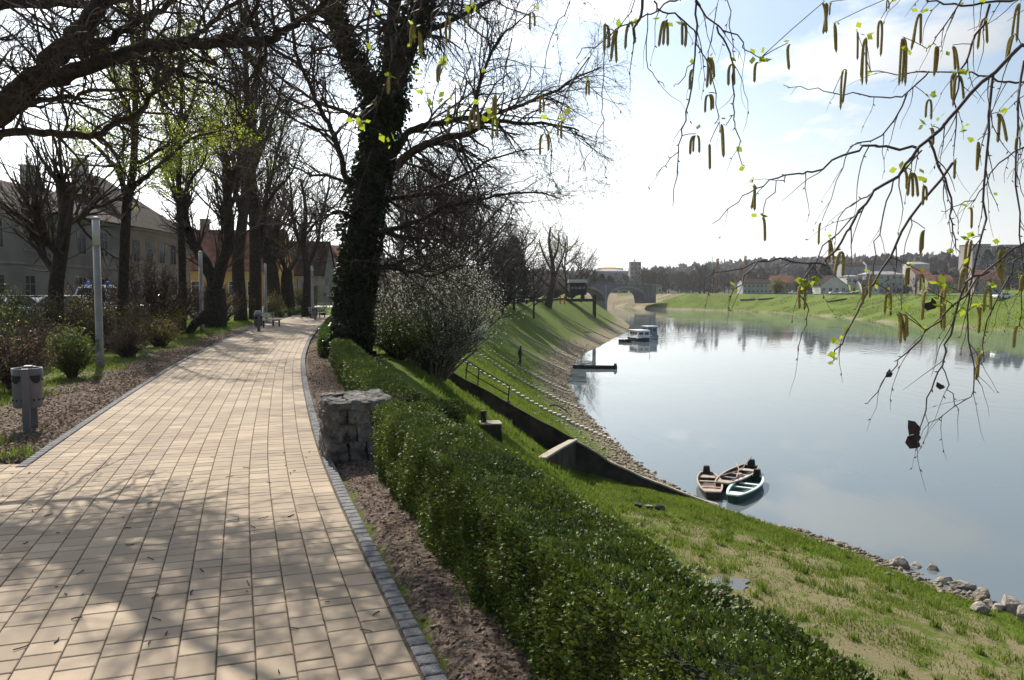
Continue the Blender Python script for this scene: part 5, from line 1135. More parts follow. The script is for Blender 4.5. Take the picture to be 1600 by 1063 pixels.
# ------------------------------------------------------------------ houses
def facade_window(root, c, w, h, rz_axis, frame_m, proud=.05, sill=True):
    """c: centre on wall plane (local); rz_axis 'y-' front, 'x+' right, 'x-' left"""
    d = {'y-': ((1, 0, 0), (0, -1, 0)), 'x+': ((0, 1, 0), (1, 0, 0)), 'x-': ((0, -1, 0), (-1, 0, 0))}[rz_axis]
    u, n = Vector(d[0]), Vector(d[1]); mb = MB()
    def bar(cu, cv, su, sv, dep, off):
        p = Vector(c) + u * cu + Vector((0, 0, cv)) + n * off
        s = (abs(u.x) * su + abs(n.x) * dep, abs(u.y) * su + abs(n.y) * dep, sv); mb.box(p, s)
    t = .09
    bar(-w / 2 - t / 2, 0, t, h + 2 * t, proud * 2, 0); bar(w / 2 + t / 2, 0, t, h + 2 * t, proud * 2, 0); bar(0, h / 2 + t / 2, w, t, proud * 2, 0); bar(0, -h / 2 - t / 2, w + .1, t, proud * 3, 0)
    bar(0, 0, .06, h, proud * 1.4, 0); bar(-w / 4 - .015, h * .2, w / 2 - .03, .05, proud * 1.4, 0); bar(w / 4 + .015, h * .2, w / 2 - .03, .05, proud * 1.4, 0)
    f = mb.build('window', M[frame_m], root)
    mb = MB(); s = (abs(u.x) * w + abs(n.x) * .03, abs(u.y) * w + abs(n.y) * .03, h); mb.box(Vector(c) + n * .004, s); mb.build('pane', M['pane'], f); return f
def house(name, label, loc, rz, w, d, he, hr, wall, roof, hip=0.0, wins=(), side_w=(), doors=(), chim=(), frame='trim', over=.35, group=None, gable_front=False, cat='house', z=None, band=None):
    """front faces local -y, w along x, d along y"""
    root = empty(name, (loc[0], loc[1], gz(*loc) if z is None else z), rz, label, cat, group)
    mb = MB(); mb.box((0, d / 2, he / 2 - .4), (w, d, he + .8)); 
    if gable_front:
        mb.prism([(-w / 2, he + .002), (w / 2, he + .002), (0, hr - .08)], .0, d, lambda u, v, q: (u, q, v))
    elif hip == 0:
        mb.prism([(0, he + .002), (d, he + .002), (d / 2, hr - .08)], -w / 2, w / 2, lambda u, v, q: (q, u, v))
    mb.build('wall', M[wall], root)
    mb = MB(); o = over; t = .14
    if gable_front:
        for s in (-1, 1):
            sl = (hr - he) / (w / 2); e = (s * (w / 2 + o), he - sl * o)
            mb.prism([e, (0, hr), (0, hr + t), (e[0], e[1] + t)], -o, d + o, lambda u, v, q: (u, q, v))
    elif hip == 0:
        sl = (hr - he) / (d / 2)
        for a, b in ((-o, d / 2), (d + o, d / 2)):
            mb.prism([(a, he - sl * o), (b, hr), (b, hr + t), (a, he - sl * o + t)], -w / 2 - o * .6, w / 2 + o * .6, lambda u, v, q: (q, u, v))
    else:
        x0, x1, y0, y1 = -w / 2 - o, w / 2 + o, -o, d + o; h0 = he - .05
        V = [(x0, y0, h0), (x1, y0, h0), (x1, y1, h0), (x0, y1, h0), (-w / 2 + hip, d / 2, hr), (w / 2 - hip, d / 2, hr)]
        mb.add(V, [(0, 1, 5, 4), (1, 2, 5), (2, 3, 4, 5), (3, 0, 4), (3, 2, 1, 0)])
    rf = mb.build('roof', M[roof], root)
    for (cx, cyy, ch, cw, cm) in chim:
        mb = MB(); mb.box((cx, cyy, ch / 2 + he), (cw, cw, ch)); mb.box((cx, cyy, he + ch + .06), (cw + .18, cw + .18, .12)); mb.build('chimney', M[cm], rf)
    if band: mb = MB(); mb.box((0, -.06, he - .16), (w + .16, .2, .3)); mb.box((0, -.04, band), (w + .08, .1, .16)); mb.build('cornice', M[frame], root)
    for (cx, cz, ww, hh) in wins: facade_window(root, (cx, 0, cz), ww, hh, 'y-', frame)
    for (cy_, cz, ww, hh) in side_w: facade_window(root, (w / 2, cy_, cz), ww, hh, 'x+', frame)
    for (cx, ww, hh) in doors:
        mb = MB(); mb.box((cx, -.01, hh / 2), (ww, .1, hh)); dd_ = mb.build('door', M['door_wood'], root); mb = MB(); mb.box((cx + ww * .35, -.09, hh * .45), (.05, .06, .14)); mb.build('handle', M['iron'], dd_)
    return root
# row of town houses along the street on the left; fronts face +x (towards the river)
hA = house('town_house', 'long two storey beige town house with a red brown tiled roof behind the parked cars', (-33.4, 53.5), R(90), 33, 12, 7.5, 10.2, 'plaster_beige', 'roof_dark', 0,
           [(-15.2 + 3.4 * i, 5.6, 1.15, 1.9) for i in range(10)] + [(-15.2 + 3.4 * i, 1.9, 1.15, 1.9) for i in (0, 1, 2, 4, 5, 6, 7, 8, 9)], [(3, 5.6, 1.1, 1.8), (7, 5.6, 1.1, 1.8)], [(-5.0, 2.6, 2.9)], [(-9, 5, 4.2, 1.0, 'brick_chim'), (-2, 6.5, 4.9, .9, 'brick_chim'), (7, 6, 4.4, .8, 'chim_pale'), (12, 6, 4.4, .8, 'chim_pale')], band=3.7, frame='trim_grey')
hB = house('town_house', 'two storey tan town house next along the street with a hipped brown roof', (-33.8, 77.2), R(90), 13.4, 12, 7.6, 12.8, 'plaster_tan', 'roof_dark', 5.5,
           [(-5.2 + 2.6 * i, 5.4, 1.15, 1.9) for i in range(5)] + [(-5.2 + 2.6 * i, 1.8, 1.15, 1.9) for i in range(5)], [(3, 5.4, 1.1, 1.8), (7.5, 5.4, 1.1, 1.8)], [], [(-3, 6, 6.2, 1.1, 'chim_pale')], band=3.6, frame='trim_grey')
hC = house('cottage', 'yellow single storey house with a red tiled roof and chimney behind the V-forked tree', (-32.3, 92), R(4), 10.5, 9, 4.4, 9.0, 'plaster_yellow', 'roof_tile', 0,
           [(-4.0 + 2.1 * i, 2.1, .95, 1.6) for i in range(4)], [(2.2, 2.0, .9, 1.5), (5, 2.0, .9, 1.5)], [(4.4, 1.1, 2.4)], [(-4.2, 4.4, 5.9, .9, 'brick_chim'), (3.5, 4.6, 5.3, .7, 'brick_chim')])
hD = house('cottage', 'low grey house with a dark red roof behind the red sign', (-28.6, 104), R(3), 8, 9, 4.1, 8.4, 'plaster_grey', 'roof_dark', 0,
           [(-3 + 2.4 * i, 2.0, 1.0, 1.7) for i in range(2)], [(3, 2, 1, 1.6), (7, 2, 1, 1.6)], [(2.6, 1.2, 2.5)], [(-2, 5, 4.9, .8, 'brick_chim')])
hE = house('barn', 'long dark grey timber fronted building with an orange red roof left of the ivy trunk', (-26.2, 116), R(2), 13, 11, 4.4, 8.6, 'plaster_grey', 'roof_tile', 0, [(-5 + 3.4 * i, 2.2, 1.0, 1.5) for i in range(4)], [], [], [(-5, 5, 6.3, .8, 'brick_chim')])
# flag on the beige house
fx, fy = -33.2, 42.6
fx = -32.6; fy = 55.7; fl_ = empty('flag', (-33.3, fy, 0), 0, 'blue, white and red flag on a slanting pole on the beige house front', 'flag')
mb = MB(); mb.tube([(0, 0, 3.7), (1.5, -.15, 5.2)], .03, 6); mb.build('flag_pole', M['iron'], fl_)
for k, (mn, nm) in enumerate((('flag_blue', 'blue_stripe'), ('flag_white', 'white_stripe'), ('flag_red', 'red_stripe'))):
    mb = MB(); V = []
    for i in range(9):
        zq = 4.95 - i * .17
        for s in (0, 1):
            u = .95 + (k + s) * .17 - i * .015; V.append((u + .3, -.12 + .07 * math.sin(i * .9 + (k + s) * 1.3) - .35 * (k + s), zq - .3 * (.6 - (k + s) * .2)))
    mb.add(V, [(2 * i, 2 * i + 1, 2 * i + 3, 2 * i + 2) for i in range(8)]); mb.build(nm, M[mn], fl_)
# ------------------------------------------------------------------ parked vehicles
def car(name, label, loc, rz, L, W, H, paint, van=False, lights=False, group='vehicles parked along the street', cat='car'):
    root = empty(name, (loc[0], loc[1], gz(*loc) + .02), rz, label, cat, group)
    prof = [(-L / 2, .35), (-L / 2, .75), (-L / 2 + .12, .92), (-L * .22, 1.0), (L * .42, 1.0), (L / 2 - .05, .9), (L / 2, .55), (L / 2, .35), (L / 2 - .3, .26), (-L / 2 + .3, .26)] if not van else [(-L / 2, .35), (-L / 2, .95), (-L * .36, 1.15), (L * .5 - .05, 1.2), (L / 2, .6), (L / 2, .35), (L / 2 - .3, .28), (-L / 2 + .3, .28)]
    mb = MB(); mb.prism(prof, -W / 2, W / 2, lambda u, v, w: (u, w * (1 - .06 * max(0, v - .6)), v)); mb.build('body', M[paint], root, bevel=.05)
    g0, g1 = (1.0, H) if not van else (1.17, H)
    top = [(-L * .24, g0), (-L * .08, g1), (L * .28, g1), (L * .42, g0)] if not van else [(-L * .36, g0), (-L * .26, g1), (L * .47, g1), (L * .49, g0)]
    mb = MB(); mb.prism(top, -W * .45, W * .45, lambda u, v, w: (u, w * (1 - .16 * (v > g0 + .01)), v)); mb.build('cabin_glass', M['pane'], root)
    mb = MB(); mb.box(((top[1][0] + top[2][0]) / 2, 0, g1 + .02), (top[2][0] - top[1][0] + .1, W * .80, .05)); mb.build('roof', M[paint], root, bevel=.02)
    for s in (-1, 1):
        mb = MB()
        for a, b in ((top[0], top[1]), (top[2], top[3])): mb.tube([(a[0], s * W * .45, a[1]), (b[0], s * W * .385, b[1])] if a[1] < b[1] else [(a[0], s * W * .385, a[1]), (b[0], s * W * .45, b[1])], .045, 6)
        mb.tube([(L * .1, s * W * .452, g0), (L * .1, s * W * .39, g1)], .045, 6); mb.build('pillar', M[paint], root)
        mb = MB(); mb.box((-L * .22, s * (W / 2 + .08), 1.06), (.14, .16, .12)); mb.build('mirror', M['black'], root)
        mb = MB(); mb.box((-L / 2 - .005, s * W * .36, .70), (.06, .30, .14)); mb.build('headlight', M['lamp_glass'], root)
        for u in (-L * .31, L * .31):
            mb = MB(); mb.prism([(u + .32 * math.cos(a / 16 * 6.283), .32 + .32 * math.sin(a / 16 * 6.283)) for a in range(16)], s * W / 2 - .1 * (1 if s > 0 else -1) - .1, s * W / 2 - .1 * (1 if s > 0 else -1) + .112, lambda p, q, w: (p, w, q)); wh = mb.build('wheel', M['rubber'], root)
            mb = MB(); mb.prism([(u + .19 * math.cos(a / 12 * 6.283), .32 + .19 * math.sin(a / 12 * 6.283)) for a in range(12)], s * (W / 2 + .005), s * (W / 2 + .022), lambda p, q, w: (p, w, q)); mb.build('rim', M['silver'], wh)
    if lights:
        mb = MB(); mb.box((-L * .1, 0, g1 + .10), (.34, W * .86, .12)); lb = mb.build('light_bar', M['car_white'], root, bevel=.02)
        for s in (-1, 1): mb = MB(); mb.lathe((-L * .1, s * W * .28, g1 + .15), [(.12, 0), (.12, .16), (.06, .22)], 10); mb.build('beacon', M['blue_glass'], lb, True)
    return root
VY = 41
def vx(px, Y=VY): return (px - 800) / FPX * Y
car('parked_car', 'dark grey hatchback parked leftmost on the street', (vx(-2), VY), R(186), 4.2, 1.75, 1.52, 'silver')
car('parked_car', 'dark saloon with a light catching roof, parked before the house door', (vx(47, 42), 42), R(182), 4.3, 1.75, 1.50, 'car_dark')
car('parked_car', 'pale silver estate car parked right of the pollarded tree', (vx(122, 41), 41), R(184), 4.4, 1.78, 1.52, 'car_white')
car('emergency_van', 'white emergency vehicle with two blue roof beacons behind the lamp post', (vx(160, 45), 45), R(95), 4.6, 1.9, 1.95, 'car_white', True, True, cat='van')
car('parked_car', 'dark car parked farther along the street under the trees', (vx(255, 52), 52), R(100), 4.3, 1.75, 1.48, 'silver')
# hoops, signs
hp = None
for i in range(8):
    x = (498 + i * 4.9 - 800) / FPX * 84; z = gz(x, 84)
    if hp is None:
        hp = None; mb = MB(); mb.tube([(-.15, 0, -.1), (-.15, 0, .36)] + [(-.15 * math.cos(a * math.pi / 6), 0, .36 + .16 * math.sin(a * math.pi / 6)) for a in range(1, 6)] + [(.15, 0, .36), (.15, 0, -.1)], .03, 6)
        hp = mb.build('parking_hoop', M['plaster_white'])
        o = hp
    else: o = hp.copy(); COL.objects.link(o)
    o.location = (x, 84, z + .05); tag(o, 'small white metal hoop in the even row bordering the plaza', 'hoop', 'white hoops bordering the plaza')
sg = empty('shop_sign', ((474 - 800) / FPX * 76, 76, gz((474 - 800) / FPX * 76, 76)), 0, 'red horizontal sign board with a small blue panel above it on thin posts', 'sign')
for s in (-.5, .5): mb = MB(); mb.tube([(s, 0, -.1), (s, 0, 3.0)], .035, 6); mb.build('sign_post', M['iron'], sg)
mb = MB(); mb.box((0, -.05, 1.75), (1.25, .06, .24)); mb.build('red_board', M['red'], sg); mb = MB(); mb.box((.15, -.05, 2.35), (.5, .06, .6)); mb.build('blue_panel', M['sign_blue'], sg)
pg = empty('play_frame', ((866 - 800) / FPX * 150, 150, gz((866 - 800) / FPX * 150, 150)), 0, 'red playground frame seen past the leaning tree on the bank top', 'play frame')
for k, xx in enumerate((-2.2, -1.0, 1.1, 1.9)): mb = MB(); mb.box((xx, 0, .8), (.1 if k < 2 else .22, .1, 1.6)); mb.build('red_post', M['red'], pg)
mb = MB(); mb.box((-1.6, 0, 2.3), (1.6, .1, .1)) if False else None; mb.box((0, .3, .9), (4, .06, .08)); mb.build('crossbar', M['red'], pg)
for i, (px, Y) in enumerate(((798, 118), (816, 130), (834, 138))):
    mb = MB(); mb.lathe((0, 0, -.2), [(.06, 0), (.05, 4.5), (.12, 4.55), (.12, 4.8)], 8); o = mb.build('thin_lamp', M['post_grey']); x = (px - 800) / FPX * Y; o.location = (x, Y, gz(x, Y))
    tag(o, ('thin pale lamp mast on the bank top, leftmost of three', 'thin pale lamp mast on the bank top, middle of three', 'thin pale lamp mast on the bank top, nearest the leaning tree')[i], 'lamp mast', 'thin lamp masts on the bank top')
# ------------------------------------------------------------------ timber hut on its landing stage
HY = 168; hx = lambda px: (px - 800) / FPX * HY
hut = empty('timber_hut', (hx(902), HY, .2), 0, 'dark timber hut with a pale flat roof standing on a stage over the bank', 'hut')
mb = MB(); mb.box((0, 0, 2.05), (3.55, 3.0, 2.5), 0, 0, 1.0); mb.build('wall', M['wood_dark'], hut)
mb = MB(); mb.box((0, 0, 3.45), (3.95, 3.5, .16), 0, 0, .98); mb.prism([(-1.95, 3.53), (1.95, 3.53), (1.9, 4.0), (-1.9, 4.0)], -1.7, 1.7, lambda u, v, w: (u, w, v)); mb.build('roof', M['plaster_white'], hut)
for k in range(4):
    mb = MB(); mb.box((-1.25 + .83 * k, -1.52, 2.25), (.62, .05, .55)); mb.build('window', M['pane'], hut)
for sx in (-1.2, 1.2):
    for sy in (-1.1, 1.1): mb = MB(); mb.box((sx, sy, .4), (.4, .4, .82)); mb.build('leg', M['wood_dark'], hut)
stage = empty('landing_stage', (0, HY, 0), 0, 'dark beam landing stage jutting from the bank under the hut, with an end post', 'landing stage')
mb = MB(); mb.box(((hx(838) + hx(930)) / 2, 0, -.12), (hx(930) - hx(838), 3.4, .55)); mb.build('deck', M['wood_dark'], stage)
px_, pz = hx(928.5), gz(hx(928.5), HY)
for sy in (-1.5, 1.5): mb = MB(); mb.box((px_, sy, (pz + .9) / 2 - .2), (.42, .42, .9 - pz + .6)); mb.build('end_post', M['wood_dark'], stage)
# ------------------------------------------------------------------ arched bridge
bdir = Vector((24, 38, 0)).normalized(); b0_ = Vector((11.5, 304.5, 0)); brz = math.atan2(bdir.y, bdir.x)
bridge = empty('arched_bridge', b0_, brz, 'grey stone road bridge with wide shallow arches spanning the river bend', 'bridge')
pc = [5.0, 50.0, 95.0]; zs, zc, zd = -2.6, 3.3, 4.5     # pier centres, springing, crown, deck
def arch_z(u, a, b): t = (u - a) / (b - a) * 2 - 1; return zs + (zc - zs) * math.sqrt(max(0, 1 - t * t)) ** .9
poly_top, low = [], []
for k in range(2):
    a, b = pc[k] + 1.1, pc[k + 1] - 1.1
    low += [(a + (b - a) * i / 32, arch_z(a + (b - a) * i / 32, a, b)) for i in range(33)]
mb = MB(); prev = None
for (u0, z0), (u1, z1) in zip(low[:-1], low[1:]):
    if u1 - u0 < .01: continue
    if abs(u1 - u0 - 2.2) < .1: continue
    mb.prism([(u0, z0), (u1, z1), (u1, zd), (u0, zd)], -2.8, 2.8, lambda u, v, w: (u, w, v))
mb.box((-20, 0, .2), (47.8, 5.6, 8.6)); mb.box((100.5, 0, .2), (13.2, 5.6, 8.6)); mb.build('spandrel', M['bridge'], bridge)
for k in range(2):
    a, b = pc[k] + 1.1, pc[k + 1] - 1.1; mb = MB()
    for s in (-2.82, 2.82):
        for i in range(32):
            u0, u1 = a + (b - a) * i / 32, a + (b - a) * (i + 1) / 32; z0, z1 = arch_z(u0, a, b), arch_z(u1, a, b)
            mb.prism([(u0, z0 - .02), (u1, z1 - .02), (u1, z1 + .75), (u0, z0 + .75)], s - .12, s + .12, lambda u, v, w: (u, w, v))
    mb.build('arch_ring', M['bridge_arch'], bridge)
for u in pc[:2]:
    mb = MB(); mb.box((u, 0, -3.9), (2.2, 6.0, 9)); mb.box((u, 0, zs + 1.2), (2.5, 6.4, .4)); mb.box((u, 0, (zs + 1.4 + zd) / 2), (2.22, 5.62, zd - zs - 1.42)); mb.build('pier', M['bridge_arch'], bridge)
for s in (-2.7, 2.7):
    mb = MB(); mb.box((31, s, zd + .12), (150, .5, .24)); [mb.box((-43 + 2 * i, s, zd + .65), (.1, .1, .85)) for i in range(75)]; mb.box((31, s, zd + 1.1), (150, .14, .12)); mb.build('parapet', M['bridge'], bridge)
# ------------------------------------------------------------------ buildings across the river
def fx_(px, Y): return (px - 800) / FPX * Y
def far_house(name, label, px0, px1, Y, ytop, yeave, wall, roof, rz=0, gable=False, cols=4, rows_=1, dep=10, zb=None, flat=False, frame='trim', group='houses across the river'):
    x0, x1 = fx_(px0, Y), fx_(px1, Y); cx = (x0 + x1) / 2; zb = gz(cx, Y) if zb is None else zb; w = x1 - x0
    he = EYE + (455 - yeave) / FPX * Y - zb; hr = EYE + (455 - ytop) / FPX * Y - zb
    wn_ = []; fh = he / rows_
    for rr in range(rows_):
        for i in range(cols): wn_.append((-w / 2 + w * (i + .5) / cols, fh * (rr + .52), min(1.4, w / cols * .5), min(1.5, fh * .5)))
    return house(name, label, (cx, Y), rz, w, dep, he, max(hr, he + .5), wall, roof, (.0 if not flat else min(w, dep) * .35), wn_, [], [], [], frame, .4, group, gable, 'building' if flat else 'house', zb)
far_house('far_house', 'grey two storey block under a low brown roof, left of the yellow green tree', 1160, 1206, 392, 437, 443, 'plaster_pale', 'roof_dark', cols=7, rows_=2)
far_house('far_house', 'house with a bright red roof just right of the yellow green tree', 1207, 1242, 400, 431, 442, 'plaster_beige', 'roof_tile', cols=4, rows_=2)
far_house('far_house', 'white gabled house with a brown roof beside the riverside street', 1281, 1322, 372, 431, 446, 'plaster_white', 'roof_dark', 0, True, 4, 1)
far_house('far_house', 'white modern block with tall windows next to the white gabled house', 1322, 1345, 380, 430, 432, 'plaster_white', 'roof_grey', 0, False, 3, 2, flat=True)
far_house('far_house', 'low white house with dark roof right of the modern block', 1346, 1372, 372, 438, 446, 'plaster_white', 'roof_dark', cols=3)
far_house('far_house', 'wide pale house with flat grey roof behind the low white house', 1352, 1410, 400, 424, 429, 'plaster_pale', 'roof_grey', cols=6, rows_=3, flat=True)
far_house('far_house', 'house with an orange tiled roof centre right across the river', 1428, 1452, 400, 419, 429, 'plaster_brown', 'roof_tile', cols=3, rows_=2)
far_house('far_house', 'long house with a pinkish red roof among bare trees', 1448, 1490, 380, 430, 440, 'plaster_brown', 'roof_tile', cols=6)
far_house('far_house', 'large house with a steep bright orange roof near the right edge', 1522, 1560, 340, 422, 437, 'plaster_brown', 'roof_tile', R(-12), cols=4, rows_=2)
far_house('far_house', 'dark low house between the orange roofs', 1490, 1524, 380, 434, 442, 'plaster_brown', 'roof_dark', cols=4)
far_house('far_house', 'pale hillside house with light roof, upper left on the hill', 1316, 1350, 480, 411, 416, 'plaster_pale', 'roof_dark', cols=4, rows_=1)
far_house('far_house', 'hillside house under a low dark gable in the middle of the hill', 1352, 1404, 490, 407, 414, 'plaster_pale', 'roof_dark', cols=6, rows_=1)
far_house('far_house', 'pale house on the hill with a flat roof beside the small tree', 1420, 1450, 500, 409, 413, 'plaster_white', 'roof_grey', cols=4, flat=True)
for i, (a, b, yt) in enumerate(((1516, 1544, 378), (1545, 1566, 382), (1566, 1600, 379))):
    far_house('apartment_block', ('grey apartment tower on the hill, left one of the three', 'lower grey apartment block between the two towers on the hill', 'grey apartment tower on the hill at the right edge')[i], a, b, 520 + i * 8, yt + 3, yt + 4, 'plaster_brown', 'roof_grey', cols=5, rows_=6, dep=16, flat=True, group='apartment blocks on the hill')
far_house('factory_hall', 'long pale factory building behind the bridge', 925, 985, 640, 420, 424, 'plaster_pale', 'roof_grey', cols=12, rows_=3, dep=30, flat=True, group='works behind the bridge')
far_house('factory_hall', 'sunlit cream upper storey of the works, stepped back above the factory', 936, 972, 690, 416, 419.5, 'plaster_white', 'plaster_yellow', cols=8, rows_=4, dep=30, flat=True, group='works behind the bridge')
far_house('water_tower', 'square grey tower rising over the works behind the bridge', 984, 1001, 600, 409, 409.6, 'plaster_brown', 'roof_grey', cols=3, rows_=7, dep=9, flat=True, group='works behind the bridge')
mb = MB(); xx = fx_(992, 600); mb.lathe((xx, 605, gz(xx, 605)), [(.6, 0), (.5, 24.5), (.1, 26)], 8); tag(mb.build('roof_mast', M['bridge']), 'thin mast on top of the square grey tower', 'mast')
mb = MB(); xx = fx_(1112, 560); mb.lathe((xx, 560, gz(xx, 560)), [(.35, 0), (.2, 26)], 6); tag(mb.build('factory_chimney', M['bridge_arch']), 'thin pale chimney on the skyline left of the poplars', 'chimney')
far_house('far_house', 'dark shed at the far end of the bridge', 1012, 1034, 440, 445, 448, 'plaster_brown', 'roof_dark', cols=3)
c0 = None
for i, (px, Y, pn, lab) in enumerate(((1239, 366, 'car_white', 'white car parked beside the street across the river, left of the gabled house'), (1302, 362, 'car_white', 'white car parked before the white gabled house'), (1318, 364, 'silver', 'silver car right of the car before the gabled house'), (1262, 368, 'car_dark', 'dark car between the two white ones across the river'), (1333, 364, 'car_dark', 'dark car before the modern white block'))):
    o = car('far_car', lab, (fx_(px, Y), Y), R(5 * i), 4.3, 1.75, 1.5, pn, group='cars across the river')
x, y, z = on_ground(1565, 468); car('far_car', 'white car on the grass of the far bank near the right edge', (x, y), R(10), 4.3, 1.75, 1.45, 'car_white', group='cars across the river')
for i, (px, py) in enumerate(((1196, 466), (1168, 468), (1306, 470))):
    x, y, z = on_ground(px, py); mb = MB()
    for k in range(5): mb.box((x - 2 + k * .9, y - k * 1.1, gz(x - 2 + k * .9, y - k * 1.1) + .05), (2.6, 1.2, .5), .3)
    tag(mb.build('stone_steps', M['wall_dark']), ('dark stone steps on the far bank below the red roof', 'dark stone steps on the far bank below the grey block', 'dark concrete outlet on the far bank below the gabled house')[i], 'steps', 'steps on the far bank')
# ------------------------------------------------------------------ grass, litter
def blades(name, n, fn, h0, h1, seed, mname, w=.006, keep=None, lean=.45):
    q = np.random.default_rng(seed); XY = fn(q, n)
    if keep is not None: XY = XY[keep(XY[:, 0], XY[:, 1], q)]
    n = len(XY); Z = gzv(XY[:, 0], XY[:, 1]); h = h0 + (h1 - h0) * q.random(n) ** 1.5; a = q.random(n) * 6.283; b = q.random(n) * 6.283; l = q.random(n) * lean * h
    B = np.stack([XY[:, 0], XY[:, 1], Z - .01], -1); s = np.stack([np.cos(a), np.sin(a), 0 * a], -1) * (w * (.6 + .8 * q.random(n)))[:, None]; tp = B + np.stack([np.cos(b) * l, np.sin(b) * l, h], -1); md = B * .45 + tp * .55; md[:, 2] += h * .06
    V = np.stack([B - s, B + s, md + s * .7, tp, md - s * .7], 1).reshape(-1, 3); k = 5 * np.arange(n)[:, None]
    F = np.concatenate([k + np.array([[0, 1, 2, 4]]), k + np.array([[4, 2, 3, 3]])]).astype(np.int32)
    # second face as a triangle stored with four loops would be degenerate: use tris only
    F = np.concatenate([k + np.array([[0, 1, 2]]), k + np.array([[0, 2, 4]]), k + np.array([[4, 2, 3]])])
    return tag(np_mesh(name, V, F, M[mname]), kind='stuff')
NZ = lambda x, y, sc, o=0: np.array([mnoise.noise((a * sc + o, b * sc, o)) for a, b in zip(x, y)])
def terrace(q, n):
    y = 10 + 21 * q.random(n) ** .8; d = 1.2 + q.random(n) * (fW(y) - fT(y) - 2.0); return np.stack([fT(y) + d, y], -1)
def k_green(x, y, q):
    dd_, dw = x - fT(y), fW(y) - x; dryw = np.clip((dd_ - 6.2) / 2, 0, 1) * np.clip((27 - y) / 3, 0, 1) * np.clip((dw - 1.4) / 2.5, 0, 1)
    return (y < WALLY(x) - .3) & (q.random(len(x)) > dryw * (.70 + 1.2 * NZ(x, y, .55, 3))) & ((x - PUD[0]) ** 2 + ((y - PUD[1]) * 1.6) ** 2 > .8)
blades('terrace_grass', 170000, terrace, .03, .11, 1, 'grass', .013, k_green)
blades('dry_terrace_grass', 30000, terrace, .02, .05, 2, 'drygrass', .010, lambda x, y, q: ((x - PUD[0]) ** 2 + ((y - PUD[1]) * 1.6) ** 2 > .8) & (x - fT(y) > 6.5) & (fW(y) - x > 1.0) & (y < 27) & (NZ(x, y, 1.1, 5) > -.15))
def bank(q, n):
    y = 30 + 45 * q.random(n) ** 1.6; d = q.random(n) * (fW(y) - fT(y) - 2.0) * .85; return np.stack([fT(y) + d, y], -1)
blades('bank_grass', 110000, bank, .05, .14, 3, 'grass', .016, lambda x, y, q: (y > WALLY(x) + .45) & (fW(y) - x > np.interp(y, [30, 45, 80], [1.5, 2.6, 4.6]) * q.random(len(x)) * 1.6))
def lawn(q, n):
    y = 8.6 + 42 * q.random(n) ** 1.5; x = path_left(y) - .4 - q.random(n) * np.interp(y, [8, 50], [6, 10]); return np.stack([x, y], -1)
def k_lawn(x, y, q):
    d = path_left(y) - x; return (d > np.interp(y, [8, 20, 40], [1.1, 1.3, 1.0]) + .8 * NZ(x, y, .7, 2) + .5 * (y < 16)) & (NZ(x, y, .55, 9) + .35 * (y > 26) > -.12)
blades('lawn_grass', 90000, lawn, .04, .12, 4, 'grass', .010, k_lawn)
def farbank(q, n):
    y = 150 + 290 * q.random(n); return np.stack([fF(y) - 1 + 34 * q.random(n), y], -1)
blades('far_bank_grass', 70000, farbank, .10, .40, 8, 'grass_far', .05, lambda x, y, q: (x < .72 * y) & (NZ(x, y, .12, 4) > -.2 + .3 * q.random(len(x))))
def clumps(q, n):
    m = 420; yc = 11 + 18 * q.random(m); xc = fT(yc) + 1.5 + q.random(m) * (fW(yc) - fT(yc) - 2.2); k = q.integers(0, m, n); sp = .05 + .10 * q.random(m)
    return np.stack([xc[k] + q.normal(size=n) * sp[k], yc[k] + q.normal(size=n) * sp[k]], -1)
blades('grass_clumps', 26000, clumps, .06, .24, 9, 'grass', .012, lambda x, y, q: y < WALLY(x) - .3, .7)
def tuft(q, n):
    c = np.array([(-.02, 5.05), (.10, 4.75), (-.35, 5.9), (.42, 3.95), (.55, 3.3), (-.62, 6.6), (.60, 3.62), (-.12, 4.6), (.20, 4.15), (-5.4, 8.6), (-6.3, 8.75), (-6.1, 9.2)]); k = q.integers(0, len(c), n); return c[k] + q.normal(size=(n, 2)) * np.array([.09, .12])
blades('weed_tufts', 1500, tuft, .05, .16, 5, 'grass', .006, lambda x, y, q: ~on_path(x, y, .1), .8)
def strip(q, n):
    y = 1.5 + 24 * q.random(n) ** 1.5; return np.stack([fR(y) + .06 + q.random(n) * 1.15, y], -1)
def stripL(q, n):
    y = 8.4 + 26 * q.random(n) ** 1.6; return np.stack([path_left(y) - .15 - np.abs(q.normal(0, 1.0, n)), y], -1)
def litter(name, n, fn, seed, size, mname='litter', keep=None, zoff=.012):
    q = np.random.default_rng(seed); XY = fn(q, n)
    if keep is not None: XY = XY[keep(XY[:, 0], XY[:, 1])]
    Q = np.stack([XY[:, 0], XY[:, 1], gzv(XY[:, 0], XY[:, 1]) + q.random(len(XY)) * zoff + .004], -1); A = q.normal(size=(len(XY), 3)) * np.array([1, 1, .22])
    return tag(cards(name, Q, size, M[mname], None, seed, .5, 0, A), kind='stuff')
litter('terrace_litter', 2600, terrace, 25, .06, 'litter', lambda x, y: y < WALLY(x) - .4)
notp = lambda x, y: ~on_path(x, y, .06)
litter('leaf_litter', 20000, strip, 21, .030, 'litter', notp); litter('lawn_litter', 14000, stripL, 22, .045, 'litter', notp)
def clods(q, n): a = strip(q, n); return a[notp(a[:, 0], a[:, 1])]
pebbles('soil_clods', 3200, clods, 23, mat('soil_clod', (.10, .072, .055), .95, (.24, .19, .15), 9), .004, .03)
def clodsL(q, n): a = stripL(q, n); return a[notp(a[:, 0], a[:, 1])]
pebbles('gravel_bits', 6000, clodsL, 24, bpy.data.materials['soil_clod'], .005, .03)
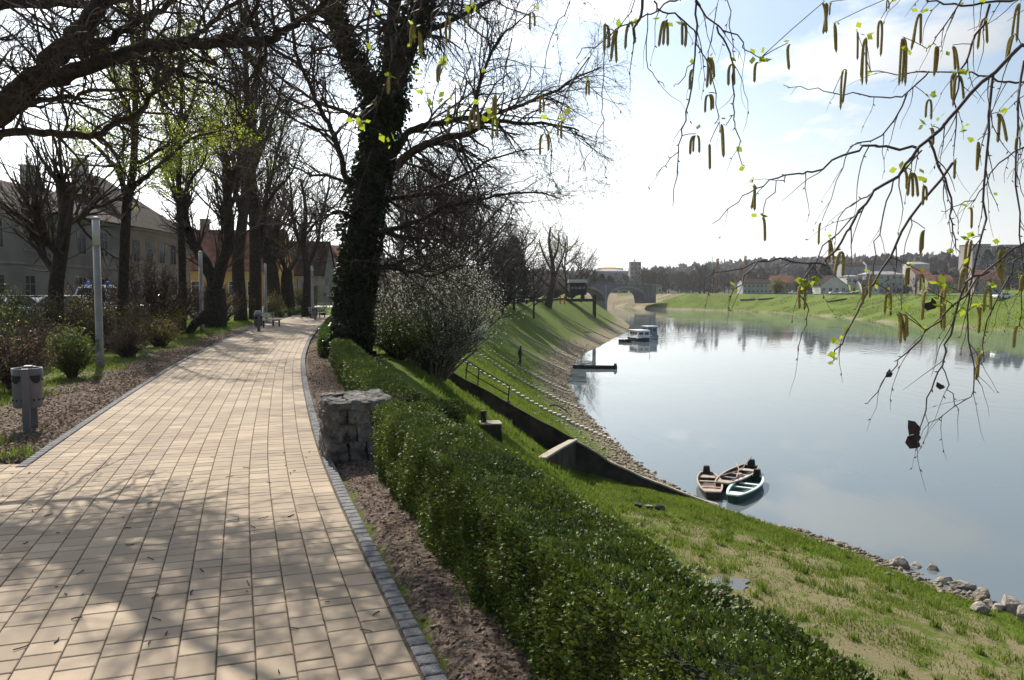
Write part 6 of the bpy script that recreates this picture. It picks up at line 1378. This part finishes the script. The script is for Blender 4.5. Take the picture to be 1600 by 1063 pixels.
# twigs and crumbs on the paving
q = random.Random(31); tw = []
for _ in range(120):
    s_ = s_of_y(q.uniform(2.6, 9)); t_ = q.uniform(.1, 3.4); x, y = path_pt(s_, t_); a = q.uniform(0, 6.28); l = q.uniform(.015, .10); pts = [(x, y, .006)]
    for k in range(3): a += q.uniform(-.3, .3); x += math.cos(a) * l / 3; y += math.sin(a) * l / 3; pts.append((x, y, .005 + q.random() * .006))
    tw.append((pts, [.0022 + .002 * q.random()] * 4))
tag(polys_mesh('twig_litter', tw, 4, M['twig']), kind='stuff')
x, y = path_pt(s_of_y(4.45), -.34); mb = MB(); mb.add([(x, y, .03), (x + .05, y + .03, .045), (x + .085, y + .02, .03), (x + .04, y - .02, .035)], [(0, 1, 2, 3)]); tag(mb.build('fallen_leaf', M['young']), 'single pale yellow leaf lying on the bare soil beside the kerb', 'leaf')
# ------------------------------------------------------------------ birch overhanging from the right, trunk outside the frame
BT = Tree(91); br_r = random.Random(91)
bz = gz(3.5, -.9)
BT.limb([(3.5, -.9, bz - .2), (3.45, -.85, 1.2), (3.3, -.75, 3.0), (3.1, -.6, 5.0), (3.0, -.5, 7.5)], .17, .07, 0, 4)
S1, _ = BT.limb([(3.3, -.75, 3.0), (3.0, .3, 3.6), (2.7, 1.2, 3.5), (2.2, 1.9, 3.25)], .05, .016, 1, 4)
S2, _ = BT.limb([(3.15, -.65, 4.3), (2.2, .6, 4.6), (1.2, 1.6, 4.1), (.55, 2.0, 3.4)], .05, .012, 1, 4)
S3, _ = BT.limb([(3.05, -.55, 5.4), (1.4, .8, 5.3), (.2, 1.7, 4.6), (-.5, 2.1, 3.6)], .05, .012, 1, 4)
allS = S1 + S2 + S3
twigs = []; ends = []
def chain(px, Y, r0, r1, dY=0.0, connect=False, lev=2):
    n = len(px); pts = [Vector(P(x, y, Y + dY * i / (n - 1))) for i, (x, y) in enumerate(px)]
    if connect:
        s = min(allS, key=lambda q: (q - pts[0]).length); mid = (s + pts[0]) / 2 + Vector((0, 0, .12)); pts = [s, mid] + pts; 
    out, rad = BT.limb(pts, r0, r1, lev, 3, .0035); twigs.append((out, rad, 6 if connect else 0)); return out
C = True
chain([(1640, 40), (1600, 71), (1552, 112), (1498, 166), (1452, 217), (1417, 258), (1366, 298), (1342, 329), (1320, 365), (1293, 404), (1280, 413), (1218, 406), (1182, 413), (1157, 443), (1139, 468)], 2.05, .0062, .0012, -.15, C)
chain([(1198, 406), (1160, 417), (1100, 436)], 1.95, .0022, .0012)
chain([(1640, 128), (1600, 129), (1570, 127), (1539, 119), (1505, 114), (1451, 112), (1403, 114), (1360, 112)], 2.5, .0045, .0014, .1, C)
chain([(1451, 112), (1417, 146), (1390, 153), (1342, 147), (1302, 144), (1262, 137), (1224, 133)], 2.55, .0028, .001)
chain([(1417, 146), (1380, 210), (1330, 230), (1318, 260), (1290, 330)], 2.55, .003, .001)
chain([(1434, 232), (1390, 230), (1352, 229), (1315, 247), (1271, 268), (1249, 273), (1215, 278), (1181, 296), (1151, 317), (1113, 350)], 2.02, .0036, .0011)
chain([(1227, 273), (1205, 300), (1192, 335)], 2.0, .0018, .001)
chain([(1452, 220), (1474, 278), (1485, 325), (1488, 360), (1500, 395)], 2.0, .0032, .0011)
chain([(1552, 115), (1546, 183), (1542, 264), (1535, 340), (1521, 422), (1511, 486), (1516, 551), (1521, 608), (1493, 636), (1450, 661)], 2.03, .0034, .001)
chain([(1560, -40), (1501, 3), (1464, 61), (1447, 81)], 2.3, .004, .0012, 0, C)
chain([(1680, -30), (1600, -3), (1539, 5), (1491, 7), (1447, 0), (1400, -8)], 2.35, .005, .0018, 0, C)
chain([(1546, 7), (1525, 58), (1508, 98), (1495, 140), (1493, 190), (1490, 240)], 2.3, .004, .0012)
chain([(1640, 330), (1585, 385), (1507, 461), (1464, 504), (1421, 547), (1396, 572), (1379, 597), (1355, 631)], 1.9, .0034, .001, -.05, C)
chain([(1545, 425), (1510, 440), (1493, 490), (1479, 540), (1471, 572), (1457, 611), (1439, 658), (1432, 683)], 1.88, .003, .0012)
chain([(1471, 572), (1480, 600), (1490, 625), (1495, 642)], 1.88, .0014, .0009)
chain([(1488, 255), (1421, 340), (1390, 400), (1357, 458), (1329, 504), (1307, 551), (1300, 565)], 2.1, .004, .0013)
chain([(1346, 330), (1290, 385), (1250, 447), (1262, 483), (1254, 519), (1247, 554)], 2.05, .002, .0009)
chain([(1640, 420), (1600, 400), (1570, 440), (1545, 500), (1531, 560), (1531, 600)], 2.0, .003, .001, 0, C)
chain([(1600, 95), (1590, 200), (1592, 330), (1598, 430), (1592, 510)], 1.95, .003, .001)
chain([(1640, 200), (1600, 230), (1560, 255), (1530, 300), (1500, 320), (1470, 330)], 2.4, .004, .001, 0, C)
chain([(1440, 235), (1400, 280), (1380, 330), (1370, 380), (1365, 430)], 2.05, .0025, .001)
chain([(1366, 298), (1330, 320), (1310, 345), (1300, 375)], 2.1, .002, .001)
# middle group
chain([(1085, -60), (1085, 0), (1086, 58), (1085, 88), (1078, 156), (1066, 203), (1061, 237), (1056, 291), (1051, 322)], 2.0, .0034, .001, 0, C)
chain([(1086, 2), (1120, 42), (1151, 56), (1168, 76), (1188, 91)], 2.0, .0024, .001)
chain([(1120, 42), (1134, 71), (1144, 91), (1147, 135), (1146, 176), (1151, 203), (1154, 234), (1162, 259)], 2.0, .0024, .001)
chain([(1022, 2), (1035, 20), (1063, 29), (1083, 51), (1093, 78), (1107, 98), (1120, 169), (1123, 193)], 2.02, .0024, .001)
chain([(1012, -60), (1005, 0), (997, 30), (994, 40), (991, 58)], 2.0, .005, .003, 0, C)
chain([(1075, -40), (1046, 0), (1022, 22), (975, 41), (941, 64), (912, 80), (900, 92)], 2.05, .003, .001, 0, C)
chain([(960, 50), (947, 51), (944, 102), (942, 163), (936, 203), (925, 235), (907, 264)], 2.05, .0016, .0008)
chain([(1130, -40), (1124, 0), (1113, 47), (1107, 95)], 2.1, .002, .001, 0, C)
chain([(1135, -30), (1138, 0), (1143, 58), (1147, 90)], 2.1, .002, .001, 0, C)
chain([(1012, 20), (1013, 95), (1025, 118), (1038, 137)], 2.0, .0014, .0008)
chain([(1061, 237), (1040, 258), (1026, 272)], 2.0, .0014, .0009)
chain([(1146, 180), (1130, 195)], 2.0, .0014, .0009)
chain([(1085, 98), (1060, 130), (1052, 134)], 2.0, .0014, .0009)
chain([(1000, -20), (985, 20), (965, 45), (955, 70)], 2.05, .002, .001, 0, C)
# upper left group, over the ivy tree
for x0, pts in ((630, [(640, -40), (625, 10), (618, 50), (612, 90), (608, 125)]), (648, [(655, -30), (648, 15), (652, 45), (655, 60)]), (700, [(705, -40), (700, 0), (695, 60), (690, 110), (685, 150)]), (722, [(730, -30), (722, 30), (735, 90), (722, 130), (705, 150), (692, 170), (680, 185), (665, 205), (630, 235), (608, 250)]),
                (745, [(760, -30), (748, 25), (742, 80), (744, 130), (742, 170)]), (770, [(790, -30), (775, 20), (768, 70), (775, 120), (772, 180)]), (832, [(850, -30), (838, 0), (832, 20)]), (860, [(900, -20), (868, 40), (852, 100), (846, 150)]), (880, [(920, 90), (890, 130), (870, 190), (855, 212)]), (676, [(690, -30), (672, 20), (678, 70), (668, 100), (660, 140)]), (585, [(600, -20), (582, 20), (590, 60), (580, 75)]), (570, [(590, 150), (578, 172), (565, 185), (572, 205)]), (800, [(812, -30), (808, 20), (800, 60)]), (790, [(800, 60), (792, 100), (785, 135)])):
    chain(pts, 2.15 + br_r.uniform(-.15, .15), .0022, .0008, 0, pts[0][1] < 0)
# fine side twigs with buds
prm_bt = dict(max=3, seg=[.04, .035, .03], wig=.17, trop=[-.05, -.10, -.14], nch=[2, 2, 0], ang=(20, 55), ratio=.55, rr=.6, rmin=.0006, smin=.0008, bare=.15)
first_c = True
for out, rad, st in twigs:
    lb = (out[st:], [min(a, .003) for a in rad[st:]])
    BT.sprout(lb, .055 if out[-1].x > 1.05 else .10, .17, prm_bt, 3, .05, taper=.3, bias=(0, 0, -.6))
birch = empty('silver_birch', (0, 0, 0), 0, 'silver birch whose drooping catkin-hung twigs dangle close in front of the river and sky', 'tree')
tr = [q for k, v in BT.lv.items() if k <= 1 for q in v]; tw = [q for k, v in BT.lv.items() if k == 2 for q in v]; fine = [q for k, v in BT.lv.items() if k > 2 for q in v]
polys_mesh('trunk', tr, 10, M['birch_bark'], birch); 
# buds along the twigs
bud = []
for pts, rad in tw + fine:
    for i in range(1, len(pts)):
        if br_r.random() < .30:
            a = Vector(pts[i]); d = (a - Vector(pts[i - 1])).normalized() * .6 + Vector((br_r.gauss(0, .5), br_r.gauss(0, .5), br_r.gauss(0, .4))); d.normalize()
            if abs(a.x) < 2.2 and 1 < a.y < 3.2: bud.append(([tuple(a), tuple(a + d * .004), tuple(a + d * .009)], [.0009, .0017, .0003]))
polys_mesh('crown', fine + bud, 4, M['birch_twig'], birch, False)
# catkins: hanging tassels, a few shapes shared
CK = [(945, 38, 40, 2), (965, 48, 50, 3), (985, 36, 40, 2), (1040, 32, 45, 3), (1065, 36, 38, 2), (1085, 107, 30, 1), (1105, 92, 40, 3), (1107, 148, 28, 3), (1145, 100, 35, 2), (1187, 97, 35, 1), (1088, 212, 30, 3), (1109, 225, 35, 1), (1125, 195, 55, 2), (1177, 290, 40, 2), (1190, 340, 40, 1), (1231, 70, 45, 1), (1288, 5, 45, 2), (1298, 5, 20, 1), (1304, 38, 40, 2), (1319, 110, 55, 2), (1338, 50, 48, 1), (1353, 60, 65, 3), (1376, 32, 50, 2), (1386, 0, 15, 2), (1410, 60, 70, 3), (1437, 22, 50, 3), (1462, 73, 40, 2), (1488, 73, 40, 2), (1540, 28, 45, 2), (1594, 5, 50, 2), (1585, 55, 45, 2), (1490, 115, 50, 3), (1455, 200, 30, 2), (1497, 118, 40, 2), (1527, 222, 40, 2), (1560, 178, 45, 3), (1425, 270, 35, 3), (1443, 290, 30, 2), (1452, 155, 28, 2), (1411, 265, 32, 1), (1495, 250, 30, 1), (1516, 325, 30, 1), (1590, 215, 20, 2), (1284, 348, 35, 1), (1295, 375, 35, 2), (1314, 393, 42, 2), (1344, 445, 35, 1), (1364, 428, 42, 1), (1390, 458, 35, 2), (1403, 490, 45, 3), (1414, 490, 38, 2), (1420, 418, 32, 2), (1440, 428, 30, 2), (1448, 455, 42, 2), (1475, 450, 60, 2), (1510, 418, 45, 2), (1526, 480, 48, 1), (1534, 480, 30, 1), (1544, 450, 40, 2), (1531, 552, 48, 2), (1592, 508, 40, 1), (1567, 390, 50, 3), (1518, 375, 50, 2), (1445, 360, 35, 3), (1255, 445, 38, 2), (1599, 430, 30, 2),
      (850, 210, 30, 3), (878, 190, 25, 3), (920, 125, 25, 2), (700, 30, 40, 2), (735, 20, 25, 1), (610, 120, 25, 3), (705, 165, 40, 1), (740, 170, 35, 3), (770, 180, 35, 2), (775, 150, 30, 2), (645, 40, 30, 3), (655, 50, 35, 2), (830, 20, 25, 2), (845, 150, 25, 2), (690, 100, 30, 2)]
allt = np.array([tuple(p) for o_, _, st in twigs for p in o_[st:]])
def nearest_twig(px, py):
    d = np.array(P(px, py, 2.0)) - np.array([0, 0, EYE]); d /= np.linalg.norm(d); v = allt - np.array([0, 0, EYE]); s = v @ d; e = np.linalg.norm(v - s[:, None] * d, axis=1); k = int(np.argmin(e)); return Vector(allt[k]), d * s[k] + np.array([0, 0, EYE])
variants = []
def catkin_mesh(bend, seed):
    q = random.Random(seed); pts, rad = [], []; n = 30; x = z = 0; a = bend
    for i in range(n + 1):
        t = i / n; pts.append((x, 0, z)); base = 1.0 if .06 < t < .92 else (.45 + t * 9 if t <= .06 else max(.25, (1 - t) / .08)); rad.append(.062 * base * (1 + .16 * (i % 2)))
        a *= .80; x += math.sin(a) / n; z -= math.cos(a) / n
    V, F = [], []; k = 7
    for i, ((px, _, pz), r_) in enumerate(zip(pts, rad)):
        for j in range(k): w = 6.283 * (j + .5 * (i % 2)) / k; V.append((px + r_ * math.cos(w), r_ * math.sin(w), pz))
    F = [(i * k + j, i * k + (j + 1) % k, (i + 1) * k + (j + 1) % k, (i + 1) * k + j) for i in range(n) for j in range(k)]
    me = bpy.data.meshes.new('catkin'); me.from_pydata(V, [], F); me.materials.append(M['catkin']); return me
variants = [catkin_mesh(b, i) for i, b in enumerate((.15, 1.5, 2.0, 1.0, .5))]
ncat = 0; leafP, leafA, extra = [], [], []; stalks = []
order = sorted(CK, key=lambda c: -c[2])
for (px, py, ln, n) in order:
    tw_p, here = nearest_twig(px, py); here = Vector(here); dist = here.y
    stalks.append(([tuple(tw_p), tuple(tw_p.lerp(here, .5) + Vector((0, 0, .004))), tuple(here + Vector((0, 0, .004)))], [.0012, .0011, .0010]))
    for k in range(n):
        L = ln / FPX * dist * br_r.uniform(.82, 1.12) * 1.05; vi = (0 if n == 1 else br_r.choice((1, 2, 3))) if k else br_r.choice((0, 1, 3)); rz = br_r.choice((0, math.pi)) + br_r.gauss(0, .5) + (math.pi if k % 2 else 0); loc = here + Vector((br_r.gauss(0, .002), br_r.gauss(0, .003), 0))
        if ncat < 100:
            o = bpy.data.objects.new('catkin', variants[vi]); COL.objects.link(o); o.parent = birch; o.location = loc; o.rotation_euler = (br_r.gauss(0, .06), br_r.gauss(0, .06), rz); o.scale = (min(L, .055) , min(L, .055), L); ncat += 1
        else: extra.append((vi, loc, rz, L))
    if br_r.random() < .75:
        for _ in range(br_r.randint(1, 3)): leafP.append(here + Vector((br_r.gauss(0, .006), br_r.gauss(0, .006), br_r.uniform(-.002, .012)))); leafA.append((br_r.gauss(0, 1), br_r.gauss(0, .5), br_r.uniform(.0, 1)))
polys_mesh('branches', tw + stalks, 6, M['birch_twig'], birch)
if extra:
    V, F = [], []
    for vi, loc, rz, L in extra:
        b_ = len(V); me = variants[vi]; c_, s_ = math.cos(rz), math.sin(rz); w = min(L, .055); V += [(loc.x + (v.co.x * c_ - v.co.y * s_) * w, loc.y + (v.co.x * s_ + v.co.y * c_) * w, loc.z + v.co.z * L) for v in me.vertices]; F += [tuple(b_ + i for i in p.vertices) for p in me.polygons]
    o = np_mesh('catkin_cluster', V, F, M['catkin'], birch); o['kind'] = 'stuff'
# young leaves on the twigs
LFP = [(1232, 68), (1270, 42), (1310, 25), (1345, 35), (1365, 10), (1385, 35), (1345, 85), (1315, 90), (1410, 60), (1420, 80), (1480, 70), (1530, 32), (1470, 180), (1445, 190), (1510, 200), (1455, 230), (1405, 262), (1413, 270), (1440, 265), (1275, 350), (1360, 425), (1335, 455), (1385, 455), (1420, 415), (1445, 420), (1472, 445), (1478, 455), (1500, 480), (1470, 475), (1485, 465), (1512, 372), (1562, 380), (1300, 540), (1305, 555), (1310, 530), (1298, 563), (1322, 520), (1400, 488), (1415, 460), (1438, 470), (1515, 418), (1540, 522), (1590, 430), (1150, 455), (1142, 466), (1160, 262), (1155, 240), (1185, 95), (1030, 28), (1055, 35), (1255, 440), (1268, 438), (1490, 490), (1480, 480), (1465, 465), (1555, 300), (1500, 10), (1530, 8),
       (585, 20), (568, 190), (560, 198), (573, 205), (690, 150), (720, 180), (712, 190), (660, 145), (640, 225), (608, 225), (622, 225), (558, 189), (695, 100), (655, 110), (660, 85), (735, 10), (745, 10), (855, 190), (880, 185), (785, 145), (775, 185), (752, 110), (700, 25), (650, 50), (655, 75), (640, 60), (668, 160), (540, 90), (760, 186), (770, 186), (620, 180), (720, 130)]
for px, py in LFP:
    tp_, here = nearest_twig(px, py); here = Vector(here)
    p_ = here if (here - tp_).length < .06 else tp_
    for _ in range(br_r.randint(1, 3) + 0): leafP.append(p_ + Vector((br_r.gauss(0, .006), br_r.gauss(0, .006), br_r.gauss(0, .006)))); leafA.append((br_r.gauss(0, 1), br_r.gauss(0, .5), br_r.gauss(0, .8)))
cards('young_leaves', leafP, .019, M['young'], birch, 3, .75, 0, leafA)
for i, (px, py, s) in enumerate(((1432, 668, .034), (1434, 680, .03), (1430, 692, .034), (1391, 582, .02), (1473, 604, .02), (1459, 475, .03))):
    tp_, here = nearest_twig(px, py); here = Vector(here); q = random.Random(i); V = []
    for k in range(9):
        a = k / 8 * 6.283; w = (.42 - .22 * math.cos(a)) * (1 + .6 * q.uniform(-1, 1)); V.append(here + Vector((math.cos(a) * s * w, math.sin(a * 1) * s * .35 * q.uniform(.4, 1), math.sin(a) * s * w * .9)))
    mb = MB(); mb.add([here] + V, [(0, k + 1, k + 2) for k in range(8)]); mb.build('dry_leaf', M['dryleaf'], birch)
# ------------------------------------------------------------------ the river air
hz_ = MB(); hz_.box((550, 1510, 34.75), (4600, 3080, 90.5)); haze = hz_.build('haze', [])
hm = bpy.data.materials.new('haze'); hm.use_nodes = True; hm.node_tree.nodes.clear(); ho = hm.node_tree.nodes.new('ShaderNodeOutputMaterial'); hv = hm.node_tree.nodes.new('ShaderNodeVolumePrincipled')
hv.inputs['Color'].default_value = (.92, .95, 1, 1); hv.inputs['Density'].default_value = .0001; hv.inputs['Anisotropy'].default_value = .35
hm.node_tree.links.new(hv.outputs[0], ho.inputs['Volume']); haze.data.materials.append(hm); tag(haze, kind='stuff')
